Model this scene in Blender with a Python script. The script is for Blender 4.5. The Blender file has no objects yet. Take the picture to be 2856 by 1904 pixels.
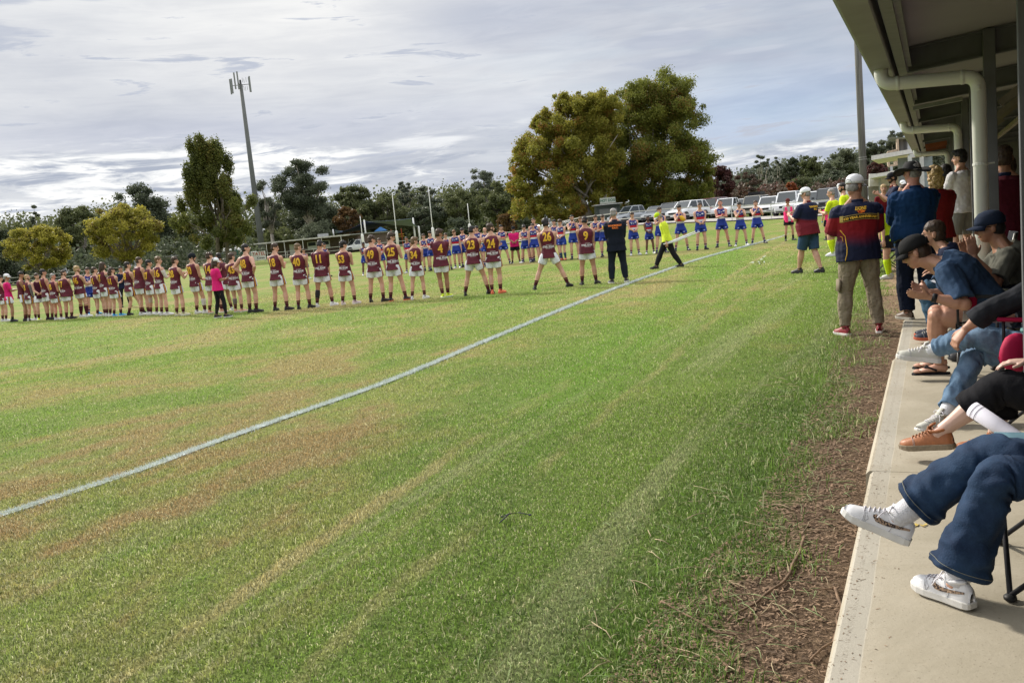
import bpy, bmesh, math, random
import numpy as np
from mathutils import Vector, Matrix, noise as mnoise
from mathutils.bvhtree import BVHTree
V = Vector
rnd = random.Random(7)
sc = bpy.context.scene
COL = sc.collection
R_ = math.radians
# ------------------------------------------------------------------ camera
F, CX, CY, CAMH = 2450.0, 1428.0, 952.0, 1.53
roll = math.atan(.095); pitch = math.atan(310. / F)
fw = V((0, math.cos(pitch), -math.sin(pitch)))
up0 = V((1, 0, 0)).cross(fw)
RT = V((1, 0, 0)) * math.cos(roll) - up0 * math.sin(roll)
UP = V((1, 0, 0)) * math.sin(roll) + up0 * math.cos(roll)
cam = bpy.data.cameras.new('camera'); co = bpy.data.objects.new('camera', cam); COL.objects.link(co)
m = Matrix((RT, UP, -fw)).transposed().to_4x4(); m.translation = V((0, 0, CAMH)); co.matrix_world = m
cam.sensor_width = 36; cam.lens = F / 2856 * 36; cam.clip_start = .05; cam.clip_end = 3000
sc.camera = co
# ------------------------------------------------------------------ sun, sky, exposure
SUN_AZ, SUN_EL = R_(-38), R_(33)          # azimuth from +Y, positive to +X
sd = V((math.sin(SUN_AZ) * math.cos(SUN_EL), math.cos(SUN_AZ) * math.cos(SUN_EL), math.sin(SUN_EL)))
sl = bpy.data.lights.new('sun', 'SUN'); sl.energy = 3.8; sl.angle = R_(4); sl.color = (1.0, .93, .82)
so = bpy.data.objects.new('sun', sl); COL.objects.link(so); so.rotation_euler = sd.to_track_quat('Z', 'Y').to_euler()
sc.view_settings.view_transform = 'Standard'; sc.view_settings.look = 'None'
sc.view_settings.exposure = 0.36; sc.view_settings.gamma = 1
try:
    sc.cycles.max_bounces = 6; sc.cycles.diffuse_bounces = 3; sc.cycles.transparent_max_bounces = 8
except Exception: pass

def nd(t, typ, **kw):
    n = t.nodes.new(typ)
    for k, v in kw.items():
        if k[0] == 'i' and k[1:].isdigit(): n.inputs[int(k[1:])].default_value = v
        else: setattr(n, k, v)
    return n
def lk(t, a, b): t.links.new(a, b)
def math_(t, op, a, b=None, c=None, clamp=False):
    n = t.nodes.new('ShaderNodeMath'); n.operation = op; n.use_clamp = clamp
    for i, x in enumerate((a, b, c)):
        if x is None: continue
        if isinstance(x, (int, float)): n.inputs[i].default_value = x
        else: t.links.new(x, n.inputs[i])
    return n.outputs[0]
def mixc(t, f, a, b):
    n = t.nodes.new('ShaderNodeMix'); n.data_type = 'RGBA'
    for x, i in ((f, 0), (a, 6), (b, 7)):
        if isinstance(x, (int, float)): n.inputs[i].default_value = x
        elif isinstance(x, tuple): n.inputs[i].default_value = (*x[:3], 1)
        else: t.links.new(x, n.inputs[i])
    return n.outputs[2]
def sstep(t, x, a, b):
    n = t.nodes.new('ShaderNodeMapRange'); n.interpolation_type = 'SMOOTHSTEP'
    t.links.new(x, n.inputs[0]) if not isinstance(x, (int, float)) else None
    n.inputs[1].default_value = a; n.inputs[2].default_value = b
    n.inputs[3].default_value = 0; n.inputs[4].default_value = 1
    return n.outputs[0]
def noise_(t, vec, scale, detail=4, rough=.55, dist=0.):
    n = t.nodes.new('ShaderNodeTexNoise'); n.inputs['Scale'].default_value = scale
    n.inputs['Detail'].default_value = detail; n.inputs['Roughness'].default_value = rough
    n.inputs['Distortion'].default_value = dist
    if vec is not None: t.links.new(vec, n.inputs['Vector'])
    return n.outputs[0]
def comb(t, x, y, z):
    n = t.nodes.new('ShaderNodeCombineXYZ')
    for i, a in enumerate((x, y, z)):
        if isinstance(a, (int, float)): n.inputs[i].default_value = a
        else: t.links.new(a, n.inputs[i])
    return n.outputs[0]
# world: Nishita sky seen through banks of cloud laid out by azimuth and elevation
w = bpy.data.worlds.new('World'); sc.world = w; w.use_nodes = True
t = w.node_tree; t.nodes.clear()
out = nd(t, 'ShaderNodeOutputWorld'); bg = nd(t, 'ShaderNodeBackground'); lk(t, bg.outputs[0], out.inputs[0])
sky = nd(t, 'ShaderNodeTexSky', sky_type='NISHITA', sun_disc=False)
sky.sun_elevation = SUN_EL; sky.sun_rotation = SUN_AZ; sky.air_density = 1.0; sky.dust_density = 2.0
skyc = nd(t, 'ShaderNodeMix', data_type='RGBA', blend_type='MULTIPLY'); skyc.inputs[0].default_value = 1
lk(t, sky.outputs[0], skyc.inputs[6]); skyc.inputs[7].default_value = (.10, .10, .10, 1)
tc = nd(t, 'ShaderNodeTexCoord'); sx = nd(t, 'ShaderNodeSeparateXYZ'); lk(t, tc.outputs['Generated'], sx.inputs[0])
az = math_(t, 'ARCTAN2', sx.outputs[0], sx.outputs[1]); el = math_(t, 'ARCSINE', sx.outputs[2])
p1 = comb(t, az, math_(t, 'MULTIPLY', el, 3.2), 0)
p2 = comb(t, az, math_(t, 'MULTIPLY', el, 5.5), 3.1)
nb = noise_(t, p1, 2.6, 5, .5, .3); nf = noise_(t, p2, 7.5, 9, .6, .35); nw = noise_(t, p2, 3.3, 6, .55, .2)
def gauss(a0, e0, ra, re):
    dx = math_(t, 'DIVIDE', math_(t, 'SUBTRACT', az, a0), ra); dy = math_(t, 'DIVIDE', math_(t, 'SUBTRACT', el, e0), re)
    q = math_(t, 'ADD', math_(t, 'MULTIPLY', dx, dx), math_(t, 'MULTIPLY', dy, dy))
    return math_(t, 'EXPONENT', math_(t, 'MULTIPLY', q, -1))
# high veil: white glow in front of the hidden sun, lilac grey elsewhere
veil = mixc(t, sstep(t, math_(t, 'ADD', math_(t, 'MULTIPLY', nb, .7), math_(t, 'MULTIPLY', nw, .3)), .36, .64), (.40, .435, .52), (.66, .68, .71))
glow = math_(t, 'MAXIMUM', math_(t, 'MULTIPLY', gauss(-.20, .235, .26, .085), .92), math_(t, 'MULTIPLY', gauss(-.62, .5, .5, .35), 1.0))
veil = mixc(t, math_(t, 'MULTIPLY', glow, 1.0, clamp=True), veil, (.84, .835, .82))
veil = mixc(t, math_(t, 'MULTIPLY', gauss(.02, .225, .11, .045), .55), veil, (.36, .40, .52))
veil = mixc(t, math_(t, 'MULTIPLY', gauss(-.27, .13, .40, .022), .6), veil, (.47, .50, .61))
# clear slits of blue at the right, low
bl = math_(t, 'MULTIPLY', math_(t, 'MAXIMUM', gauss(.30, .07, .12, .045), math_(t, 'MULTIPLY', gauss(.2, .17, .25, .06), .35)), sstep(t, nf, .40, .58))
veil = mixc(t, math_(t, 'MULTIPLY', bl, .85, clamp=True), veil, skyc.outputs[2])
veil = mixc(t, math_(t, 'MULTIPLY', gauss(.30, .095, .17, .05), .7), veil, (.36, .49, .70))
# cumulus band low over the trees
band = math_(t, 'MAXIMUM', gauss(-.34, .085, .33, .034), math_(t, 'MULTIPLY', gauss(.34, .035, .25, .03), .75))
cm = sstep(t, math_(t, 'ADD', nf, math_(t, 'MULTIPLY', band, .30)), .59, .70)
ns_ = noise_(t, comb(t, az, math_(t, 'MULTIPLY', el, 7.5), 9.2), 9., 10, .62, .5)
shade = sstep(t, math_(t, 'ADD', ns_, math_(t, 'MULTIPLY', nw, .55)), .70, .90)
cc = mixc(t, shade, (.36, .40, .49), (.98, .98, .96))
veil = mixc(t, math_(t, 'MULTIPLY', cm, math_(t, 'MULTIPLY', band, 1.9, clamp=True)), veil, cc)
for a_, e_, ra_, re_, k_ in ((-.50, .262, .055, .008, .8), (-.54, .235, .09, .016, .7), (-.44, .264, .016, .006, .7), (-.40, .264, .02, .005, .5), (.20, .185, .055, .009, .8), (.21, .160, .05, .010, .8), (.29, .155, .05, .008, .7)):
    gm_ = math_(t, 'MULTIPLY', sstep(t, math_(t, 'ADD', gauss(a_, e_, ra_, re_), math_(t, 'MULTIPLY', math_(t, 'SUBTRACT', ns_, .5), 2.6)), .22, .70), k_)
    veil = mixc(t, gm_, veil, (.40, .44, .54))
    veil = mixc(t, math_(t, 'MULTIPLY', sstep(t, math_(t, 'ADD', gauss(a_, e_ + re_ * .9, ra_ * .9, re_ * .5), math_(t, 'MULTIPLY', math_(t, 'SUBTRACT', ns_, .5), 1.2)), .5, .9), k_ * .22), veil, (.78, .79, .82))
for a_, e_, ra_, re_ in ((-.08, .105, .07, .008),):
    veil = mixc(t, math_(t, 'MULTIPLY', sstep(t, math_(t, 'ADD', gauss(a_, e_, ra_, re_), math_(t, 'MULTIPLY', math_(t, 'SUBTRACT', ns_, .5), 1.2)), .4, .9), .8), veil, (.86, .87, .88))
veil = mixc(t, math_(t, 'MULTIPLY', sstep(t, el, .07, .01), .5), veil, (.72, .75, .80))
tx_ = sstep(t, math_(t, 'ADD', math_(t, 'MULTIPLY', ns_, .6), math_(t, 'MULTIPLY', nw, .4)), .34, .66)
veil = mixc(t, math_(t, 'MULTIPLY', math_(t, 'SUBTRACT', 1, tx_), .26), veil, (.36, .40, .49))
veil = mixc(t, math_(t, 'MULTIPLY', tx_, .16), veil, (.86, .87, .87))
veil = mixc(t, sstep(t, el, .36, .62), veil, (1.45, 1.45, 1.47))  # high sky, out of view, brightened as added fill light
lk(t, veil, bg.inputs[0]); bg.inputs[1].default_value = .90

# ------------------------------------------------------------------ frames
def ray(px, py): return fw + RT * ((px - CX) / F) - UP * ((py - CY) / F)
def G(px, py, z=0.): d = ray(px, py); return V((0, 0, CAMH)) + d * ((z - CAMH) / d.z)
def D(px, py, dist): d = ray(px, py); return V((0, 0, CAMH)) + d * (dist / d.y)
AX = V((.43936, .89831, 0)); NX = V((.89831, -.43936, 0)); K0 = V((-.3104, .1518, 0))   # along / across the stand
def W(u, v, z): return K0 + AX * u + NX * v + V((0, 0, z))
def Sm(a, b, x): x = np.clip((x - a) / (b - a), 0, 1); return x * x * (3 - 2 * x)
def terr(x, y):
    r = np.hypot(x, y); azm = np.arctan2(x, y); Rr = Sm(.0, .1, azm)
    return (1 - Rr) * .5 * Sm(60, 150, r) + Rr * ((1.0 - .42 * Sm(.17, .33, azm)) * Sm(40, 72, r) + .3 * Sm(80, 120, r))
def at(px, dist, dz=0):                       # ground point straight below picture column px at a distance
    p = D(px, 640 - .095 * (px - 1428), dist); return V((p.x, p.y, float(terr(p.x, p.y)) + dz))

# ------------------------------------------------------------------ materials
MATS = {}
def mat(name, col, rough=.7, metal=0., var=.12, nscale=9., bump=0., bscale=40., spec=.3, coat=0.):
    if name in MATS: return MATS[name]
    m = bpy.data.materials.new(name); m.use_nodes = True; t = m.node_tree; b = t.nodes['Principled BSDF']
    b.inputs['Roughness'].default_value = rough; b.inputs['Metallic'].default_value = metal
    b.inputs['Specular IOR Level'].default_value = spec
    if coat: b.inputs['Coat Weight'].default_value = coat
    tc = nd(t, 'ShaderNodeTexCoord'); n = noise_(t, tc.outputs['Object'], nscale, 5, .6)
    k = sstep(t, n, .25, .75)
    c = mixc(t, k, tuple(x * (1 - var) for x in col), tuple(min(1, x * (1 + var)) for x in col))
    lk(t, c, b.inputs['Base Color'])
    if bump:
        bn = nd(t, 'ShaderNodeBump'); bn.inputs['Strength'].default_value = bump; bn.inputs['Distance'].default_value = .01
        lk(t, noise_(t, tc.outputs['Object'], bscale, 4, .6), bn.inputs['Height']); lk(t, bn.outputs[0], b.inputs['Normal'])
    MATS[name] = m; return m
def matf(name, fn, rough=.75, spec=.3, bump=.15, bscale=60):
    """fn(t, x, y, z sockets of object coordinates) -> colour socket"""
    if name in MATS: return MATS[name]
    m = bpy.data.materials.new(name); m.use_nodes = True; t = m.node_tree; b = t.nodes['Principled BSDF']
    b.inputs['Roughness'].default_value = rough; b.inputs['Specular IOR Level'].default_value = spec
    tc = nd(t, 'ShaderNodeTexCoord'); s = nd(t, 'ShaderNodeSeparateXYZ'); lk(t, tc.outputs['Object'], s.inputs[0])
    lk(t, fn(t, s.outputs[0], s.outputs[1], s.outputs[2], tc.outputs['Object']), b.inputs['Base Color'])
    if bump:
        bn = nd(t, 'ShaderNodeBump'); bn.inputs['Strength'].default_value = bump; bn.inputs['Distance'].default_value = .01
        lk(t, noise_(t, tc.outputs['Object'], bscale, 4, .6), bn.inputs['Height']); lk(t, bn.outputs[0], b.inputs['Normal'])
    MATS[name] = m; return m
def band_(t, x, a, b): return math_(t, 'MULTIPLY', math_(t, 'GREATER_THAN', x, a), math_(t, 'LESS_THAN', x, b))

# ------------------------------------------------------------------ tags
def tag(o, label=None, cat=None, group=None, kind=None):
    if label: o['label'] = label
    if cat: o['category'] = cat
    if group: o['group'] = group
    if kind: o['kind'] = kind
    return o
def empty(name, loc=(0, 0, 0), rz=0., s=1.):
    o = bpy.data.objects.new(name, None); COL.objects.link(o); o.location = loc; o.rotation_euler = (0, 0, rz); o.scale = (s, s, s)
    o.empty_display_size = .1
    return o

# ------------------------------------------------------------------ mesh collector
class MB:
    def __init__(s, capk=.5): s.v = []; s.f = []; s.capk = capk
    def add(s, vs, fs):
        o = len(s.v); s.v += [tuple(a) for a in vs]; s.f += [tuple(i + o for i in f) for f in fs]; return s
    def box(s, c, d, rot=None, taper=1.):
        c = V(c); vs = []
        for z in (-1, 1):
            k = taper if z > 0 else 1
            for x, y in ((-1, -1), (1, -1), (1, 1), (-1, 1)):
                p = V((x * d[0] / 2 * k, y * d[1] / 2 * k, z * d[2] / 2)); vs.append(c + (rot @ p if rot else p))
        return s.add(vs, [(3, 2, 1, 0), (4, 5, 6, 7), (0, 1, 5, 4), (1, 2, 6, 5), (2, 3, 7, 6), (3, 0, 4, 7)])
    def beam(s, a, b, w, h, upv=(0, 0, 1)):
        a = V(a); b = V(b); d = (b - a); L = d.length; d.normalize(); x = d.cross(V(upv))
        if x.length < 1e-4: x = V((1, 0, 0))
        x.normalize(); z = x.cross(d); vs = []
        for p in (a, b):
            for i, j in ((-1, -1), (1, -1), (1, 1), (-1, 1)): vs.append(p + x * (i * w / 2) + z * (j * h / 2))
        return s.add(vs, [(0, 1, 2, 3), (7, 6, 5, 4), (4, 5, 1, 0), (5, 6, 2, 1), (6, 7, 3, 2), (7, 4, 0, 3)])
    def tube(s, pts, rad, ref=(1, 0, 0), n=12, cap=True, refs=None):
        pts = [V(p) for p in pts]; N = len(pts); rr = []
        for i, r in enumerate(rad): rr.append(r if isinstance(r, (tuple, list)) else (r, r))
        vs = []; fs = []
        for i, p in enumerate(pts):
            d = (pts[min(i + 1, N - 1)] - pts[max(i - 1, 0)])
            if d.length < 1e-7: d = V((0, 0, 1))
            d.normalize(); rf = V(refs[i]) if refs else V(ref); x = rf - d * rf.dot(d)
            if x.length < 1e-3: x = d.orthogonal()
            x.normalize(); y = d.cross(x)
            for k in range(n):
                a = 2 * math.pi * k / n; vs.append(p + x * (math.cos(a) * rr[i][0]) + y * (math.sin(a) * rr[i][1]))
        for i in range(N - 1):
            for k in range(n):
                k2 = (k + 1) % n; fs.append((i * n + k, i * n + k2, (i + 1) * n + k2, (i + 1) * n + k))
        if cap:
            d0 = (pts[0] - pts[1]).normalized() * min(rr[0]) * s.capk; d1 = (pts[-1] - pts[-2]).normalized() * min(rr[-1]) * s.capk
            vs.append(pts[0] + d0); vs.append(pts[-1] + d1); a = len(vs) - 2
            for k in range(n):
                k2 = (k + 1) % n; fs.append((a, k2, k)); fs.append((a + 1, (N - 1) * n + k, (N - 1) * n + k2))
        return s.add(vs, fs)
    def ell(s, c, r, rot=None, n=12, mth=8):
        c = V(c); vs = []; fs = []
        for i in range(1, mth):
            th = math.pi * i / mth
            for k in range(n):
                a = 2 * math.pi * k / n; p = V((math.sin(th) * math.cos(a) * r[0], math.sin(th) * math.sin(a) * r[1], math.cos(th) * r[2]))
                vs.append(c + (rot @ p if rot else p))
        for p in (V((0, 0, r[2])), V((0, 0, -r[2]))): vs.append(c + (rot @ p if rot else p))
        for i in range(mth - 2):
            for k in range(n):
                k2 = (k + 1) % n; fs.append((i * n + k, (i + 1) * n + k, (i + 1) * n + k2, i * n + k2))
        a = len(vs) - 2
        for k in range(n):
            k2 = (k + 1) % n; fs.append((a, k, k2)); fs.append((a + 1, (mth - 2) * n + k2, (mth - 2) * n + k))
        return s.add(vs, fs)
    def build(s, name, mt, parent=None, smooth=False, voxel=None, sm=0, nz=0., nsc=8., bevel=0., xf=None):
        me = bpy.data.meshes.new(name); me.from_pydata(s.v, [], s.f)
        if voxel:
            tmp = bpy.data.objects.new('tmp', me); COL.objects.link(tmp)
            md = tmp.modifiers.new('r', 'REMESH'); md.mode = 'VOXEL'; md.voxel_size = voxel
            if sm: q = tmp.modifiers.new('s', 'SMOOTH'); q.factor = .5; q.iterations = sm
            dg = bpy.context.evaluated_depsgraph_get(); dg.update()
            me2 = bpy.data.meshes.new_from_object(tmp.evaluated_get(dg)); bpy.data.objects.remove(tmp); bpy.data.meshes.remove(me); me = me2; me.name = name
            smooth = True
        if nz:
            n = len(me.vertices); cs = np.empty(n * 3, 'f'); me.vertices.foreach_get('co', cs); ns = np.empty(n * 3, 'f'); me.vertices.foreach_get('normal', ns)
            cs = cs.reshape(-1, 3); ns = ns.reshape(-1, 3)
            for i in range(n):
                p = V(cs[i]) * nsc; k = mnoise.noise(V((p.x, p.y, p.z * .55))) + .5 * mnoise.noise(p * 2.3); cs[i] += ns[i] * (k * nz)
            me.vertices.foreach_set('co', cs.ravel())
        if smooth: me.polygons.foreach_set('use_smooth', [True] * len(me.polygons))
        me.materials.clear(); me.materials.append(mt)
        o = bpy.data.objects.new(name, me); COL.objects.link(o)
        if parent: o.parent = parent
        if bevel:
            b = o.modifiers.new('bevel', 'BEVEL'); b.width = bevel; b.segments = 2; b.limit_method = 'ANGLE'
        me.update(); return o
def struct(name, mb, mt, **k): o = mb.build(name, mt, **k); o['kind'] = 'structure'; return o
def one(name, mb, mt, label, cat, group=None, **k): return tag(mb.build(name, mt, **k), label, cat, group)

# ------------------------------------------------------------------ text laid on a garment or board
def textmesh(s, size, bold=.0, sx=1., cuts=True, align='CENTER'):
    cu = bpy.data.curves.new('t', 'FONT'); cu.body = s; cu.size = size; cu.align_x = align; cu.align_y = 'CENTER'; cu.offset = bold; cu.resolution_u = 3
    o = bpy.data.objects.new('t', cu); COL.objects.link(o)
    dg = bpy.context.evaluated_depsgraph_get(); dg.update()
    me = bpy.data.meshes.new_from_object(o.evaluated_get(dg)); bpy.data.objects.remove(o)
    bm = bmesh.new(); bm.from_mesh(me); bpy.data.meshes.remove(me)
    for v in bm.verts: v.co.x *= sx
    if cuts:
        xs = [v.co.x for v in bm.verts]
        if xs:
            x = min(xs)
            while x < max(xs):
                bmesh.ops.bisect_plane(bm, geom=bm.verts[:] + bm.edges[:] + bm.faces[:], plane_co=(x, 0, 0), plane_no=(1, 0, 0)); x += .022
            ys = [v.co.y for v in bm.verts]; y = min(ys)
            while y < max(ys):
                bmesh.ops.bisect_plane(bm, geom=bm.verts[:] + bm.edges[:] + bm.faces[:], plane_co=(0, y, 0), plane_no=(0, 1, 0)); y += .03
    return bm
def stick(name, bm, mt, target, parent, cx, cz, off=.004, back=True, rot=0.):
    """lay a flat bmesh (x right, y up as read) on the back or front of a garment"""
    if not hasattr(stick, 'c'): stick.c = {}
    me = target.data
    if me.name not in stick.c:
        stick.c[me.name] = BVHTree.FromPolygons([v.co for v in me.vertices], [p.vertices for p in me.polygons])
    bv = stick.c[me.name]; c, s = math.cos(rot), math.sin(rot); last = -.13 if back else .13
    for v in bm.verts:
        x, z = v.co.x * c - v.co.y * s, v.co.x * s + v.co.y * c
        if back: q = V((cx + x, -1.2, cz + z)); d = V((0, 1, 0))
        else: q = V((cx - x, 1.2, cz + z)); d = V((0, -1, 0))
        h = bv.ray_cast(q, d)
        if h[0]: last = h[0].y
        v.co = V((q.x, last - off * d.y, q.z))
    me = bpy.data.meshes.new(name); bm.to_mesh(me); bm.free(); me.materials.append(mt)
    o = bpy.data.objects.new(name, me); COL.objects.link(o); o.parent = parent; return o
def grid(wd, ht, nx, ny, fn=None):
    bm = bmesh.new(); vs = [[bm.verts.new(((i / nx - .5) * wd, (j / ny - .5) * ht, 0)) for i in range(nx + 1)] for j in range(ny + 1)]
    for j in range(ny):
        for i in range(nx): bm.faces.new((vs[j][i], vs[j][i + 1], vs[j + 1][i + 1], vs[j + 1][i]))
    if fn:
        for v in bm.verts: v.co = fn(v.co)
    return bm
def flat_text(name, s, size, mt, parent, loc, xdir, bold=0., sx=1., updir=(0, 0, 1)):
    """lettering standing on a flat board: xdir = reading direction"""
    bm = textmesh(s, size, bold, sx, cuts=False); x = V(xdir).normalized(); z = V(updir)
    for v in bm.verts: v.co = V(loc) + x * v.co.x + z * v.co.y
    me = bpy.data.meshes.new(name); bm.to_mesh(me); bm.free(); me.materials.append(mt)
    o = bpy.data.objects.new(name, me); COL.objects.link(o); o.parent = parent; return o
# ================================================================== GROUND
def turf_nodes(t):
    """colour of the turf from world position (shared by the soil sheet and the blades)"""
    g = nd(t, 'ShaderNodeNewGeometry'); s = nd(t, 'ShaderNodeSeparateXYZ'); lk(t, g.outputs['Position'], s.inputs[0]); x, y = s.outputs[0], s.outputs[1]
    qx = math_(t, 'SUBTRACT', x, K0.x); qy = math_(t, 'SUBTRACT', y, K0.y)
    u = math_(t, 'ADD', math_(t, 'MULTIPLY', qx, AX.x), math_(t, 'MULTIPLY', qy, AX.y))
    v = math_(t, 'ADD', math_(t, 'MULTIPLY', qx, NX.x), math_(t, 'MULTIPLY', qy, NX.y))
    P = comb(t, math_(t, 'MULTIPLY', v, 1.0), math_(t, 'MULTIPLY', u, .55), 0)
    n1 = noise_(t, P, .33, 5, .6, .6); n2 = noise_(t, P, 2.1, 6, .65); n3 = noise_(t, P, .9, 4, .6); n4 = noise_(t, P, 13., 4, .7)
    green = mixc(t, sstep(t, n3, .32, .66), (0.093, 0.167, 0.025), (0.169, 0.263, 0.040))
    green = mixc(t, sstep(t, n4, .3, .75), green, (0.190, 0.264, 0.063))
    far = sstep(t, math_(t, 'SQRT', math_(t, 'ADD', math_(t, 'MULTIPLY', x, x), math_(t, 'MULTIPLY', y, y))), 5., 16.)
    # dry yellow and brown where the boundary side is worn
    left = sstep(t, v, -1.0, -4.5)
    dry = math_(t, 'ADD', math_(t, 'MULTIPLY', n1, .62), math_(t, 'MULTIPLY', n2, .38))
    dry = math_(t, 'ADD', dry, math_(t, 'MULTIPLY', left, .085))
    c = mixc(t, math_(t, 'MULTIPLY', sstep(t, dry, .515, .62), .60), green, (0.289, 0.277, 0.094))
    c = mixc(t, math_(t, 'MULTIPLY', sstep(t, dry, .60, .675), .80), c, (0.319, 0.210, 0.108))
    ps = noise_(t, comb(t, math_(t, 'MULTIPLY', v, 2.6), math_(t, 'MULTIPLY', u, .13), 4.), 1.0, 5, .6, .25)
    c = mixc(t, math_(t, 'MULTIPLY', math_(t, 'MULTIPLY', sstep(t, ps, .53, .64), sstep(t, v, -4.2, -3.0)), .55), c, (0.357, 0.361, 0.199))
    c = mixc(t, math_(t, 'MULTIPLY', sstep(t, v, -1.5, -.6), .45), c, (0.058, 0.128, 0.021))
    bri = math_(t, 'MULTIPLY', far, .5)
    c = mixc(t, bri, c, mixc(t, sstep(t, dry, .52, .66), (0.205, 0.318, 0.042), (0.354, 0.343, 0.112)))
    # worn wheel tracks running along the stand
    wob = math_(t, 'MULTIPLY', math_(t, 'SUBTRACT', n2, .5), .35)
    m = None
    for a, b, wd, k in ((-2.35, -.075, .10, .62), (-1.62, -.07, .08, .40), (-2.0, -.07, .06, .2)):
        d = math_(t, 'ABSOLUTE', math_(t, 'ADD', math_(t, 'SUBTRACT', v, math_(t, 'ADD', math_(t, 'MULTIPLY', u, b), a)), wob))
        q = math_(t, 'MULTIPLY', sstep(t, d, wd, wd * .2), k); m = q if m is None else math_(t, 'MAXIMUM', m, q)
    m = math_(t, 'MULTIPLY', m, sstep(t, n3, .38, .55)); c = mixc(t, m, c, (0.449, 0.351, 0.191))
    bright = math_(t, 'MULTIPLY', sstep(t, math_(t, 'ABSOLUTE', math_(t, 'ADD', math_(t, 'SUBTRACT', v, math_(t, 'MULTIPLY', u, -.14)), 1.7)), .9, .1), sstep(t, u, 4., 8.))
    c = mixc(t, math_(t, 'MULTIPLY', bright, .55), c, (0.140, 0.289, 0.025))
    return c, u, v, n2, n4, n1
gm = bpy.data.materials.new('turf_soil'); gm.use_nodes = True; t = gm.node_tree; b = t.nodes['Principled BSDF']
b.inputs['Roughness'].default_value = .95; b.inputs['Specular IOR Level'].default_value = .1
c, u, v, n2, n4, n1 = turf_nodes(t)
g = nd(t, 'ShaderNodeNewGeometry'); fine = noise_(t, g.outputs['Position'], 55, 6, .75); mid = noise_(t, g.outputs['Position'], 9, 4, .7)
c = mixc(t, math_(t, 'MULTIPLY', sstep(t, fine, .62, .36), .75), c, (.03, .04, .012))
c = mixc(t, math_(t, 'MULTIPLY', sstep(t, fine, .55, .72), .5), c, (.42, .45, .22))
c = mixc(t, math_(t, 'MULTIPLY', sstep(t, mid, .45, .75), .35), c, (.24, .21, .09))
# mulch and bare dirt along the slab; edge wanders
vn = math_(t, 'ADD', v, math_(t, 'MULTIPLY', math_(t, 'SUBTRACT', noise_(t, g.outputs['Position'], 1.3, 5, .6), .5), 1.1))
vn = math_(t, 'ADD', vn, math_(t, 'ADD', math_(t, 'MULTIPLY', sstep(t, u, 3.2, 4.3), -.13), math_(t, 'MULTIPLY', sstep(t, u, 7.5, 9.5), .11)))
vm = sstep(t, vn, -.60, -.38)
dirt = mixc(t, sstep(t, fine, .3, .7), (.040, .025, .017), (.24, .165, .105))
dirt = mixc(t, sstep(t, math_(t, 'ADD', mid, math_(t, 'MULTIPLY', sstep(t, u, 9, 14), .25)), .56, .75), dirt, (.36, .26, .165))
c = mixc(t, vm, c, dirt)
pos = nd(t, 'ShaderNodeSeparateXYZ'); lk(t, g.outputs['Position'], pos.inputs[0])
rr = math_(t, 'SQRT', math_(t, 'ADD', math_(t, 'POWER', pos.outputs[0], 2), math_(t, 'POWER', pos.outputs[1], 2)))
lk(t, c, b.inputs['Base Color'])
bn = nd(t, 'ShaderNodeBump'); bn.inputs['Strength'].default_value = .8; bn.inputs['Distance'].default_value = .03
lk(t, math_(t, 'ADD', fine, math_(t, 'MULTIPLY', mid, .5)), bn.inputs['Height']); lk(t, bn.outputs[0], b.inputs['Normal'])
# one sheet: fine near, coarse far, polar grid
mb = MB(); radii = [.0, 1.5, 3, 5, 8, 12, 17, 23, 30, 38, 46, 54, 62, 70, 80, 92, 106, 125, 150, 180, 220, 300, 500, 1200]
na = 128; mb.v.append((0, 0, 0))
for r in radii[1:]:
    for k in range(na):
        a = 2 * math.pi * k / na; x, y = r * math.sin(a), r * math.cos(a); mb.v.append((x, y, float(terr(x, y))))
for k in range(na): mb.f.append((0, 1 + (k + 1) % na, 1 + k))
for i in range(len(radii) - 2):
    for k in range(na):
        a, b_ = 1 + i * na, 1 + (i + 1) * na; k2 = (k + 1) % na; mb.f.append((a + k, a + k2, b_ + k2, b_ + k))
struct('ground', mb, gm, smooth=True)

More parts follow.
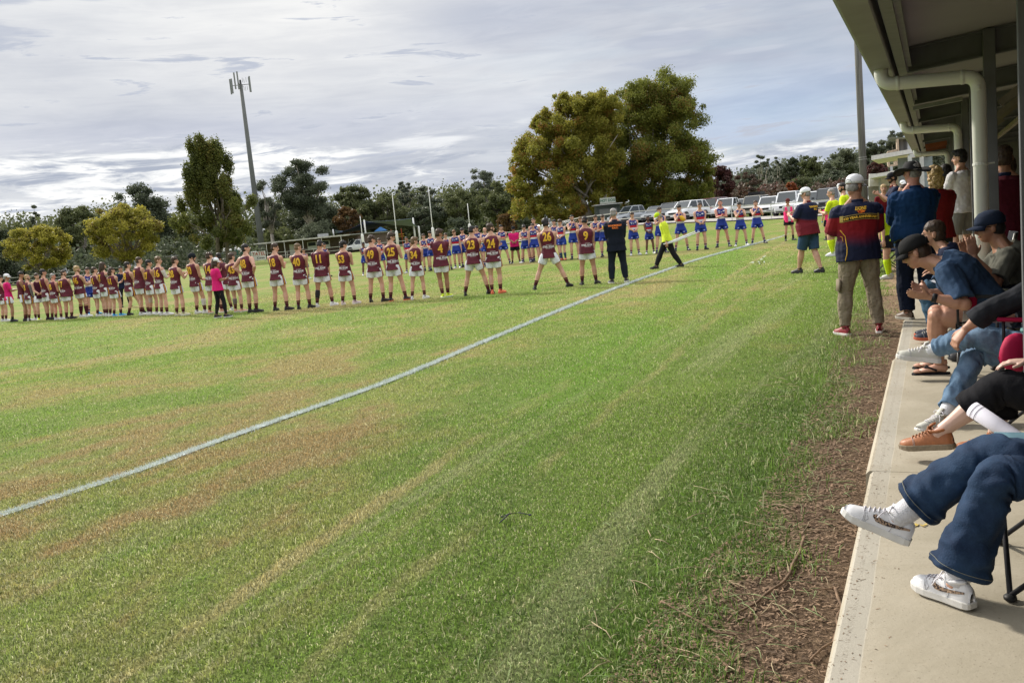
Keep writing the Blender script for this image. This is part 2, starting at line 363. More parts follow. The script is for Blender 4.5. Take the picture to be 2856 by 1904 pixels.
# blades
def blades(name, n, dmin, dmax, h, wd, two, power, seed, verge=False):
    rg = np.random.default_rng(seed)
    r = np.sqrt(rg.uniform(dmin ** 2, dmax ** 2, n * 3)) if power == 0 else dmin + (dmax - dmin) * rg.uniform(0, 1, n * 3) ** power
    a = rg.uniform(-.62, .50, n * 3); x = r * np.sin(a); y = r * np.cos(a)
    uu = (x - K0.x) * AX.x + (y - K0.y) * AX.y; vv = (x - K0.x) * NX.x + (y - K0.y) * NX.y
    ed = -.54 + .14 * Sm(3.2, 4.3, uu) - .12 * Sm(7.5, 9.5, uu) + .13 * np.sin(uu * 2.1 + 1) + .12 * np.sin(uu * 5.3) + .09 * np.sin(uu * 11.7 + 2) + rg.normal(0, .07, n * 3)
    ok = vv < ed if not verge else (vv > ed - .25) & (vv < ed + .12)
    x, y, vv, ed = [q[ok][:n] for q in (x, y, vv, ed)]; n = len(x)
    pat = np.sin(x * 3.1 + 1.7 * np.sin(y * 2.3)) * np.sin(y * 2.7 + 1.3 * np.sin(x * 3.7)) * .25 + 1
    edge = np.clip(1 - np.abs(vv - ed) / .55, 0, 1)
    hh = h * rg.uniform(.5, 1.3, n) * pat * (1 + .9 * edge); ww = wd * rg.uniform(.6, 1.3, n)
    th = rg.uniform(0, 2 * math.pi, n); tilt = rg.uniform(.25, 1.25, n) ; td = rg.uniform(0, 2 * math.pi, n)
    bx, by = np.cos(th) * ww / 2, np.sin(th) * ww / 2; lx, ly = np.cos(td) * np.sin(tilt), np.sin(td) * np.sin(tilt); lz = np.cos(tilt)
    z0 = terr(x, y); P = np.zeros((n, 5, 3) if two else (n, 3, 3), 'f')
    P[:, 0] = np.c_[x - bx, y - by, z0 - .003]; P[:, 1] = np.c_[x + bx, y + by, z0 - .003]
    if two:
        mx, my, mz = x + lx * hh * .35, y + ly * hh * .35, z0 + hh * (.3 + .4 * lz)
        P[:, 2] = np.c_[mx + bx * .8, my + by * .8, mz]; P[:, 3] = np.c_[mx - bx * .8, my - by * .8, mz]
        P[:, 4] = np.c_[x + lx * hh * 1.1, y + ly * hh * 1.1, z0 + np.maximum(.006, hh * lz * 1.0)]
        base = np.arange(n)[:, None] * 5; loops = (base + np.array([[0, 1, 2, 3, 3, 2, 4]])).ravel(); ls = np.tile([4, 3], n); nl = 7; npoly = 2 * n; k = 5
        starts = (np.arange(n)[:, None] * 7 + np.array([[0, 4]])).ravel()
    else:
        P[:, 2] = np.c_[x + lx * hh, y + ly * hh, z0 + np.maximum(.01, hh * lz)]
        loops = np.arange(3 * n); ls = np.full(n, 3); npoly = n; k = 3; starts = np.arange(n) * 3
    me = bpy.data.meshes.new(name); me.vertices.add(n * k); me.vertices.foreach_set('co', P.ravel())
    me.loops.add(len(loops)); me.loops.foreach_set('vertex_index', loops.astype('i')); me.polygons.add(npoly)
    me.polygons.foreach_set('loop_start', starts.astype('i')); me.polygons.foreach_set('loop_total', ls.astype('i')); me.update(calc_edges=True)
    at_ = me.color_attributes.new('Col', 'FLOAT_COLOR', 'POINT'); c = np.zeros((n, k, 4), 'f'); q = rg.uniform(0, 1, n)
    c[:, :, 0] = q[:, None]; c[:, :, 1] = rg.uniform(0, 1, n)[:, None]; c[:, :, 2] = 0; c[:, 2:, 2] = .6; c[:, -1, 2] = 1; c[:, :, 3] = 1
    at_.data.foreach_set('color', c.ravel()); me.materials.append(bm_)
    o = bpy.data.objects.new(name, me); COL.objects.link(o); return tag(o, kind='stuff')
bm_ = bpy.data.materials.new('grass_blade'); bm_.use_nodes = True; t = bm_.node_tree; b = t.nodes['Principled BSDF']; mo = t.nodes['Material Output']
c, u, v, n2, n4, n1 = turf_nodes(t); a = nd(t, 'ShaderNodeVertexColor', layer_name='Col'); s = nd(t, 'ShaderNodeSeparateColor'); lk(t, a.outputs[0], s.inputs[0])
c = mixc(t, sstep(t, s.outputs[0], .74, .92), c, (.42, .40, .24)); c = mixc(t, math_(t, 'MULTIPLY', sstep(t, s.outputs[1], .45, 0.), .55), c, (.040, .095, .018))
hv = nd(t, 'ShaderNodeHueSaturation'); lk(t, c, hv.inputs['Color']); lk(t, math_(t, 'ADD', .75, math_(t, 'MULTIPLY', math_(t, 'POWER', s.outputs[1], 1.6), 1.5)), hv.inputs['Value'])
lk(t, hv.outputs[0], b.inputs['Base Color']); b.inputs['Roughness'].default_value = .55; b.inputs['Specular IOR Level'].default_value = .25
tr = nd(t, 'ShaderNodeBsdfTranslucent'); lk(t, hv.outputs[0], tr.inputs[0]); mx = nd(t, 'ShaderNodeMixShader'); mx.inputs[0].default_value = .35
lk(t, b.outputs[0], mx.inputs[1]); lk(t, tr.outputs[0], mx.inputs[2]); lk(t, mx.outputs[0], mo.inputs[0])
tag(blades('grass', 260000, 2.0, 7.5, .019, .0040, True, 0, 1), 'short green turf blades nearest the slab')
blades('grass', 260000, 7.5, 16, .024, .008, False, 0, 2)
blades('grass', 170000, 16, 34, .030, .016, False, 0, 3)
blades('grass', 26000, 2.0, 16, .055, .0045, True, 0, 4, True)

# mulch chips and dead stolons on the dirt strip
mm = mat('mulch_chip', (.21, .14, .09), .9, var=.75, nscale=30)
rg = random.Random(5); mb = MB()
for i in range(22000):
    uu = 1.6 + (rg.random() ** 1.7) * 13; vv = -rg.random() ** .8 * (.66 - .16 * float(Sm(3.2, 4.3, uu)) + .10 * float(Sm(7.5, 9.5, uu))) - .02; p = W(uu, vv, .004 + rg.random() * .012); a = rg.random() * 6.28; L = rg.uniform(.004, .026) * (1 + uu * .05); wd = rg.uniform(.0015, .004) * (1 + uu * .08)
    d = V((math.cos(a), math.sin(a), rg.uniform(-.15, .3))) * L / 2; x = V((-math.sin(a), math.cos(a), 0)) * wd
    mb.add([p - d - x, p - d + x, p + d + x * .5, p + d - x * .5], [(0, 1, 2, 3)])
for i in range(900):
    uu = 1.6 + (rg.random() ** 1.5) * 12; p = W(uu, .01 + abs(rg.gauss(0, .07)), .1235); a = rg.random() * 6.28; L = rg.uniform(.003, .016); wd = rg.uniform(.001, .0025); d = V((math.cos(a), math.sin(a), .12)) * L / 2; x = V((-math.sin(a), math.cos(a), 0)) * wd
    mb.add([p - d - x, p - d + x, p + d + x * .5, p + d - x * .5], [(0, 1, 2, 3)])
tag(mb.build('mulch', mm), 'brown bark and root litter beside the concrete slab', kind='stuff')
rm = mat('dead_runner', (.40, .32, .20), .85, var=.5, nscale=5)
def runner(mb, u0, v0, ang, L, r, wig=.5):
    p = W(u0, v0, .012); pts = []; a = ang; n = max(4, int(L / .05))
    for i in range(n):
        pts.append(V((p.x, p.y, .010 + .010 * abs(math.sin(i * .9))))); a += rg.uniform(-wig, wig); p = p + (AX * math.cos(a) + NX * math.sin(a)) * (L / n)
    mb.tube(pts, [r * (1 - .5 * i / n) for i in range(n)], n=5)
mb = MB()
for i in range(240): runner(mb, 1.7 + rg.random() ** 1.5 * 11, rg.uniform(-.95, -.05), rg.uniform(0, 6.28), rg.uniform(.05, .24), rg.uniform(.0010, .0028), .35)
tag(mb.build('grass_runner', rm, smooth=True), 'pale dead grass runners lying over the dirt strip', kind='stuff')
rk = mat('root_bark', (.19, .125, .08), .9, var=.5, nscale=14, bump=.4)
mb = MB()
for i in range(900): runner(mb, 1.7 + rg.random() ** 1.4 * 12, -.10 - abs(rg.gauss(.30, .35)), rg.uniform(0, 6.28), rg.uniform(.04, .20), rg.uniform(.0008, .0018), .4)
tag(mb.build('grass_runner', mat('green_runner', (.28, .36, .16), .8, var=.4, nscale=9), smooth=True), 'pale green grass runners creeping from the lawn onto the dirt', kind='stuff')
roots = [([(2245, 1500), (2190, 1620), (2110, 1680), (2030, 1730)], .007), ([(2330, 1640), (2345, 1700), (2325, 1790), (2260, 1840)], .006), ([(2180, 1655), (2330, 1640)], .004),
         ([(1840, 1680), (1930, 1725), (2000, 1765), (2050, 1770)], .005), ([(2395, 1215), (2430, 1195), (2475, 1150)], .005), ([(2010, 1890), (2030, 1860), (2000, 1830)], .006)]
LBR = ['longest brown root curving along the middle of the dirt strip', 'root hugging the slab edge beside the nearest sneaker', 'thin root joining the slab edge from the left', 'root at the lower left of the bare dirt', 'short root lapping onto the slab joint', 'reddish root at the bottom edge of the picture']
for (pts, r), lbr in zip(roots, LBR):
    q = [G(x, y, .012) for x, y in pts]; fine_ = []
    for i in range(len(q) - 1):
        for k in range(6):
            p = q[i].lerp(q[i + 1], k / 6); p += V((mnoise.noise(p * 9), mnoise.noise(p * 9 + V((5, 0, 0))), .2)) * .015; fine_.append(p)
    fine_.append(q[-1]); mb = MB(); mb.tube(fine_, [r * (1 - .4 * i / len(fine_)) for i in range(len(fine_))], n=7)
    one('root', mb, rk, lbr, 'root', 'exposed roots by the slab', smooth=True)
# small twig and gum leaves out on the turf
for lab, cx, cy, n_ in (('dark twig with two small knots lying in the near grass', 1430, 1440, 3),):
    mb = MB(); a = G(1392, 1458, .03); c_ = G(1420, 1432, .035); d_ = G(1478, 1435, .03); e_ = G(1400, 1440, .02)
    mb.tube([a, c_.lerp(a, .5), c_, d_.lerp(c_, .5) + V((0, 0, .01)), d_], [.003, .004, .004, .003, .002], n=6); mb.tube([e_, c_], [.002, .003], n=6); mb.ell(d_, (.009, .009, .006)); mb.ell(e_, (.007, .007, .005))
    one('twig', mb, mat('twig_bark', (.05, .05, .06), .8), lab, 'twig', smooth=True)
mb = MB()
for i in range(26):
    p = G(2112 + rg.gauss(0, 9), 731 + rg.gauss(0, 2.2), .02 + rg.random() * .05) if i < 18 else G(2120 + (i - 18) * 2.6, 726 - (i - 18) * 2.4, .03)
    a = rg.random() * 6.28; d = V((math.cos(a), math.sin(a), rg.uniform(-.4, .6))) * .06; x = V((-math.sin(a), math.cos(a), .3)) * .02
    mb.add([p - d, p + x, p + d, p - x], [(0, 1, 2, 3)])
tag(mb.build('fallen_leaves', mat('grey_leaf', (.42, .46, .38), .6, var=.3)), 'small silver gum leaves lying on the grass', kind='stuff')
# boundary line: narrow ribbon of paint that follows the oval
LP = [(-60, 1206), (0, 1185), (300, 1088), (500, 1015), (700, 945), (910, 870), (1150, 770), (1370, 680), (1500, 632), (1600, 598), (1700, 570), (1790, 546.5), (1815, 537), (1835, 528)]
pts = [G(x * 1.2143, y * 1.2143, 0) for x, y in LP]
def catmull(P, k=8):
    o = []; P = [P[0] * 2 - P[1]] + P + [P[-1] * 2 - P[-2]]
    for i in range(1, len(P) - 2):
        for j in range(k):
            s = j / k; a, b, c, d = P[i - 1:i + 3]
            o.append(.5 * ((2 * b) + (-a + c) * s + (2 * a - 5 * b + 4 * c - d) * s * s + (-a + 3 * b - 3 * c + d) * s ** 3))
    o.append(P[-2]); return o
pts = catmull(pts, 10); lm = bpy.data.materials.new('line_paint'); lm.use_nodes = True; t = lm.node_tree; b = t.nodes['Principled BSDF']
tc = nd(t, 'ShaderNodeTexCoord'); n = noise_(t, tc.outputs['Object'], 60, 5, .8); n_b = noise_(t, tc.outputs['Object'], 5, 4, .6)
lk(t, mixc(t, sstep(t, math_(t, 'ADD', n, math_(t, 'MULTIPLY', n_b, .45)), .60, .76), (.16, .22, .10), (.52, .58, .57)), b.inputs['Base Color']); b.inputs['Roughness'].default_value = .9
mb = MB(); wd = .043
for i, p in enumerate(pts):
    d = (pts[min(i + 1, len(pts) - 1)] - pts[max(0, i - 1)]).normalized(); x = V((d.y, -d.x, 0)); z = .006 + .0005 * p.length
    w_ = wd * (1 + .25 * mnoise.noise(V((i * .7, 0, 0))))
    mb.v += [tuple(p - x * w_ + V((0, 0, z))), tuple(p + x * w_ + V((0, 0, z)))]
    if i: k = 2 * i; mb.f.append((k - 2, k - 1, k + 1, k))
tag(struct('boundary_line', mb, lm), 'white painted boundary line curving across the turf')
# painted blades standing in the line
rgn = np.random.default_rng(9); L = []
for i in range(len(pts) - 1):
    a, b2 = pts[i], pts[i + 1]; dist = a.length; seg = (b2 - a).length; nb_ = int(min(2200, seg * 2600 / max(1, dist / 6) ** 1.1))
    for k in range(nb_): s = rgn.random(); L.append((a.x + (b2.x - a.x) * s, a.y + (b2.y - a.y) * s, (b2 - a).normalized(), dist))
mb = MB()
for x, y, d, dist in L:
    o = rgn.normal(0, .027); nx = V((d.y, -d.x, 0)); p = V((x, y, 0)) + nx * o; th = rgn.uniform(0, 6.28); k = max(1, dist / 7); h = rgn.uniform(.015, .035) * k ** .4; wv = .0025 * k
    bb = V((math.cos(th), math.sin(th), 0)) * wv; td = rgn.uniform(0, 6.28); tp = p + V((math.cos(td) * h * .7, math.sin(td) * h * .7, h))
    mb.add([p - bb, p + bb, tp], [(0, 1, 2)])
wb = mat('painted_blade', (.58, .63, .61), .8, var=.1)
tag(mb.build('painted_grass', wb), 'white painted grass tips of the boundary line', kind='stuff')
# second faint arc far off, and roads behind the fence at the right
def ribbon(name, cps, wd, mt, dz, lab=None):
    mb = MB()
    for i, p in enumerate(cps):
        d = (cps[min(i + 1, len(cps) - 1)] - cps[max(0, i - 1)]).normalized(); x = V((d.y, -d.x, 0)) * wd / 2
        for q in (p - x, p, p + x): mb.v.append((q.x, q.y, float(terr(q.x, q.y)) + dz))
        if i: k = 3 * i; mb.f += [(k - 3, k - 2, k + 1, k), (k - 2, k - 1, k + 2, k + 1)]
    o = struct(name, mb, mt, smooth=True)
    if lab: tag(o, lab)
    return o
gv = mat('gravel_track', (.33, .31, .285), .95, var=.25, nscale=3, bump=.3)
ribbon('path', [at(x, d) for x, d in ((1500, 92), (1650, 80), (1800, 72.5), (1950, 68.5), (2060, 66.5), (2160, 65.5), (2300, 64), (2450, 62), (2600, 60))], 9, gv, .05, 'grey gravel track behind the boundary fence')
ribbon('path', [at(x, d) for x, d in ((-60, 118), (200, 128), (450, 140), (700, 152), (950, 158), (1150, 160))], 7, gv, .06, 'grey gravel track on the far left side')

# ================================================================== SLAB AND STAND
cm_ = bpy.data.materials.new('concrete'); cm_.use_nodes = True; t = cm_.node_tree; b = t.nodes['Principled BSDF']; b.inputs['Roughness'].default_value = .85; b.inputs['Specular IOR Level'].default_value = .2
tc = nd(t, 'ShaderNodeTexCoord'); o_ = tc.outputs['Object']
c = mixc(t, sstep(t, noise_(t, o_, 1.6, 8, .65, .5), .3, .72), (.335, .300, .225), (.455, .410, .325))
c = mixc(t, math_(t, 'MULTIPLY', sstep(t, noise_(t, o_, 6., 8, .7, 1.2), .5, .8), .6), c, (.40, .35, .26))
c = mixc(t, math_(t, 'MULTIPLY', sstep(t, noise_(t, o_, 90, 3, .6), .60, .70), .6), c, (.20, .17, .13))
c = mixc(t, math_(t, 'MULTIPLY', sstep(t, noise_(t, o_, 3.5, 3, .5), .62, .8), .3), c, (.50, .47, .40))
sx_ = nd(t, 'ShaderNodeSeparateXYZ'); lk(t, o_, sx_.inputs[0])
vv_ = math_(t, 'ADD', math_(t, 'MULTIPLY', math_(t, 'SUBTRACT', sx_.outputs[0], K0.x), NX.x), math_(t, 'MULTIPLY', math_(t, 'SUBTRACT', sx_.outputs[1], K0.y), NX.y))
wv_ = math_(t, 'ADD', vv_, math_(t, 'MULTIPLY', math_(t, 'SUBTRACT', noise_(t, o_, 3, 3), .5), .012))
c = mixc(t, math_(t, 'MULTIPLY', band_(t, wv_, .018, .105), .55), c, (.40, .385, .34)); c = mixc(t, math_(t, 'MULTIPLY', band_(t, wv_, .105, .109), .45), c, (.56, .53, .45))
c = mixc(t, math_(t, 'MULTIPLY', math_(t, 'MULTIPLY', band_(t, wv_, .050, .066), sstep(t, noise_(t, o_, 110, 3, .7), .50, .62)), .7), c, (.24, .21, .17))
c = mixc(t, math_(t, 'MULTIPLY', sstep(t, noise_(t, o_, .8, 6, .6, .8), .50, .66), .5), c, (.33, .29, .22))
lk(t, c, b.inputs['Base Color']); bn = nd(t, 'ShaderNodeBump'); bn.inputs['Strength'].default_value = .5; bn.inputs['Distance'].default_value = .004
lk(t, noise_(t, o_, 45, 6, .7), bn.inputs['Height']); lk(t, bn.outputs[0], b.inputs['Normal'])
mb = MB(); ue = [-4, 1.6, 4.75, 8.15, 11.5, 14.9, 18.2, 21.6, 25, 30]
for i in range(len(ue) - 1):
    a, b2 = ue[i] + .006, ue[i + 1] - .006; j = .012 * math.sin(i * 2.3); z = .12 + .002 * (i % 2)
    o = len(mb.v)
    prof = [(-.008 + j, -.3), (j, z - .018), (.018 + j, z), (1.9, z), (1.9, -.3)]
    for uu in (a, b2):
        for v_, z_ in prof: mb.v.append(tuple(W(uu, v_, z_)))
    for k in range(4): mb.f.append((o + k, o + k + 1, o + 5 + k + 1, o + 5 + k))
    mb.f += [(o + 4, o + 3, o + 2, o + 1, o), (o + 5, o + 6, o + 7, o + 8, o + 9)]
struct('pavement', mb, cm_)
# joint grooves are the gaps; dark soil shows in them
st = empty('grandstand'); tag(st, 'open timber and steel spectator stand with a skillion roof along the slab', 'grandstand')
steel = mat('grey_steel', (.13, .135, .145), .55, var=.15, nscale=3, bump=.05); cream = mat('cream_gutter', (.255, .25, .25), .5, var=.12, nscale=2)
pvc = mat('pvc_pipe', (.66, .67, .62), .35, var=.06, nscale=2, spec=.5)
plank = matf('seat_plank', lambda t, x, y, z, o: mixc(t, sstep(t, noise_(t, o, 5, 6, .6), .3, .7), (.30, .245, .165), (.46, .39, .28)), .8)
def W(u, v, z, _W=W):
    if not STAND: return _W(u, v, z)
    return _W(u * 1.2, .345 + (v - .345) * 1.2, z if z < .3 else 1.53 + (z - 1.53) * 1.2 if z > 1.5 else z)
STAND = True
def beamW(mb, a, b, w_, h, upv=(0, 0, 1)): return mb.beam(W(*a), W(*b), w_ * 1.2, h * 1.2, upv)
RZ = lambda v_: 2.52 + .075 * v_                       # underside of the roof sheeting
U0, U1 = -3.2, 25.0
# roof sheet, corrugated across the slope
mb = MB(); nu = int((U1 - U0) / .019); 
rowsv = (.04, 5.4)
for i in range(nu + 1):
    uu = U0 + i * .019; dz = .0085 * math.sin(i * math.pi / 2)
    for v_ in rowsv: mb.v.append(tuple(W(uu, v_, RZ(v_) + dz)))
for i in range(nu): mb.f.append((2 * i, 2 * i + 1, 2 * i + 3, 2 * i + 2))
top = len(mb.v)
for uu, v_ in ((U0, .04), (U1, .04), (U1, 5.4), (U0, 5.4)): mb.v.append(tuple(W(uu, v_, RZ(v_) + .03)))
mb.f.append((top, top + 1, top + 2, top + 3)); mb.build('roof', mat('roof_sheet', (.28, .265, .28), .5, var=.06, nscale=1), st, smooth=False)
# gutter: open channel, and edge beam behind it
mb = MB(); prof = [(v_ + .080, z_) for v_, z_ in [(-.10, 2.49), (-.10, 2.38), (-.085, 2.372), (.035, 2.372), (.042, 2.38), (.042, 2.50), (.036, 2.50), (.036, 2.386), (-.092, 2.386), (-.092, 2.49)]]
for k in range(4): pass
for uu in (U0, U1):
    for v_, z_ in prof: mb.v.append(tuple(W(uu, v_, z_)))
n = len(prof)
for k in range(n): mb.f.append((k, (k + 1) % n, n + (k + 1) % n, n + k))
mb.build('gutter', cream, st)
mb = MB(); beamW(mb, (U0, .180, 2.445), (U1, .180, 2.445), .055, .14); beamW(mb, (U0, .222, 2.400), (U1, .222, 2.400), .035, .012); mb.build('edge_beam', mat('edge_beam', (.19, .19, .19), .6), st)
PU = [-.8, 1.75, 4.3, 6.95, 9.5, 12.05, 14.6, 17.15, 19.7, 22.25, 24.8]
for i, uu in enumerate(PU):
    mb = MB(); beamW(mb, (uu, .715, .1), (uu, .715, RZ(.7) - .012), .075, .062, AX)
    p_ = mb.build('post', steel, st, bevel=.004)
    mb = MB(); mb.box(W(uu, .715, .128), (.15, .13, .012)); mb.build('base_plate', steel, p_)
    mb = MB()
    beamW(mb, (uu + .045, .212, RZ(.2) - .095), (uu + .045, 5.3, RZ(5.3) - .095), .02, .17)
    beamW(mb, (uu + .03, .212, RZ(.2) - .015), (uu + .03, 5.3, RZ(5.3) - .015), .05, .012); beamW(mb, (uu + .03, .212, RZ(.2) - .178), (uu + .03, 5.3, RZ(5.3) - .178), .05, .012)
    mb.build('rafter', steel, st)
    mb = MB(); beamW(mb, (uu + .0, .77, 2.06), (uu + .0, 1.28, RZ(1.28) - .19), .05, .05, AX); mb.build('knee_brace', mat('brace_timber', (.17, .15, .11), .7), st)
    mb = MB(); beamW(mb, (uu, 2.55, .1), (uu, 2.55, RZ(2.5) - .2), .075, .062, AX); mb.build('post', steel, st)
for v_ in (1.5, 2.8, 4.2):
    mb = MB(); beamW(mb, (U0, v_, RZ(v_) - .215), (U1, v_, RZ(v_) - .215), .06, .06)
    mb.build('purlin', mat('purlin_timber', (.20, .17, .12), .7), st)
# fluorescent tube fitting under the second rafter, unlit
mb = MB(); beamW(mb, (9.43, .2, RZ(.2) - .225), (9.43, .62, RZ(.62) - .225), .05, .035); one_ = mb.build('light_fitting', mat('light_fitting', (.22, .23, .2), .5), st)
# rust-red signboards hung between rafters deep in the stand
for uu in (14.7, 15.9):
    mb = MB(); mb.beam(W(uu + 3, .25, 2.30), W(uu + 3, .60, 2.325), .02, .10); mb.build('timber_board', mat('orange_timber', (.16, .045, .015), .6, var=.5, nscale=5), st)
mb = MB(); beamW(mb, (13, 3.1, 2.15), (26, 3.1, 2.15), .04, .45); mb.build('ceiling_board', mat('ply_board', (.30, .26, .19), .7, var=.3, nscale=4), st)
# stepped seating of planks
for k in range(5):
    v0 = 1.85 + k * .62; z0 = .12 + .24 * (k + 1)
    for q in range(4):
        mb = MB(); beamW(mb, (U0, v0 + .07 + q * .15, z0), (U1 - 2, v0 + .07 + q * .15, z0), .135, .04); mb.build('seat_plank', plank, st)
    mb = MB(); beamW(mb, (U0, v0 + .02, z0 - .12), (U1 - 2, v0 + .02, z0 - .12), .03, .17); mb.build('riser', mat('riser', (.10, .09, .075), .8), st)
mb = MB(); mb.add([W(U0, 5.2, 0), W(U1, 5.2, 0), W(U1, 5.2, 3.0), W(U0, 5.2, 3.0)], [(0, 1, 2, 3)]); mb.add([W(U0, 5.25, 0), W(U1, 5.25, 0), W(U1, 5.25, 3.0), W(U0, 5.25, 3.0)], [(3, 2, 1, 0)])
mb.build('back_wall', matf('dark_cladding', lambda t, x, y, z, o: mixc(t, math_(t, 'GREATER_THAN', math_(t, 'SINE', math_(t, 'MULTIPLY', math_(t, 'ADD', x, y), 40)), 0), (.035, .035, .03), (.10, .10, .085))), st)
mb = MB(); mb.add([W(U1, .9, 0), W(U1, 5.2, 0), W(U1, 5.2, 2.8), W(U1, .9, 2.6)], [(0, 1, 2, 3)]); mb.build('end_wall', mat('end_wall', (.13, .135, .12), .7), st)
# downpipes with elbows and brackets
for uu in (6.72, 12.0, 20.2):
    pts = [W(uu, .052, 2.40), W(uu, .052, 2.34)]
    for k in range(5): a = math.pi / 2 * (k + .5) / 5; pts.append(W(uu, .052 + .07 * (1 - math.cos(a)), 2.34 - .07 * math.sin(a)))
    pts.append(W(uu, .14, 2.268)); pts.append(W(uu, .56, 2.245))
    for k in range(5): a = math.pi / 2 * (k + .5) / 5; pts.append(W(uu, .56 + .075 * math.sin(a), 2.245 - .075 * (1 - math.cos(a))))
    pts.append(W(uu, .637, 2.15)); pts.append(W(uu, .637, .125))
    mb = MB(); mb.tube(pts, [.054] * len(pts), ref=AX, n=16); dp = mb.build('downpipe', pvc, st, smooth=True)
    for q in (W(uu, .155, 2.267), W(uu, .545, 2.246), W(uu, .637, 2.16)):
        mb = MB(); d = NX * .5 if q.z > 2.2 else V((0, 0, .5)); mb.tube([q - d * .025, q + d * .025], [.058, .058], ref=AX, n=16); mb.build('pipe_collar', pvc, dp, smooth=True)
    mb = MB(); mb.tube([W(uu, .637, 1.66), W(uu, .637, 1.675)], [.0585, .0585], ref=AX, n=16); mb.box(W(uu - .0, .70, 1.668), (.05, .012, .014)); mb.build('bracket', pvc, dp)

STAND = False
# tall timber light pole between field and stand
pb = W(19.3, -.85, 0); pole = empty('light_pole', pb); tag(pole, 'tall weathered timber pole rising behind the white capped man', 'pole')
p0 = at(2407, 20.5); topz = 9.5
mb = MB(); bx = D(2407, 470, 21.5); bx = V((bx.x, bx.y, 0)); tpx = V((bx.x, bx.y, 0))
mb.tube([V((0, 0, -.2)), V((0, 0, 4)), V((0, 0, topz))], [.088, .080, .068], n=14)
pole.location = bx
mb.build('shaft', matf('pole_wood', lambda t, x, y, z, o: mixc(t, sstep(t, noise_(t, comb(t, math_(t, 'MULTIPLY', x, 30), math_(t, 'MULTIPLY', y, 30), z), 1.5, 6, .6), .3, .7), (.09, .088, .08), (.19, .185, .17)), .85, bump=.4), pole, smooth=True)
for z in (1.9, 2.4, 2.45): 
    mb = MB(); mb.tube([V((0, 0, z)), V((0, 0, z + .015))], [.090, .090], n=14); mb.build('strap', mat('strap_steel', (.35, .35, .34), .4, .6), pole)
# ================================================================== BACKGROUND STRUCTURES
white = mat('white_paint', (.72, .72, .70), .5, var=.06, nscale=2); galv = mat('galv_steel', (.42, .43, .42), .45, .3, var=.12, nscale=3)
dark = mat('dark_metal', (.05, .055, .06), .5)
def zat(px, py, dist): return D(px, py, dist).z
# phone tower
td = 150; tb = at(732, td); tw = empty('phone_tower', tb); tag(tw, 'tall grey monopole phone tower with panel antennas on top', 'phone tower')
th = zat(668, 236, td) - tb.z
mb = MB(); mb.tube([V((0, 0, 0)), V((0, 0, th * .5)), V((0, 0, th))], [.52, .40, .28], n=16)
mb.build('mast', mat('tower_grey', (.12, .128, .125), .6, var=.12, nscale=.6), tw, smooth=True)
ang = [-2.6, -1.9, -.3, .15, 2.9, 1.3]
mb = MB(); mb.tube([V((-1.5, 0, th - .1)), V((1.5, 0, th - .1))], [.05, .05], n=6); mb.tube([V((0, -1.5, th - .1)), V((0, 1.5, th - .1))], [.05, .05], n=6); mb.tube([V((0, 0, th - .6)), V((0, 0, th + .7))], [.2, .16], n=8)
mb.build('head_frame', dark, tw)
pm = mat('antenna_panel', (.20, .215, .215), .5)
for x, y, z, h in ((-1.75, .2, 0, 2.5), (-1.35, -.3, 0, 2.4), (-.75, -.5, .75, 2.7), (-.2, -.6, .75, 2.9), (1.55, 0, .1, 2.6), (1.35, .4, .1, 2.4)):
    mb = MB(); mb.box((x, y, th + z - .2), (.24, .14, h)); mb.build('antenna', pm, tw, bevel=.04)
for x, z, h in ((.35, .4, 1.3), (.6, .3, 1.1), (.95, .4, 1.3), (.7, -1.0, 1.2), (1.0, -.9, 1.1), (.45, -.9, .9)):
    mb = MB(); mb.tube([V((x, .1, th + z - .1)), V((x, .1, th + z + h * .5))], [.03, .03], n=5); mb.build('whip_antenna', pm, tw)
# goal posts
def goalpost(px, py_top, d, pxb, lab):
    b = at(pxb, d); h = zat(px, py_top, d) - b.z; g = empty('goal_post', b); tag(g, lab, 'goal post', 'goal and behind posts at the far end')
    mb = MB(); mb.tube([V((0, 0, 0)), V((0, 0, h))], [.06, .045], n=10); mb.build('pole', white, g, smooth=True)
    mb = MB(); mb.tube([V((0, 0, .0)), V((0, 0, 2.3)), V((0, 0, 2.45))], [.19, .19, .12], n=12); mb.build('padding', white, g, smooth=True)
goalpost(1003, 603, 118, 1013, 'short white behind post at the left, in front of the shade sail')
goalpost(1092, 539, 118, 1108, 'tall white goal post rising above the player numbered 25')
goalpost(1192, 521, 118, 1209, 'tallest white goal post, just left of the player numbered 4')
goalpost(1301, 568, 118, 1312, 'short white behind post rising above the player numbered 23')
# oval fence
fm = mat('fence_pipe', (.50, .50, .47), .5, var=.1)
def fence(cps, step, lab, h=1.05, rails=(1.05, .55)):
    f = empty('boundary_fence', cps[0]); tag(f, lab, 'fence'); tot = 0; mb = [MB() for _ in rails]; o = V(cps[0]); prev = None; pts = []
    for i in range(len(cps) - 1):
        n = max(1, int((cps[i + 1] - cps[i]).length / step))
        for k in range(n): p = cps[i].lerp(cps[i + 1], k / n); pts.append(V((p.x, p.y, float(terr(p.x, p.y)))))
    pts.append(cps[-1])
    for j, z in enumerate(rails):
        for a, b in zip(pts[:-1], pts[1:]): mb[j].beam(a - o + V((0, 0, z)), b - o + V((0, 0, z)), .06, .06)
        mb[j].build('rail', fm, f)
    for p in pts: m2 = MB(); m2.tube([p - o, p - o + V((0, 0, h + .02))], [.032, .032], n=6); m2.build('post', fm, f)
    return f
fence([at(x, d) for x, d in ((1330, 112), (1500, 92), (1620, 78), (1760, 70), (1900, 66), (2040, 63), (2150, 61.5), (2270, 60), (2400, 58.5))], 3.0, 'low white pipe fence in front of the parked cars at the right')
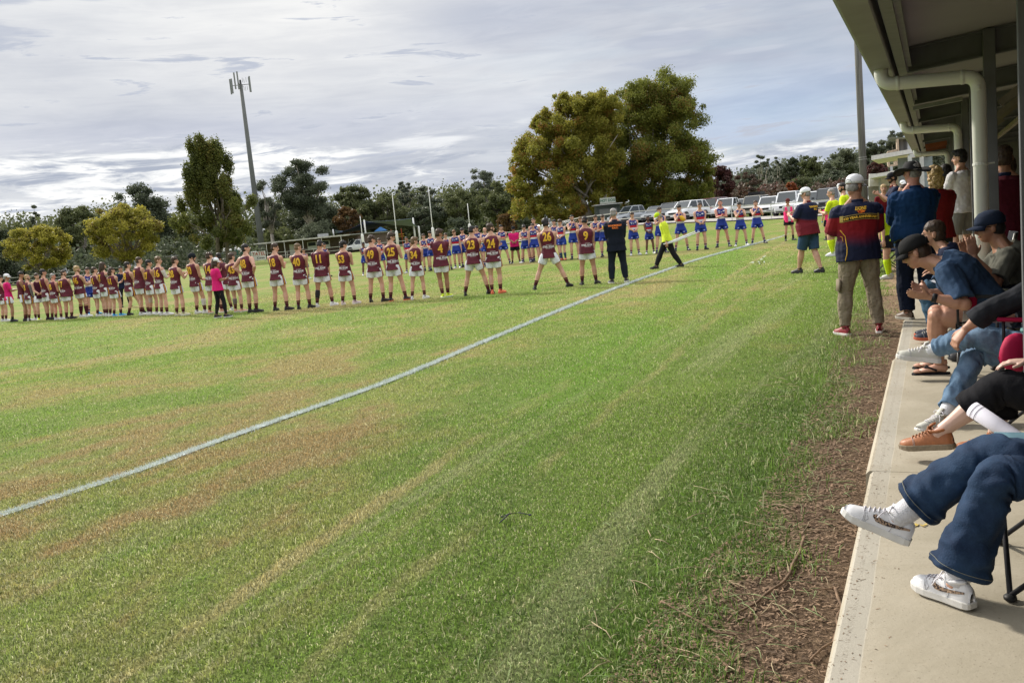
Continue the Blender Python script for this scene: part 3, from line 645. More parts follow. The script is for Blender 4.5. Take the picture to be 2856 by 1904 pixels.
fence([at(x, d) for x, d in ((-80, 104), (80, 110), (250, 116), (430, 122), (620, 126), (800, 126), (950, 124), (1130, 120), (1330, 112))], 4.0, 'low white pipe fence round the far left side of the oval')
# advert boards on the fence
def board(px0, px1, d, z0, z1, mt, lab, texts=()):
    a, b = at(px0, d), at(px1, d); c = (a + b) / 2; s = empty('sign', c); tag(s, lab, 'sign'); x = (b - a).normalized(); L = (b - a).length; y = V((-x.y, x.x, 0))
    mb = MB(); mb.beam(V((0, 0, (z0 + z1) / 2)) - x * L / 2, V((0, 0, (z0 + z1) / 2)) + x * L / 2, .04, z1 - z0); mb.build('panel', mt, s)
    for q in (-.42, .42):
        mb = MB(); mb.tube([x * (L * q) + y * .05, x * (L * q) + y * .05 + V((0, 0, z1))], [.03, .03], n=6); mb.build('leg', galv, s)
    for s_, size, ox, oz, mt2, bold in texts: flat_text('lettering', s_, size, mt2, s, x * ox + V((0, 0, oz)) - y * .03, x, bold)
    return s
redt = mat('sign_red', (.42, .05, .03), .6); blkt = mat('sign_black', (.02, .02, .02), .6); blut = mat('sign_blue', (.15, .42, .60), .6); grn = mat('sign_green', (.02, .10, .06), .6)
board(700, 740, 121, .25, 1.45, white, 'white fence sign with red TATEL lettering beside the player numbered 48', (('TATEL', .62, .1, 1.1, redt, .01), ('Kiewa', .42, .3, .55, blkt, .005)))
board(1244, 1293, 114, .1, 1.0, white, 'white fence banner with faded red print behind the player numbered 4', (('CAFE', .5, -.2, .75, redt, .0), ('BAKERY', .30, -.3, .35, blut, .0)))
# brick clubhouse
def quadbox(mb, a, b, dep, z0, z1):
    x = (b - a).normalized(); y = V((-x.y, x.x, 0)) * dep
    vs = [a, b, b + y, a + y]; mb.add([V((p.x, p.y, z0)) for p in vs] + [V((p.x, p.y, z1)) for p in vs], [(3, 2, 1, 0), (4, 5, 6, 7), (0, 1, 5, 4), (1, 2, 6, 5), (2, 3, 7, 6), (3, 0, 4, 7)])
brick = matf('brown_brick', lambda t, x, y, z, o: mixc(t, sstep(t, noise_(t, o, 2.5, 5, .7), .3, .7), (.085, .062, .048), (.135, .10, .08)), .85)
cd = 138; a = at(742, cd + 3); b = at(1000, cd - 6); cl = empty('clubhouse', a); tag(cl, 'long low brown brick clubhouse with a flat white edged verandah roof', 'building')
x = (b - a).normalized(); y = V((-x.y, x.x, 0)); L = (b - a).length; mb = MB(); quadbox(mb, V((0, 0, 0)), x * L, 8, -.5, 2.5); mb.build('wall', brick, cl)
mb = MB(); quadbox(mb, -x * 1.5 - y * 2.2, x * (L + .3) - y * 2.2, 11, 2.5, 2.62); mb.build('roof', mat('tin_roof', (.30, .31, .30), .6), cl)
mb = MB(); mb.beam(-x * 1.5 - y * 2.23 + V((0, 0, 2.58)), x * (L + .3) - y * 2.23 + V((0, 0, 2.58)), .04, .2); mb.build('fascia', mat('old_white', (.50, .49, .45), .7, var=.25, nscale=1.5), cl)
for k in range(6): mb = MB(); q = x * (-1.4 + k * L / 5) - y * 2.15; mb.tube([q, q + V((0, 0, 2.5))], [.05, .05], n=6); mb.build('post', white, cl)
for k, (wd, z0, z1, mt_, nm) in enumerate(((1.0, 0, 2.0, white, 'door'), (1.8, .9, 2.1, None, 'window'), (1.8, .9, 2.1, None, 'window'), (.9, 0, 2.0, mat('door_grey', (.30, .29, .27), .7), 'door'), (1.0, .9, 2.0, None, 'window'))):
    mb = MB(); q = x * (L * (.30, .52, .66, .83, .93)[k]) - y * .03; mb.beam(q - x * wd / 2 + V((0, 0, (z0 + z1) / 2)), q + x * wd / 2 + V((0, 0, (z0 + z1) / 2)), .06, z1 - z0)
    wn = mb.build(nm, mt_ or white, cl)
    if not mt_: mb = MB(); q = q - y * .035; mb.beam(q - x * wd * .42 + V((0, 0, z0 + .85)), q + x * wd * .42 + V((0, 0, z0 + .85)), .02, .55); mb.build('pane', mat('dark_glass', (.03, .035, .04), .15, spec=.6), wn)
mb = MB(); quadbox(mb, x * .45 * L + y * 3, x * .45 * L + x * 1.2 + y * 3, 1.2, 2.6, 3.2); mb.build('vent', galv, cl)
# beige hut, green cabin, old shelter
def hut(name, px0, px1, d, dep, h, wm, rm_, lab, cat, domed=False):
    a = at(px0, d); b = at(px1, d); e = empty(name, a); tag(e, lab, cat); L = (b - a).length; x = (b - a).normalized(); y = V((-x.y, x.x, 0))
    mb = MB(); quadbox(mb, V(), x * L, dep, -.5, h); mb.build('wall', wm, e)
    mb = MB()
    if domed: mb.tube([x * -.1 + y * dep / 2 + V((0, 0, h)), x * .6 + y * dep / 2 + V((0, 0, h + .05)), x * (L - .6) + y * dep / 2 + V((0, 0, h + .05)), x * (L + .1) + y * dep / 2 + V((0, 0, h))], [(dep * .35, .2), (dep * .5, .55), (dep * .5, .55), (dep * .35, .2)], ref=y, n=14); mb.build('roof', rm_, e, smooth=True)
    else: quadbox(mb, x * -.3 - y * .4, x * (L + .3) - y * .4, dep + .8, h, h + .12); mb.build('roof', rm_, e)
    mb = MB(); q = x * L * .3 - y * .03; mb.beam(q + V((0, 0, 1)), q + x * .9 + V((0, 0, 1)), .05, 2.0); mb.build('door', mat('door_grey', (.30, .29, .27), .7), e)
    mb = MB(); q = x * L * .6 - y * .03; mb.beam(q + V((0, 0, 1.5)), q + x * 1.2 + V((0, 0, 1.5)), .05, .7); mb.build('shutter', mat('shutter_brown', (.16, .13, .10), .7), e)
hut('storage_hut', 443, 545, 138, 5, 1.9, mat('beige_block', (.30, .255, .19), .85, var=.1, nscale=1), galv, 'low beige block hut with a tin roof behind the left players', 'hut')
hut('toilet_cabin', 606, 664, 148, 3, 2.0, mat('dark_green', (.03, .10, .07), .6), white, 'dark green portable cabin with a domed white roof under the poplar', 'cabin', True)
hut('shelter', 508, 538, 160, 3, 2.6, mat('shed_dark', (.05, .05, .05), .8), galv, 'old dark open shelter with a tin roof beyond the hut', 'shelter')
# shade sails with their posts, playground
pd = 150; sails = empty('shade_structure', at(1016, pd)); tag(sails, 'navy playground shade sails stretched between white posts', 'shade sail'); so_ = V(sails.location)
for px, pxb, py in ((1151, 1158, 608), (1168, 1171, 631), (1014, 1023, 614), (930, 934, 640)):
    b = at(pxb, pd); h = zat(px, py, pd) - b.z; mb = MB(); mb.tube([b - so_, b - so_ + V((0, 0, h))], [.16, .13], n=10); mb.build('post', white, sails, smooth=True)
def sail(pts, mt_, nm='sail'):
    q = [D(px, py, d) - so_ for px, py, d in pts]; mb = MB(); n = 10
    for j in range(n + 1):
        for i in range(n + 1):
            u, v_ = i / n, j / n; p = (q[0] * (1 - u) + q[1] * u) * (1 - v_) + (q[3] * (1 - u) + q[2] * u) * v_
            c = (q[0] + q[1] + q[2] + q[3]) / 4; k = 1 - .16 * (4 * u * (1 - u) * (1 if v_ in (0, 1) else 0) + 4 * v_ * (1 - v_) * (1 if u in (0, 1) else 0)); p = c + (p - c) * k; mb.v.append(tuple(p))
    for j in range(n):
        for i in range(n): k = j * (n + 1) + i; mb.f.append((k, k + 1, k + n + 2, k + n + 1))
    o = mb.build(nm, mt_, sails, smooth=True); md = o.modifiers.new('s', 'SOLIDIFY'); md.thickness = .03
navy = mat('sail_navy', (.012, .018, .045), .8); pale = mat('sail_pale', (.20, .25, .33), .8)
sail([(1026, 618, 151), (1148, 609, 146), (1168, 633, 150), (1100, 628, 154)], pale)
sail([(1018, 616, 151), (1105, 624, 153), (1020, 642, 155), (940, 652, 149)], navy); sail([(932, 641, 148), (956, 645, 150), (958, 648, 150), (935, 652, 149)], pale)
pg = empty('playground', at(1075, 156)); tag(pg, 'red and yellow playground frame with a blue roof under the shade sails', 'playground'); po = V(pg.location)
red_ = mat('play_red', (.28, .05, .02), .6); yel = mat('play_yellow', (.45, .26, .03), .6); blu = mat('play_blue', (.02, .12, .32), .6)
for k in range(6): mb = MB(); mb.tube([V((-1.5 + k * .9, 0, 0)), V((-1.5 + k * .9, 0, 3.0 if k % 2 else 2.4))], [.09, .09], n=6); mb.build('post', red_, pg)
mb = MB(); mb.box((0, 0, 1.4), (3, 1.5, .15)); mb.box((1.8, 0, 2.1), (3.2, .1, .12)); mb.box((1.8, 0, 1.7), (3.2, .1, .12)); mb.build('platform', yel, pg)
mb = MB(); mb.beam(V((.6, -.6, 1.6)), V((-.1, -2.2, .1)), .7, .08); mb.build('slide', yel, pg)
mb = MB(); mb.box((-.6, 0, 3.3), (2.2, 1.6, .7), taper=.1); mb.build('canopy', blu, pg)
# hot dog stall and its sign
hd = 86; hs = empty('hot_dog_stall', at(1690, hd)); tag(hs, 'small grey green food stall under the plane trees with a hand lettered HOT DOG board', 'stall')
mb = MB(); mb.box((.2, 0, 1.0), (2.3, 1.8, 2.0)); mb.build('wall', mat('stall_green', (.06, .075, .065), .7), hs)
mb = MB(); mb.box((.2, -.92, 1.35), (1.7, .05, .6)); mb.build('hatch', mat('hatch_grey', (.16, .17, .16), .6), hs); mb = MB(); mb.box((.2, -.2, 2.05), (2.7, 2.6, .08)); mb.build('roof', galv, hs)
mb = MB(); mb.box((.25, -.6, 2.42), (1.5, .05, .55)); pn = mb.build('sign_panel', mat('sign_cream', (.36, .38, .33), .7), hs); flat_text('lettering', 'HOT DOG', .36, grn, pn, (.25, -.64, 2.42), (1, 0, 0), .008, .85)
# canteen pavilion beyond the stand: awnings, wall, upper deck, corrugated block
pv = empty('pavilion', at(2520, 38)); tag(pv, 'pale canteen pavilion with two thin white awnings beyond the stand', 'building'); o = V(pv.location)
def P_(px, py, d): return D(px, py, d) - o
def slab(a, b, dep, th_, name, mt_):
    mb = MB(); y = AX * dep; vs = []
    for z in (-th_ / 2, th_ / 2):
        for p in (a, b, b + y, a + y): vs.append(p + V((0, 0, z)))
    mb.add(vs, [(3, 2, 1, 0), (4, 5, 6, 7), (0, 1, 5, 4), (1, 2, 6, 5), (2, 3, 7, 6), (3, 0, 4, 7)]); return mb.build(name, mt_, pv)
awn = mat('awning_white', (.60, .61, .60), .5)
slab(P_(2430, 441, 33), P_(2600, 412, 33), 5, .16, 'awning', awn); slab(P_(2424, 493, 46), P_(2580, 466, 46), 6, .18, 'awning', awn)
mb = MB(); mb.beam(P_(2524, 440, 33.5), P_(2532, 640, 33.5), .5, .3, AX); mb.build('column', mat('pav_grey', (.22, .235, .25), .6), pv)
pw = mat('pav_frame', (.50, .52, .52), .5)
mb = MB()
for a, b in (((2537, 434), (2545, 640)), ((2537, 436), (2600, 424)), ((2570, 430), (2577, 640))): mb.beam(P_(a[0], a[1], 33), P_(b[0], b[1], 33), .14, .14, AX)
mb.build('window_frame', pw, pv)
mb = MB(); q = [P_(2545, 443, 33.2), P_(2600, 433, 33.2), P_(2610, 640, 33.2), P_(2552, 640, 33.2)]; mb.add(q, [(0, 1, 2, 3)]); mb.build('pane', mat('pav_glass', (.20, .26, .27), .2, spec=.6), pv)
mb = MB(); q = [P_(2420, 500, 50), P_(2600, 480, 50), P_(2606, 600, 50), P_(2424, 600, 50)]; q += [p + AX * 4 for p in q]; mb.add(q, [(3, 2, 1, 0), (4, 5, 6, 7), (0, 1, 5, 4), (1, 2, 6, 5), (2, 3, 7, 6), (3, 0, 4, 7)]); mb.build('wall', mat('pav_wall', (.24, .235, .20), .8), pv)
mb = MB(); mb.beam(P_(2424, 503, 49.8), P_(2560, 497, 49.8), .1, .7); mb.build('wall_band', mat('pav_band', (.50, .50, .47), .6), pv)
cor = matf('ribbed_grey', lambda t, x, y, z, o: mixc(t, math_(t, 'GREATER_THAN', math_(t, 'SINE', math_(t, 'MULTIPLY', x, 16)), 0), (.07, .075, .08), (.13, .135, .14)), .6)
def blk(px0, px1, py0, py1, d, dep, name, mt_):
    mb = MB(); q = [P_(px0, py1, d), P_(px1, py1, d), P_(px1, py0, d), P_(px0, py0, d)]; q += [p + AX * dep for p in q]; mb.add(q, [(0, 1, 2, 3), (7, 6, 5, 4), (1, 0, 4, 5), (2, 1, 5, 6), (3, 2, 6, 7), (0, 3, 7, 4)]); return mb.build(name, mt_, pv)
blk(2502, 2531, 386, 425, 58, 3, 'upper_block', cor); blk(2530, 2600, 372, 430, 58.3, 3, 'side_wall', mat('pav_bluewhite', (.50, .56, .62), .6)); blk(2480, 2534, 383, 387, 57, 4, 'upper_roof', mat('roof_olive', (.14, .15, .11), .7)); blk(2502, 2522, 441, 456, 58, 3, 'lower_block', cor)
mb = MB(); pk = mat('rail_tan', (.45, .36, .28), .7)
for a, b in (((2476, 425), (2502, 419)), ((2476, 430), (2502, 424)), ((2476, 425), (2477, 432)), ((2477, 449), (2495, 446)), ((2478, 464), (2512, 457)), ((2477, 449), (2479, 464)), ((2496, 446), (2497, 460)), ((2502, 388), (2504, 425)), ((2503, 444), (2505, 458))): mb.beam(P_(a[0], a[1], 57), P_(b[0], b[1], 57), .13, .13)
mb.build('balcony_rail', pk, pv)
mb = MB()
for a, b in (((2486, 464), (2487, 480)), ((2510, 462), (2511, 476)), ((2454, 497), (2456, 600)), ((2484, 500), (2486, 600))): mb.beam(P_(a[0], a[1], 47), P_(b[0], b[1], 47), .12, .12, AX)
mb.build('post', mat('pav_post', (.3, .31, .31), .6), pv)

# ================================================================== VEHICLES
glass = mat('car_glass', (.03, .04, .045), .08, spec=.8); tyre = mat('tyre', (.018, .018, .018), .85); rim = mat('alloy', (.35, .36, .37), .35, .7); trim = mat('black_trim', (.02, .02, .022), .6)
lampm = mat('lamp_lens', (.75, .77, .80), .1, spec=.8); tailm = mat('tail_lens', (.30, .01, .01), .2)
def paint(n, c): return mat('paint_' + n, c, .28, var=.02, coat=.5, spec=.5)
PW = paint('white', (.66, .68, .70)); PS = paint('silver', (.33, .36, .39)); PR = paint('red', (.14, .012, .015)); PB = paint('beige', (.36, .34, .28)); PD = paint('dark', (.03, .035, .045)); PT = paint('teal', (.10, .24, .27)); PG = paint('grey', (.16, .17, .18))
PROF = {  # length, half width, bonnet height, roof height, positions of cowl, screen top, roof rear, tail top (metres from centre, front = +)
 'suv': (4.6, .92, 1.05, 1.72, 1.05, .35, -1.75, -2.22), 'hatch': (4.3, .88, .92, 1.50, 1.10, .25, -1.3, -2.05), 'ute': (5.2, .93, 1.08, 1.78, 1.15, .5, -.75, -1.0), 'van': (4.9, .95, 1.15, 1.98, 1.5, .85, -2.2, -2.4), 'wagon': (4.9, .95, 1.15, 1.92, 1.05, .75, -2.3, -2.4)}
def vehicle(px, dist, head, kind, pm_, lab, rack=False, scale=1., loc=None, group=None):
    L, hw, hb, hr, cw, st_, rr_, tt = PROF[kind]; p = at(px, dist) if loc is None else V(loc); e = empty('parked_car', p, 0, scale); e.rotation_euler = (0, 0, -R_(head)); tag(e, lab, 'car' if kind not in ('ute', 'van') else kind, group)
    gc = .30; fr, re = L / 2, -L / 2; mb = MB()
    st = [(re, .42, hb * .72, .86), (re + .06, gc, hb * .97, .97), (re + .6, gc, hb * 1.0, 1.0), (rr_ * .5, gc, hb, 1.0), (cw, gc, hb, 1.0), (cw + .35, gc, hb * .97, .99), (fr - .35, gc, hb * .88, .95), (fr - .06, gc + .02, hb * .78, .86), (fr, .42, hb * .62, .78)]
    for y, z0, z1, k in st:
        w_ = hw * k
        for x, z in ((w_ * .93, z0), (w_, z0 + (z1 - z0) * .3), (w_ * .99, z0 + (z1 - z0) * .75), (w_ * .90, z1), (-w_ * .90, z1), (-w_ * .99, z0 + (z1 - z0) * .75), (-w_, z0 + (z1 - z0) * .3), (-w_ * .93, z0)): mb.v.append((x, y, z))
    n = 8
    for i in range(len(st) - 1):
        for k in range(n): mb.f.append((i * n + k, i * n + (k + 1) % n, (i + 1) * n + (k + 1) % n, (i + 1) * n + k))
    mb.f.append(tuple(range(n - 1, -1, -1))); mb.f.append(tuple((len(st) - 1) * n + k for k in range(n)))
    body = mb.build('body', pm_, e, smooth=False, bevel=.03)
    for s in (-1, 1):       # wheel arches + wheels
        for y in (fr - .85, re + .9):
            m2 = MB(); m2.tube([V((s * (hw - .20), y, .36)), V((s * (hw + .012), y, .36))], [.43, .43], ref=(0, 1, 0), n=18); m2.build('wheel_arch', trim, e)
            m2 = MB(); m2.tube([V((s * (hw - .22), y, .35)), V((s * (hw + .03), y, .35))], [.35, .35], ref=(0, 1, 0), n=20); wl = m2.build('wheel', tyre, e)
            m2 = MB(); m2.tube([V((s * (hw + .03), y, .35)), V((s * (hw + .045), y, .35))], [.21, .19], ref=(0, 1, 0), n=10); m2.build('rim', rim, wl)
    gh = [(cw + .02, hw * .86, hb - .02), (st_, hw * .74, hr - .04), (rr_, hw * .74, hr - .05), (tt, hw * .86, hb - .02)]
    if kind == 'ute': gh[3] = (-1.0, hw * .86, hb - .02)
    m2 = MB()
    for y, w_, z in gh: m2.v += [(-w_, y, z), (w_, y, z)]
    m2.f += [(0, 1, 3, 2), (2, 3, 5, 4), (4, 5, 7, 6), (0, 2, 4, 6), (1, 7, 5, 3), (0, 6, 7, 1)]; m2.build('windows', glass, e)
    m2 = MB(); m2.add([(-hw * .74, st_ + .02, hr - .035), (hw * .74, st_ + .02, hr - .035), (hw * .74, rr_ - .02, hr - .045), (-hw * .74, rr_ - .02, hr - .045), (-hw * .66, st_ - .15, hr + .02), (hw * .66, st_ - .15, hr + .02), (hw * .66, rr_ + .15, hr + .01), (-hw * .66, rr_ + .15, hr + .01)], [(0, 1, 5, 4), (1, 2, 6, 5), (2, 3, 7, 6), (3, 0, 4, 7), (4, 5, 6, 7), (3, 2, 1, 0)])
    for s in (-1, 1):       # pillars
        for (ya, wa, za), (yb, wb_, zb) in ((gh[0], gh[1]), (gh[3], gh[2])): m2.beam(V((s * wa, ya, za)), V((s * wb_, yb, zb)), .09, .07)
        ys = [st_ - .75] if kind in ('ute',) else [st_ - .85, st_ - 1.65 if kind != 'hatch' else st_ - 1.4]
        for y in ys:
            if y > rr_: m2.beam(V((s * hw * .87, y, hb - .03)), V((s * hw * .745, y, hr - .04)), .03, .10, (0, 1, 0))
    m2.build('roof', pm_, e)
    if kind == 'ute':
        m2 = MB(); m2.box((0, re + .78, hb + .02), (hw * 1.8, 1.45, .10)); m2.build('tray', trim if pm_ is not PS else pm_, e)
    for s in (-1, 1):
        m2 = MB(); m2.box((s * hw * .66, fr - .10, hb * .70), (.34, .16, .17)); m2.build('headlight', lampm, e)
        m2 = MB(); m2.box((s * hw * .80, re + .05, hb * .78), (.20, .10, .30)); m2.build('tail_light', tailm, e)
        m2 = MB(); m2.box((s * (hw + .12), cw - .15, hb + .08), (.2, .12, .16)); m2.build('mirror', pm_, e)
    m2 = MB(); m2.box((0, fr - .035, hb * .66), (hw * .85, .1, .18)); m2.build('grille', trim, e)
    m2 = MB(); m2.box((0, fr - .02, .43), (hw * 1.5, .12, .18)); m2.build('bumper', trim, e)
    m2 = MB(); m2.box((0, fr + .045, .47), (.37, .01, .11)); m2.build('number_plate', white, e)
    if rack:
        m2 = MB(); m2.box((0, -.5, hr + .10), (hw * 1.35, 2.0, .05)); m2.box((0, -.7, hr + .24), (hw * 1.2, 1.5, .22)); m2.build('roof_rack', trim, e)
    return e
RG = 'cars parked facing the field at the right'
for a in ((1573, 100, 160, 'wagon', PG, 'grey wagon half hidden behind the tall clapping blue player'), (1527, 108, 150, 'suv', PW, 'white car seen just left of the player numbered 26'),
          (1765, 82, 240, 'ute', PS, 'silver dual cab ute parked beside the hot dog stall'), (1833, 80, 215, 'hatch', PS, 'small silver hatchback in front of the plane tree trunk'), (1872, 79, 215, 'suv', PG, 'dark grey car half hidden behind the yellow capped umpire'),
          (1918, 74, 228, 'suv', PW, 'pale white rounded car left of the dark red one'), (1988, 79, 215, 'wagon', PR, 'dark red wagon in the row of white vehicles'),
          (2030, 75, 212, 'ute', PW, 'white ute parked right of the dark red wagon'), (2106, 77, 212, 'wagon', PB, 'old beige four wheel drive carrying a loaded roof rack'), (2062, 84, 212, 'suv', PW, 'white car standing behind the white ute'),
          (2148, 73, 210, 'suv', PW, 'white sports utility car next to the beige four wheel drive'), (2202, 69, 208, 'van', PW, 'large white van behind the boy in the pink vest'), (2258, 67, 208, 'ute', PW, 'white ute with a black bull bar behind the man in the white cap'),
          (2312, 65, 208, 'wagon', PD, 'dark wagon at the right end of the parked row'), (2354, 80, 208, 'van', PW, 'white van with a tall roof far behind the umpires'), (2440, 62, 205, 'suv', PW, 'white car below the lower awning of the pavilion')):
    vehicle(*a[:6], rack=(a[4] is PB), group=RG, scale=.93)
LG = 'cars parked far away on the left'
for a in ((8, 128, 150, 'wagon', PW, 'white wagon cut by the left edge of the picture'), (58, 132, 150, 'suv', PW, 'white car behind the blond player on the far left'), (170, 136, 150, 'ute', PW, 'white ute behind the far left row of players'),
          (252, 134, 165, 'van', PW, 'white van with dark windows right of the player numbered 46'), (380, 142, 165, 'ute', PW, 'white ute seen left of the player numbered 7'), (522, 152, 140, 'suv', PW, 'white sedan in front of the beige hut'),
          (578, 156, 150, 'hatch', PD, 'dark hatchback right of the helmeted player'), (668, 158, 150, 'wagon', PG, 'grey wagon parked under the poplar'), (714, 160, 150, 'hatch', PW, 'white hatchback above the TATEL sign'), (995, 132, 230, 'ute', PW, 'white ute parked beside the brick clubhouse'), (965, 138, 200, 'hatch', PT, 'teal hatchback left of the clubhouse ute')):
    vehicle(*a[:6], group=LG)
# ================================================================== TREES
def leafmat(name, c1, c2, c3=None, tr=.25):
    tr = min(.5, tr + .15); c1, c2 = [tuple(x * 1.45 for x in c) for c in (c1, c2)]; c3 = c3 and tuple(x * 1.2 for x in c3)
    if name in MATS: return MATS[name]
    m = bpy.data.materials.new(name); m.use_nodes = True; t = m.node_tree; b = t.nodes['Principled BSDF']; mo = t.nodes['Material Output']
    a = nd(t, 'ShaderNodeVertexColor', layer_name='Col'); s = nd(t, 'ShaderNodeSeparateColor'); lk(t, a.outputs[0], s.inputs[0])
    c = mixc(t, s.outputs[0], c1, c2)
    if c3: c = mixc(t, sstep(t, s.outputs[1], .74, .95), c, c3)
    lk(t, c, b.inputs['Base Color']); b.inputs['Roughness'].default_value = .55; b.inputs['Specular IOR Level'].default_value = .25
    q = nd(t, 'ShaderNodeBsdfTranslucent'); lk(t, c, q.inputs[0]); mx = nd(t, 'ShaderNodeMixShader'); mx.inputs[0].default_value = tr
    lk(t, b.outputs[0], mx.inputs[1]); lk(t, q.outputs[0], mx.inputs[2]); lk(t, mx.outputs[0], mo.inputs[0]); MATS[name] = m; return m
def leaves(name, cen, rad, n, size, mt_, parent, seed, flat=1.0, shell=.55, droop=0.):
    """n leaf faces spread over clumps: cen (k,3), rad (k,3)"""
    rg = np.random.default_rng(seed); cen = np.array(cen, 'f'); rad = np.array(rad, 'f'); k = len(cen)
    wgt = rad[:, 0] * rad[:, 2]; wgt /= wgt.sum(); idx = rg.choice(k, n, p=wgt)
    d = rg.normal(size=(n, 3)); d /= np.linalg.norm(d, axis=1)[:, None]; r = np.clip(np.abs(rg.normal(.66, .27, n)), 0, 1.35)
    p = cen[idx] + d * rad[idx] * r[:, None]; s = size * rg.uniform(.6, 1.35, n)
    nrm = d * .5 + rg.normal(size=(n, 3)) * .8; nrm /= np.linalg.norm(nrm, axis=1)[:, None]; a = np.cross(nrm, rg.normal(size=(n, 3)) + (0, 0, .001)); a /= np.linalg.norm(a, axis=1)[:, None]
    if droop: a = a * (1 - droop) + np.array((0, 0, -1.)) * droop; a /= np.linalg.norm(a, axis=1)[:, None]; nrm = np.cross(a, rg.normal(size=(n, 3))); nrm /= np.linalg.norm(nrm, axis=1)[:, None]
    b = np.cross(nrm, a); s = s[:, None]; P = np.stack([p - a * s * .5, p + b * s * .36 * flat, p + a * s * .5, p - b * s * .36 * flat], 1).astype('f')
    me = bpy.data.meshes.new(name); me.vertices.add(n * 4); me.vertices.foreach_set('co', P.ravel()); me.loops.add(n * 4); me.loops.foreach_set('vertex_index', np.arange(n * 4, dtype='i')); me.polygons.add(n)
    me.polygons.foreach_set('loop_start', np.arange(n, dtype='i') * 4); me.polygons.foreach_set('loop_total', np.full(n, 4, 'i')); me.update(calc_edges=True)
    at_ = me.color_attributes.new('Col', 'FLOAT_COLOR', 'POINT'); c = np.zeros((n, 4, 4), 'f'); ck = rg.random(k); c2 = rg.random(k)
    c[:, :, 0] = np.clip(.55 * ck[idx] + .6 * rg.random(n) - .08, 0, 1)[:, None]; c[:, :, 1] = np.clip(.65 * c2[idx] + .45 * rg.random(n), 0, 1)[:, None]; c[:, :, 3] = 1
    at_.data.foreach_set('color', c.ravel()); me.materials.append(mt_); o = bpy.data.objects.new(name, me); COL.objects.link(o)
    if parent: o.parent = parent
    return o
L_pl = leafmat('plane_leaf', (.105, .112, .018), (.235, .215, .036), (.27, .14, .035), .40)
L_pl2 = leafmat('plane_leaf_green', (.078, .095, .020), (.170, .182, .034), (.19, .11, .03), .35)
L_yel = leafmat('yellow_leaf', (.110, .110, .022), (.31, .275, .045), (.14, .10, .04), .35)
L_pop = leafmat('poplar_leaf', (.048, .062, .018), (.120, .130, .030), (.16, .14, .035), .3)
L_gum = leafmat('gum_leaf', (.058, .070, .048), (.120, .135, .095), None, .25)
L_dk = leafmat('dark_leaf', (.038, .050, .032), (.088, .102, .062), None, .22)
L_olv = leafmat('olive_leaf', (.050, .062, .028), (.110, .122, .050), None, .25)
L_red = leafmat('plum_leaf', (.045, .018, .020), (.110, .045, .040), (.07, .05, .035), .25)
L_brn = leafmat('brown_twig', (.050, .036, .028), (.115, .085, .062), (.10, .04, .03), .1)
L_rus = leafmat('rust_leaf', (.060, .036, .016), (.13, .075, .028), None, .2)
L_grg = leafmat('grey_green_leaf', (.060, .072, .045), (.125, .140, .085), None, .15)
L_ora = leafmat('orange_leaf', (.14, .035, .015), (.22, .07, .025), None, .2)
bark = mat('bark', (.16, .135, .11), .9, var=.35, nscale=4, bump=.4); barkp = mat('pale_bark', (.32, .29, .25), .85, var=.3, nscale=3, bump=.3); barkd = mat('dark_bark', (.06, .05, .045), .9, var=.3)
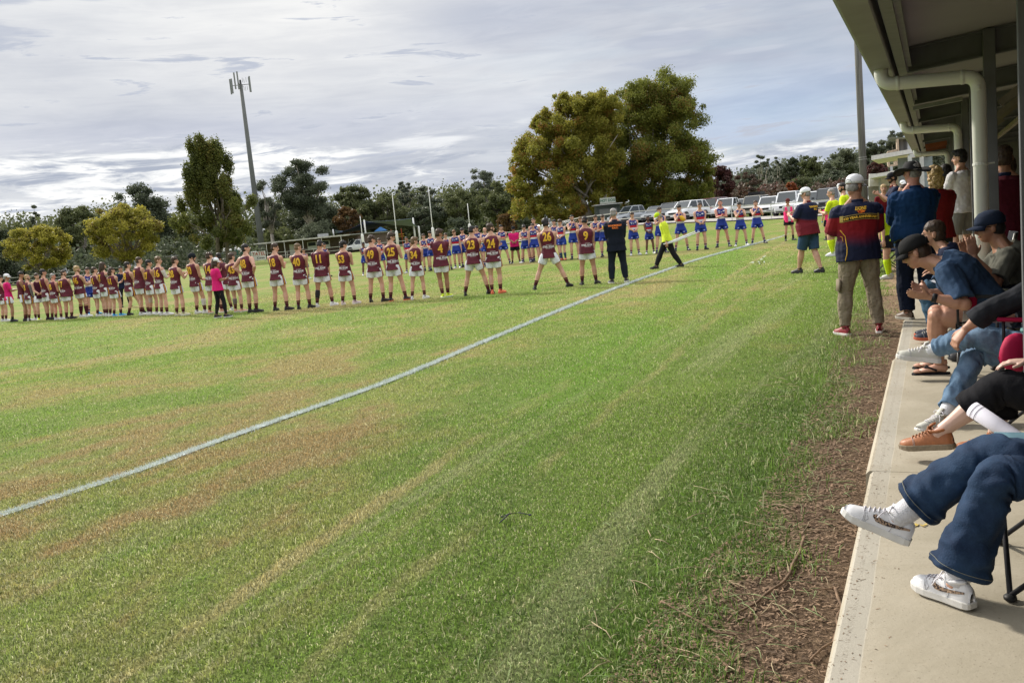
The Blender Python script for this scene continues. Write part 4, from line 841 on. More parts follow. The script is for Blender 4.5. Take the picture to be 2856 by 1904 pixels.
def tree(px, d, top, hw, mt_, lab, kind='round', n=9000, leaf=.32, bk=None, seed=1, group=None, base=.22, lean=0., pxt=None, rm=1., name='tree', k=None, cat='tree'):
    rg = np.random.default_rng(seed); b = at(px, d); h = zat(px, top, d) - b.z; w_ = hw * d / F; e = empty(name, b); tag(e, lab, cat, group); rt = MB(); cen = []; rad = []
    k = k or {'round': 64, 'gum': 40, 'poplar': 115, 'conifer': 50, 'bush': 34, 'wispy': 22}[kind]
    def limb(a, c, r0, r1): 
        a, c = V(a), V(c); m_ = a.lerp(c, .5) + V(rg.normal(0, .05, 3)) * (c - a).length; rt.tube([a, m_, c], [r0, (r0 + r1) / 2, r1], n=7)
    tr = max(.12, h * .026)
    if kind in ('round', 'gum', 'wispy'):
        z0 = h * base; fork = V((0, 0, z0 * 1.0)); limb((0, 0, -.3), fork, tr, tr * .8)
        for i in range(k):
            for _ in range(20):
                q = rg.uniform(-1, 1, 3)
                if np.linalg.norm(q) < 1: break
            if kind == 'round': q = q / max(.35, np.linalg.norm(q)) * (np.linalg.norm(q) ** .6)
            zc = z0 + (h - z0) * .52; c = np.array((q[0] * w_ * .80, q[1] * w_ * .80, zc + q[2] * (h - z0) * .43))
            if kind != 'round' and c[2] < zc: c[:2] *= .75
            r = w_ * rm * (rg.uniform(.13, .25) if kind == 'round' else rg.uniform(.15, .27) if kind == 'gum' else rg.uniform(.12, .2))
            c[2] = min(c[2], h - r * .62); cen.append(c); rad.append((r, r, r * (.72 if kind == 'round' else .62)))
            if i % (3 if kind == 'round' else 2) == 0:
                mid = fork.lerp(V(c), .55) + V((0, 0, h * .04)); limb(fork, mid, tr * .5, tr * .28); limb(mid, c, tr * .28, tr * .06)
    elif kind == 'poplar':
        for s in (-.12, .1): limb((s * w_, 0, -.3), (s * w_ * 1.4, 0, h * .55), tr * .7, tr * .3)
        for i in range(k):
            f = (i + .5) / k; ww = w_ * (1 - .25 * f if f < .42 else .86 - .55 * (f - .42) if f < .86 else .62 - 1.9 * (f - .86)) ; a = rg.uniform(0, 6.28); q = rg.uniform(.15, .72) if f > .42 else rg.uniform(.15, .98)
            c = np.array((math.cos(a) * ww * q - (f > .45) * w_ * .10, math.sin(a) * ww * q, h * (.16 + .76 * f))); r = w_ * rg.uniform(.065, .15); cen.append(c); rad.append((r, r, r * 2.0 if f > .4 else r * 1.2))
            if i % 3 == 0: limb((c[0] * .3, c[1] * .3, c[2] * .62), c, tr * .22, tr * .05)
    elif kind == 'conifer':
        limb((0, 0, -.3), (0, 0, h * .95), tr, tr * .1)
        for i in range(k):
            f = (i + .5) / k; ww = w_ * (1.02 - f); a = rg.uniform(0, 6.28); c = np.array((math.cos(a) * ww * .6, math.sin(a) * ww * .6, h * (.1 + .86 * f))); r = max(.35, ww * .42); cen.append(c); rad.append((r, r, r * .8)); 
            if i % 2: limb((0, 0, c[2]), c, tr * .2, tr * .05)
    elif kind == 'bush':
        for i in range(k):
            a = rg.uniform(0, 6.28); q = rg.random() ** .6; f = rg.uniform(.12, .78); ww = w_ * math.sqrt(max(.1, 1 - (f - .3) ** 2 * 1.6)); c = np.array((math.cos(a) * ww * q * .75, math.sin(a) * ww * q * .75, h * f)); r = min(w_, h) * rg.uniform(.2, .32); cen.append(c); rad.append((r, r, r * .8))
            if i % 3 == 0: limb((0, 0, 0), c, tr * .4, tr * .06)
    rt.build('trunk', bk or bark, e, smooth=True); leaves('crown', cen, rad, int(n * 2.3), leaf * .78, mt_, e, seed, droop=.35 if kind in ('gum', 'wispy') else 0, flat=.7 if kind in ('gum', 'wispy') else 1, shell=.35)
    return e
# the two great plane trees: outlines given by clump centres measured across and up
def plane(px, d, blobs, lab, tr, mt_, n, seed, limbs):
    rg = np.random.default_rng(seed); b = at(px, d); e = empty('plane_tree', b); tag(e, lab, 'tree'); cen = []; rad = []; mb = MB()
    for bx, by, r in blobs:
        p = D(bx, by, d) - b; R = r * 1.10 * d / F
        for q in range(26):
            s = rg.normal(size=3); s /= np.linalg.norm(s); rr2 = R * rg.uniform(.20, .38); k = (R - rr2 * .8) * rg.uniform(.55, 1)
            cen.append((p.x + s[0] * k, p.y + s[1] * k * 1.5 + rg.normal(0, 1.2), p.z + s[2] * k)); rad.append((rr2, rr2, rr2 * .85))
    for pts in limbs:
        q = [D(x, y, d) - b for x, y, r in pts]; mb.tube(q, [r for x, y, r in pts], n=10)
        tip = q[-1]
        for j in range(5): c = V(cen[rg.integers(len(cen))]); mb.tube([q[len(q) // 2], q[len(q) // 2].lerp(c, .5) + V((0, 0, .6)), c], [.16, .1, .03], n=6)
    mb.build('trunk', barkp, e, smooth=True); leaves('crown', cen, rad, int(n * 3.6), .185, mt_, e, seed, shell=.3)
plane(1770, 97, [(1800, 290, 78), (1870, 265, 70), (1740, 300, 60), (1900, 340, 75), (1820, 380, 90), (1930, 430, 62), (1740, 420, 85), (1880, 470, 85), (1950, 490, 45), (1800, 500, 85), (1720, 510, 70), (1900, 545, 50), (1830, 560, 45), (1760, 555, 50), (1845, 262, 45), (1905, 300, 42), (1780, 262, 42), (1700, 470, 60), (1860, 590, 40), (1920, 560, 45), (1960, 540, 35), (1700, 400, 50), (1800, 585, 35), (1690, 580, 40)],
      'taller right plane tree with the rounded green gold crown', 1, L_pl2, 62000, 3, [[(1770, 625, .95), (1770, 590, .75), (1775, 540, .6), (1790, 420, .35)], [(1772, 590, .6), (1830, 500, .3), (1870, 400, .12)]])
plane(1690, 92, [(1530, 345, 45), (1600, 310, 55), (1660, 330, 60), (1490, 420, 55), (1560, 400, 60), (1640, 420, 75), (1450, 460, 35), (1470, 510, 50), (1550, 490, 75), (1640, 510, 75), (1460, 560, 38), (1530, 570, 40), (1600, 575, 45), (1670, 570, 40), (1500, 350, 30), (1565, 290, 30), (1450, 430, 25), (1610, 283, 28), (1450, 590, 30), (1500, 600, 28), (1560, 600, 30), (1440, 520, 35), (1700, 380, 45), (1690, 460, 55), (1665, 288, 42), (1700, 310, 48), (1640, 350, 50)],
      'wider left plane tree with rusty patches in its golden crown', 1, L_pl, 60000, 4, [[(1640, 622, .6), (1632, 590, .5), (1600, 560, .4), (1560, 470, .25)], [(1665, 622, .5), (1680, 580, .35), (1690, 520, .2)], [(1650, 610, .4), (1625, 560, .25), (1590, 480, .12)]])
TG = 'trees beyond the oval'
T = [(10, 120, 512, 62, L_dk, 'tall dark conifer at the left edge', 'conifer', 9000, .35, barkd), (125, 150, 552, 30, L_gum, 'thin wispy gum left of the yellow trees', 'wispy', 2500, .45, barkp),
     (118, 98, 612, 98, L_yel, 'leftmost yellowing broad tree behind the far left players', 'round', 11000, .26, bark), (358, 96, 560, 122, L_yel, 'larger yellowing broad tree behind the middle left players', 'round', 15000, .26, bark),
     (245, 140, 568, 78, L_olv, 'olive gum between the two yellowing trees', 'round', 8000, .4, barkp), (415, 150, 508, 100, L_dk, 'large dark green tree behind the second yellow tree', 'round', 12000, .42, barkd),
     (622, 118, 362, 122, L_pop, 'tall poplar with an upright ragged crown', 'poplar', 42000, .30, bark), (765, 165, 496, 56, L_gum, 'open crowned gum right of the phone tower', 'gum', 4200, .45, barkp),
     (872, 155, 428, 98, L_dk, 'big spreading gum standing above the clubhouse', 'gum', 13000, .42, barkp), (880, 165, 545, 85, L_dk, 'dark low tree behind the clubhouse roof', 'round', 9000, .42, barkd),
     (1000, 170, 503, 62, L_olv, 'tall olive tree left of the goal posts', 'round', 8000, .42, barkd), (978, 158, 570, 44, L_rus, 'rust brown bushy tree above the shade sail', 'round', 6000, .36, bark),
     (880, 147, 606, 62, L_grg, 'pale grey green bush over the clubhouse roof', 'bush', 7000, .34, bark), (1080, 165, 535, 78, L_olv, 'dense olive tree behind the first tall goal post', 'round', 9000, .42, barkd),
     (1141, 178, 482, 30, L_gum, 'narrow gum poking above the tree line between the goal posts', 'gum', 3500, .42, barkp), (1205, 172, 508, 45, L_gum, 'airy gum behind the tallest goal post', 'gum', 4500, .42, barkp),
     (1200, 160, 560, 60, L_dk, 'dark bushy tree under the tallest goal post', 'round', 7000, .42, barkd), (1300, 160, 520, 72, L_olv, 'olive tree left of the plane trees', 'round', 9000, .4, barkd), (1360, 178, 453, 52, L_gum, 'tall grey gum next to the left plane tree', 'gum', 4500, .42, barkp),
     (1400, 150, 500, 60, L_olv, 'green tree touching the left plane tree', 'round', 8000, .4, barkd), (1415, 130, 575, 40, L_rus, 'brown green bush under the left plane tree', 'bush', 5500, .3, bark), (1290, 140, 600, 50, L_dk, 'low dark scrub tree behind the banner', 'bush', 5000, .34, barkd),
     (1480, 130, 590, 45, L_dk, 'dark scrub under the left plane tree', 'bush', 5000, .3, barkd), (1600, 125, 580, 60, L_dk, 'dark scrub between the plane trunks', 'bush', 6000, .3, barkd), (1860, 125, 560, 70, L_brn, 'brown scrub behind the silver cars', 'bush', 6000, .3, barkd), (1720, 135, 560, 60, L_dk, 'shaded scrub behind the hot dog stall', 'bush', 6000, .3, barkd),
     (2008, 105, 458, 48, L_red, 'dark red plum tree right of the plane trees', 'round', 9500, .26, barkd), (2088, 112, 468, 42, L_brn, 'bare twiggy reddish tree behind the beige four wheel drive', 'wispy', 6500, .26, bark), (1960, 118, 520, 48, L_brn, 'brown leafless shrub tree behind the red wagon', 'bush', 6000, .26, bark),
     (2130, 150, 418, 30, L_gum, 'pale narrow gum above the van', 'wispy', 4800, .36, barkp), (2174, 152, 422, 20, L_gum, 'slim gum right of the pale narrow one', 'wispy', 3200, .36, barkp), (2213, 150, 428, 26, L_dk, 'dark pointed gum in the middle of the right tree line', 'round', 4200, .36, barkd),
     (2262, 148, 430, 42, L_olv, 'broad olive gum behind the man in the white cap', 'round', 7000, .36, barkd), (2350, 140, 414, 55, L_grg, 'broad grey crowned tree left of the timber pole', 'round', 9500, .34, barkd), (2440, 135, 388, 45, L_dk, 'dark gum right of the timber pole', 'round', 7500, .34, barkd),
     (2500, 130, 356, 46, L_gum, 'highest gum on the right slope beside the stand roof', 'gum', 8000, .34, barkp), (2235, 105, 484, 50, L_olv, 'green garden bush behind the van', 'bush', 7500, .24, bark), (2212, 100, 490, 20, L_ora, 'small orange red shrub in the garden', 'bush', 2600, .2, bark),
     (2325, 100, 494, 46, L_brn, 'dry brown twiggy shrub by the umpires', 'bush', 6000, .22, bark), (2450, 95, 448, 40, L_red, 'dark red tree behind the upper awning', 'round', 6500, .26, barkd), (2150, 115, 500, 40, L_brn, 'brown shrub behind the white cars', 'bush', 5000, .26, bark), (2310, 130, 470, 60, L_dk, 'dark tree mass left of the timber pole', 'round', 7000, .34, barkd), (2560, 120, 400, 70, L_dk, 'dark trees behind the pavilion', 'round', 7000, .34, barkd)]
for i, a in enumerate(T): tree(a[0], a[1], a[2], a[3], a[4], a[5], a[6], a[7], a[8], a[9], 100 + i, TG, base=.3 if a[6] == 'gum' else .16, rm=.72 if a[4] is L_yel else 1., k=95 if a[4] is L_yel else None)
# far wood that reads as one mass
def wood(pxs, d, tops, mt_, seed, n, sz):
    rg = np.random.default_rng(seed); cen = []; rad = []
    for (p0, t0), (p1, t1) in zip(tops[:-1], tops[1:]):
        m_ = max(2, int((p1 - p0) / 14))
        for k in range(m_):
            f = (k + rg.random()) / m_; px = p0 + (p1 - p0) * f; tp = t0 + (t1 - t0) * f; b = at(px, d + rg.uniform(-8, 8)); h = max(3, zat(px, tp, d) - b.z) * rg.uniform(.8, 1.0)
            for q in range(4): r = h * rg.uniform(.2, .3); cen.append((b.x + rg.normal(0, 1.5), b.y + rg.normal(0, 3), b.z + h * (q + .5) / 4)); rad.append((r, r, r))
    o = leaves('woodland', cen, rad, n, sz, mt_, None, seed, shell=.2); tag(o, 'far belt of mixed bushland closing the view', kind='stuff')
wood(None, 190, [(-250, 640), (-60, 600), (100, 610), (250, 590), (400, 580), (560, 590), (700, 570), (800, 545), (950, 535), (1100, 530), (1250, 525), (1420, 515), (1600, 540), (1800, 545)], L_olv, 51, 110000, .62)
wood(None, 165, [(1750, 555), (1900, 530), (2000, 500), (2100, 468), (2200, 455), (2300, 445), (2400, 425), (2520, 405), (2700, 390)], L_gum, 52, 70000, .58)
wood(None, 128, [(-250, 690), (-40, 690), (150, 690), (340, 680), (500, 665), (640, 660), (700, 655)], L_dk, 53, 16000, .5)
wood(None, 175, [(690, 640), (900, 630), (1100, 610), (1300, 600), (1450, 600)], L_olv, 54, 16000, .7)
wood(None, 110, [(1880, 560), (2000, 545), (2120, 530), (2260, 520), (2400, 500)], L_brn, 55, 12000, .35)
# ================================================================== PEOPLE
SK = {k: mat('skin_' + k, c, .5, var=.10, nscale=14, spec=.4) for k, c in dict(fair=(.56, .32, .23), mid=(.46, .245, .165), tan=(.34, .17, .105), dark=(.16, .075, .05), red=(.56, .27, .20)).items()}
HR = {k: mat('hair_' + k, c, .6, var=.45, nscale=40, spec=.4) for k, c in dict(black=(.012, .010, .010), brown=(.045, .026, .016), light=(.13, .08, .04), blond=(.36, .25, .12), grey=(.25, .24, .23), ginger=(.15, .065, .025)).items()}
def plain(name, c, **k): return mat('cloth_' + name, c, .85, var=.10, nscale=12, bump=.25, bscale=90, spec=.15, **k)
C_white = plain('white', (.74, .75, .78)); C_black = plain('black', (.014, .014, .018)); C_navy = plain('navy', (.012, .018, .045)); C_pink = plain('pink', (.62, .018, .16)); C_hot = plain('hot_pink', (.85, .045, .20))
C_yel = plain('hi_vis', (.62, .78, .02)); C_yel2 = plain('lime', (.48, .66, .015)); C_grey = plain('grey_tee', (.46, .46, .44)); C_jean = plain('denim_blue', (.035, .070, .135)); C_jean2 = plain('denim_dark', (.012, .035, .085)); C_jean3 = plain('denim_light', (.145, .27, .38))
C_khaki = plain('khaki', (.235, .195, .14)); C_shirtnavy = plain('work_navy', (.008, .035, .10)); C_teal = plain('slate_tee', (.036, .070, .135)); C_olive = plain('olive_tee', (.105, .105, .085)); C_charc = plain('charcoal', (.022, .024, .030)); C_dkred = plain('dark_red', (.12, .006, .010)); C_shortgrey = plain('short_grey', (.22, .22, .21)); C_stone = plain('stone', (.42, .39, .35)); C_tee = plain('white_tee', (.62, .61, .63))
gold = mat('gold_print', (.72, .42, .04), .6, var=.05); gold2 = mat('gold_dull', (.50, .36, .10), .6, var=.1); sponsor = mat('sponsor_print', (.62, .60, .62), .6, var=.1); orng = mat('orange_print', (.80, .20, .03), .6); collar = mat('gold_collar', (.62, .22, .05), .7)
maroon = matf('maroon_jersey', lambda t, x, y, z, o: mixc(t, sstep(t, noise_(t, o, 9, 5, .6), .3, .7), (.072, .008, .018), (.125, .013, .028)), .6, bump=.3)
def bull(t, x, y, z, o):
    c = mixc(t, sstep(t, noise_(t, o, 9, 4, .6), .3, .7), (.016, .020, .13), (.030, .036, .19))
    c = mixc(t, math_(t, 'LESS_THAN', z, 1.10), c, (.010, .035, .26))
    c = mixc(t, band_(t, z, 1.165, 1.255), c, (.48, .012, .02)); c = mixc(t, band_(t, z, 1.085, 1.165), c, (.62, .63, .68))
    fr = math_(t, 'GREATER_THAN', y, .02)
    for x0, x1, z0, z1 in ((-.125, -.05, 1.355, 1.395), (.055, .13, 1.365, 1.385), (-.025, .035, 1.325, 1.345), (.07, .11, 1.31, 1.335)):
        c = mixc(t, math_(t, 'MULTIPLY', fr, math_(t, 'MULTIPLY', band_(t, x, x0, x1), band_(t, z, z0, z1))), c, (.62, .66, .75))
    return c
bulldog = matf('hooped_jersey', bull, .6, bump=.3)
def wshort(t, x, y, z, o):
    c = mixc(t, sstep(t, noise_(t, o, 14, 4, .6), .3, .7), (.60, .62, .68), (.78, .79, .82))
    side = math_(t, 'MULTIPLY', math_(t, 'GREATER_THAN', math_(t, 'ABSOLUTE', x), .14), math_(t, 'LESS_THAN', math_(t, 'ABSOLUTE', math_(t, 'SUBTRACT', y, .0)), .035))
    c = mixc(t, side, c, (.13, .01, .02)); return mixc(t, math_(t, 'MULTIPLY', side, math_(t, 'LESS_THAN', math_(t, 'ABSOLUTE', y), .010)), c, (.6, .32, .04))
white_shorts = matf('white_shorts', wshort, .7, bump=.3)
def bshort(t, x, y, z, o):
    c = mixc(t, sstep(t, noise_(t, o, 14, 4, .6), .3, .7), (.008, .028, .24), (.016, .045, .33))
    return mixc(t, math_(t, 'MULTIPLY', math_(t, 'MULTIPLY', band_(t, math_(t, 'ABSOLUTE', x), .09, .15), band_(t, z, .74, .765)), math_(t, 'GREATER_THAN', y, 0)), c, (.5, .55, .7))
blue_shorts = matf('blue_shorts', bshort, .7, bump=.3)
def hoopsock(t, x, y, z, o): c = mixc(t, band_(t, z, .245, .262), (.055, .006, .014), (.60, .40, .16)); return mixc(t, band_(t, z, .20, .208), c, (.35, .2, .08))
msock = matf('hooped_sock', hoopsock, .9); longsock = matf('long_sock', lambda t, x, y, z, o: mixc(t, band_(t, z, .405, .425), (.055, .006, .014), (.60, .40, .16)), .9)
bsock = matf('tricolour_sock', lambda t, x, y, z, o: mixc(t, band_(t, z, .15, .175), mixc(t, band_(t, z, .18, .21), (.02, .03, .14), (.30, .02, .03)), (.6, .6, .62)), .9)
def polo120(t, x, y, z, o):
    n = math_(t, 'MULTIPLY', math_(t, 'SUBTRACT', noise_(t, o, 5, 3, .5), .5), .05); zz = math_(t, 'ADD', math_(t, 'ADD', z, n), math_(t, 'MULTIPLY', math_(t, 'ABSOLUTE', x), -.18))
    c = mixc(t, sstep(t, zz, .98, 1.20), (.004, .007, .030), (.22, .006, .014)); c = mixc(t, sstep(t, z, 1.335, 1.345), c, (.006, .010, .038)); return c
polo_a = matf('fade_polo', polo120, .8, bump=.2)
polo_sl = matf('polo_sleeve', lambda t, x, y, z, o: mixc(t, sstep(t, z, 1.36, 1.38), (.20, .005, .012), (.008, .012, .045)), .8)
polo_m = matf('club_polo', lambda t, x, y, z, o: mixc(t, sstep(t, math_(t, 'ADD', z, math_(t, 'MULTIPLY', y, -.25)), 1.10, 1.16), (.15, .008, .018), (.006, .010, .040)), .8, bump=.2)
SH = {k: mat('shoe_' + k, c, .45, var=.1, nscale=20, spec=.4) for k, c in dict(black=(.015, .015, .017), white=(.70, .71, .72), lime=(.62, .80, .03), orange=(.85, .20, .10), blue=(.03, .36, .70), cream=(.62, .60, .40), teal=(.02, .25, .35), pinkw=(.62, .50, .52), peach=(.70, .40, .28), brown=(.10, .06, .035), red=(.22, .012, .02), navy=(.02, .025, .045), tan=(.42, .17, .075), greyw=(.52, .52, .48)).items()}
sole_w = mat('sole_white', (.66, .65, .62), .6); sole_d = mat('sole_dark', (.03, .03, .03), .7); sole_r = mat('sole_orange', (.5, .12, .06), .7); sole_g = mat('sole_grey', (.40, .38, .33), .7)
eyem = mat('eye', (.02, .015, .012), .3); lipm = mat('lip', (.30, .10, .085), .6)

def ik(a, t, l1, l2, pole):
    a, t = V(a), V(t); d = t - a; L = min(d.length, (l1 + l2) * .999); dn = d.normalized(); x = (l1 * l1 - l2 * l2 + L * L) / (2 * L); h = math.sqrt(max(0, l1 * l1 - x * x)); p = V(pole) - dn * V(pole).dot(dn)
    if p.length < 1e-5: p = dn.orthogonal()
    return a + dn * x + p.normalized() * h, a + dn * L
TR = [(-.13, .115, .10), (-.05, .165, .118), (.06, .170, .120), (.18, .158, .112), (.32, .146, .104), (.50, .158, .112), (.68, .180, .120), (.80, .184, .115), (.89, .165, .098), (.95, .118, .078), (1.0, .072, .064), (1.07, .060, .060), (1.19, .056, .058)]
class Fig:
    """one person; joints in local metres (1.8 m tall figure facing +Y), torso runs from pelvis along a bending spine"""
    def __init__(s, pelvis, yaw=0., lean=0., bend=0., side=0., tl=.56, twist=0., girth=1., belly=0.):
        s.P = V(pelvis); s.tl = tl; s.girth = girth; s.belly = belly; N = 26; s.fr = []; p = s.P.copy(); last = -.13
        for i in range(N + 1):
            t = -.13 + i * (1.33 / N); k = max(0, min(1, t)); a = lean + bend * k; R = Matrix.Rotation(yaw + twist * k, 3, 'Z') @ Matrix.Rotation(side * k, 3, 'Y') @ Matrix.Rotation(-a, 3, 'X')
            s.fr.append([t, None, R])
        i0 = min(range(N + 1), key=lambda i: abs(s.fr[i][0])); s.fr[i0][1] = s.P.copy()
        for i in range(i0 + 1, N + 1): s.fr[i][1] = s.fr[i - 1][1] + s.fr[i][2] @ V((0, 0, 1)) * (s.fr[i][0] - s.fr[i - 1][0]) * tl
        for i in range(i0 - 1, -1, -1): s.fr[i][1] = s.fr[i + 1][1] - s.fr[i][2] @ V((0, 0, 1)) * (s.fr[i + 1][0] - s.fr[i][0]) * tl
        s.J = {}
    def at(s, t):
        f = (t + .13) / 1.33 * (len(s.fr) - 1); i = max(0, min(len(s.fr) - 2, int(f))); k = f - i; return s.fr[i][1].lerp(s.fr[i + 1][1], k), s.fr[i][2]
    def pt(s, t, x, y): c, R = s.at(t); return c + R @ V((x, y, 0))
def torso(f, mb, inflate, t0, t1, wmul=1., n=18, hem=0.):
    pts, rad, refs = [], [], []
    ts = [r for r in TR if t0 < r[0] < t1]
    def itp(t):
        for a, b in zip(TR[:-1], TR[1:]):
            if a[0] <= t <= b[0]: k = (t - a[0]) / (b[0] - a[0]); return a[1] + (b[1] - a[1]) * k, a[2] + (b[2] - a[2]) * k
        return TR[0][1:] if t < TR[0][0] else TR[-1][1:]
    for t in [t0] + [r[0] for r in ts] + [t1]:
        rx, ry = itp(max(t, .0) if inflate > .004 else t); c, R = f.at(t); g = f.girth if t < .93 else 1 + (f.girth - 1) * .4; b = f.belly * math.exp(-((t - .2) / .25) ** 2); h = hem * max(0, 1 - (t - t0) / .25)
        pts.append(c + R @ V((0, b * .45 - (.012 if .5 < t < .95 else 0), 0))); rad.append(((rx * g + inflate + b * .35 + h) * wmul, ry * g + inflate + b * .55 + h)); refs.append(R @ V((1, 0, 0)))
    mb.tube(pts, rad, refs=refs, n=n); return mb
def limbtube(mb, pts, prof, infl=0., n=12, ref=(1, 0, 0), a=0., b=1.):
    """pts: three joints; prof: list of (s 0..2, r)"""
    P, Rr = [], []
    for s_, r in prof:
        if s_ < a * 2 - 1e-6 or s_ > b * 2 + 1e-6: continue
        p = pts[0].lerp(pts[1], s_) if s_ <= 1 else pts[1].lerp(pts[2], s_ - 1); P.append(p); Rr.append(r + infl)
    mb.tube(P, Rr, ref=ref, n=n)
LEG = [(0, .088), (.18, .090), (.4, .082), (.65, .068), (.88, .056), (1.0, .053), (1.1, .052), (1.3, .057), (1.5, .050), (1.75, .037), (1.95, .034), (2.0, .034)]
ARM = [(0, .056), (.15, .057), (.45, .047), (.8, .040), (1.0, .037), (1.2, .041), (1.5, .034), (1.85, .025), (2.0, .025)]
def hand(mb, w_, d, pn, side, curl=.25, sp=1., s=1.):
    """wrist, pointing direction, palm normal, side = direction of the thumb (+1: cross(d, pn))"""
    d = V(d).normalized(); pn = (V(pn) - d * V(pn).dot(d)).normalized(); th = d.cross(pn) * side; w_ = V(w_)
    mb.tube([w_ - d * .02, w_ + d * .02 * s, w_ + d * .055 * s, w_ + d * .088 * s], [(.024, .018), (.032 * s, .016), (.041 * s, .015), (.037 * s, .011)], ref=th, n=10)
    for i, (off, L) in enumerate(((.029, .068), (.010, .076), (-.010, .071), (-.028, .056))):
        a = w_ + d * .082 * s + th * off * s; dd = (d + th * off * 2.2 * sp).normalized(); c1 = (dd * math.cos(curl) + pn * math.sin(curl)).normalized(); c2 = (dd * math.cos(curl * 2.2) + pn * math.sin(curl * 2.2)).normalized()
        m_ = a + c1 * L * .52 * s; mb.tube([a - dd * .01, m_, m_ + c2 * L * .48 * s], [.0088 * s, .0082 * s, .0062 * s], n=6)
    a = w_ + d * .022 * s + th * .026 * s; td = (d * .75 + th * .8 + pn * .25).normalized(); m_ = a + td * .036 * s; mb.tube([a, m_, m_ + (d * .9 + th * .35 + pn * .3).normalized() * .032 * s], [.012 * s, .0105 * s, .008 * s], n=6)
def shoe(parent, name, ankle, fd, upv, mt_, sole, s=1., low=True, laces=None):
    ankle, fd = V(ankle), V(fd).normalized(); u = V(upv); u = (u - fd * u.dot(fd)).normalized(); x = fd.cross(u); n = 20
    def p(y, z, w_=0.): return ankle + fd * y * s + u * z * s + x * w_ * s
    sec = [(-.079, .016, .040), (-.074, .026, .062), (-.055, .033, .078), (-.02, .035, .082), (.02, .036, .080), (.055, .038, .070), (.09, .042, .056), (.125, .045, .046), (.155, .042, .040), (.175, .034, .034), (.188, .020, .024)]
    def sup(a, w_, h): c, q = math.cos(a), math.sin(a); return math.copysign(abs(c) ** .72, c) * w_ * (1 - .22 * max(0, q)), (abs(q) ** .8 * h if q > 0 else -.006)
    mb = MB()
    for y, w_, h in sec:
        for k in range(n): xx, zz = sup(2 * math.pi * k / n, w_, h); mb.v.append(tuple(p(y, -.052 + zz, xx)))
    for i in range(len(sec) - 1):
        for k in range(n): mb.f.append((i * n + k, i * n + (k + 1) % n, (i + 1) * n + (k + 1) % n, (i + 1) * n + k))
    mb.f.append(tuple(range(n))); mb.f.append(tuple((len(sec) - 1) * n + k for k in range(n - 1, -1, -1)))
    ring = [p(-.012 + .050 * math.sin(q), .022 + .010 * abs(math.sin(q)) * (1 if math.sin(q) < 0 else .4), .036 * math.cos(q)) for q in [2 * math.pi * k / 16 for k in range(17)]]
    mb.tube(ring, [.0085 * s] * 17, n=7)
    if laces: mb.tube([p(.035, .030), p(.02, .052), p(.0, .060)], [(.020 * s, .007 * s)] * 3, ref=x, n=10)
    o = mb.build(name, mt_, parent, smooth=True)
    sb = MB(); prof = [(-.083, .018), (-.078, .028), (-.06, .036), (-.02, .038), (.03, .038), (.07, .042), (.11, .048), (.145, .048), (.172, .040), (.188, .028), (.197, .012)]
    for z, g in ((-.076, .94), (-.072, 1.0), (-.050, 1.0), (-.046, .96)):
        lift = .010 if z < -.06 else .006
        for y, w_ in prof + [(y, -w_) for y, w_ in reversed(prof)]: sb.v.append(tuple(p(.058 + (y - .058) * g, z + (lift * max(0, (y - .13) / .06) ** 1.5), w_ * g)))
    m_ = len(prof) * 2
    for i in range(3):
        for k in range(m_): sb.f.append((i * m_ + k, i * m_ + (k + 1) % m_, (i + 1) * m_ + (k + 1) % m_, (i + 1) * m_ + k))
    sb.f.append(tuple(range(m_ - 1, -1, -1))); sb.f.append(tuple(range(3 * m_, 4 * m_))); sb.build('sole', sole, o)
    if laces:
        def topz(y):
            for (a0, _, h0), (a1, _, h1) in zip(sec[:-1], sec[1:]):
                if a0 <= y <= a1: return -.052 + h0 + (h1 - h0) * (y - a0) / (a1 - a0)
            return 0
        lb = MB()
        for i in range(6): y = .030 + i * .017; z = topz(y) + .003; lb.tube([p(y, z - .010, -.024), p(y + .004, z, -.008), p(y + .004, z, .008), p(y, z - .010, .024)], [.0034 * s] * 4, n=5)
        q = p(.028, .036)
        for sg in (-1, 1): lb.tube([q, q + x * sg * .026 + u * .014, q + x * sg * .048 - u * .002, q + x * sg * .03 - u * .010, q], [.0028] * 5, n=5); lb.tube([q, q + x * sg * .036 + fd * .02 - u * .02, q + x * sg * .044 + fd * .03 - u * .042], [.0026] * 3, n=5)
        lb.build('laces', laces, o, smooth=True)
        tb_ = MB()   # toe box and quarter seams
        for y in (.122, .128): tb_.tube([p(y - .02 * abs(math.cos(a)), -.052 + sup(a, .0455, .0475)[1] + .001, sup(a, .0455, .0475)[0] * 1.01) for a in [math.pi * k / 12 for k in range(13)]], [.0009] * 13, n=4)
        tb_.build('seam', mat('seam_grey', (.42, .42, .44), .7), o)
    return o
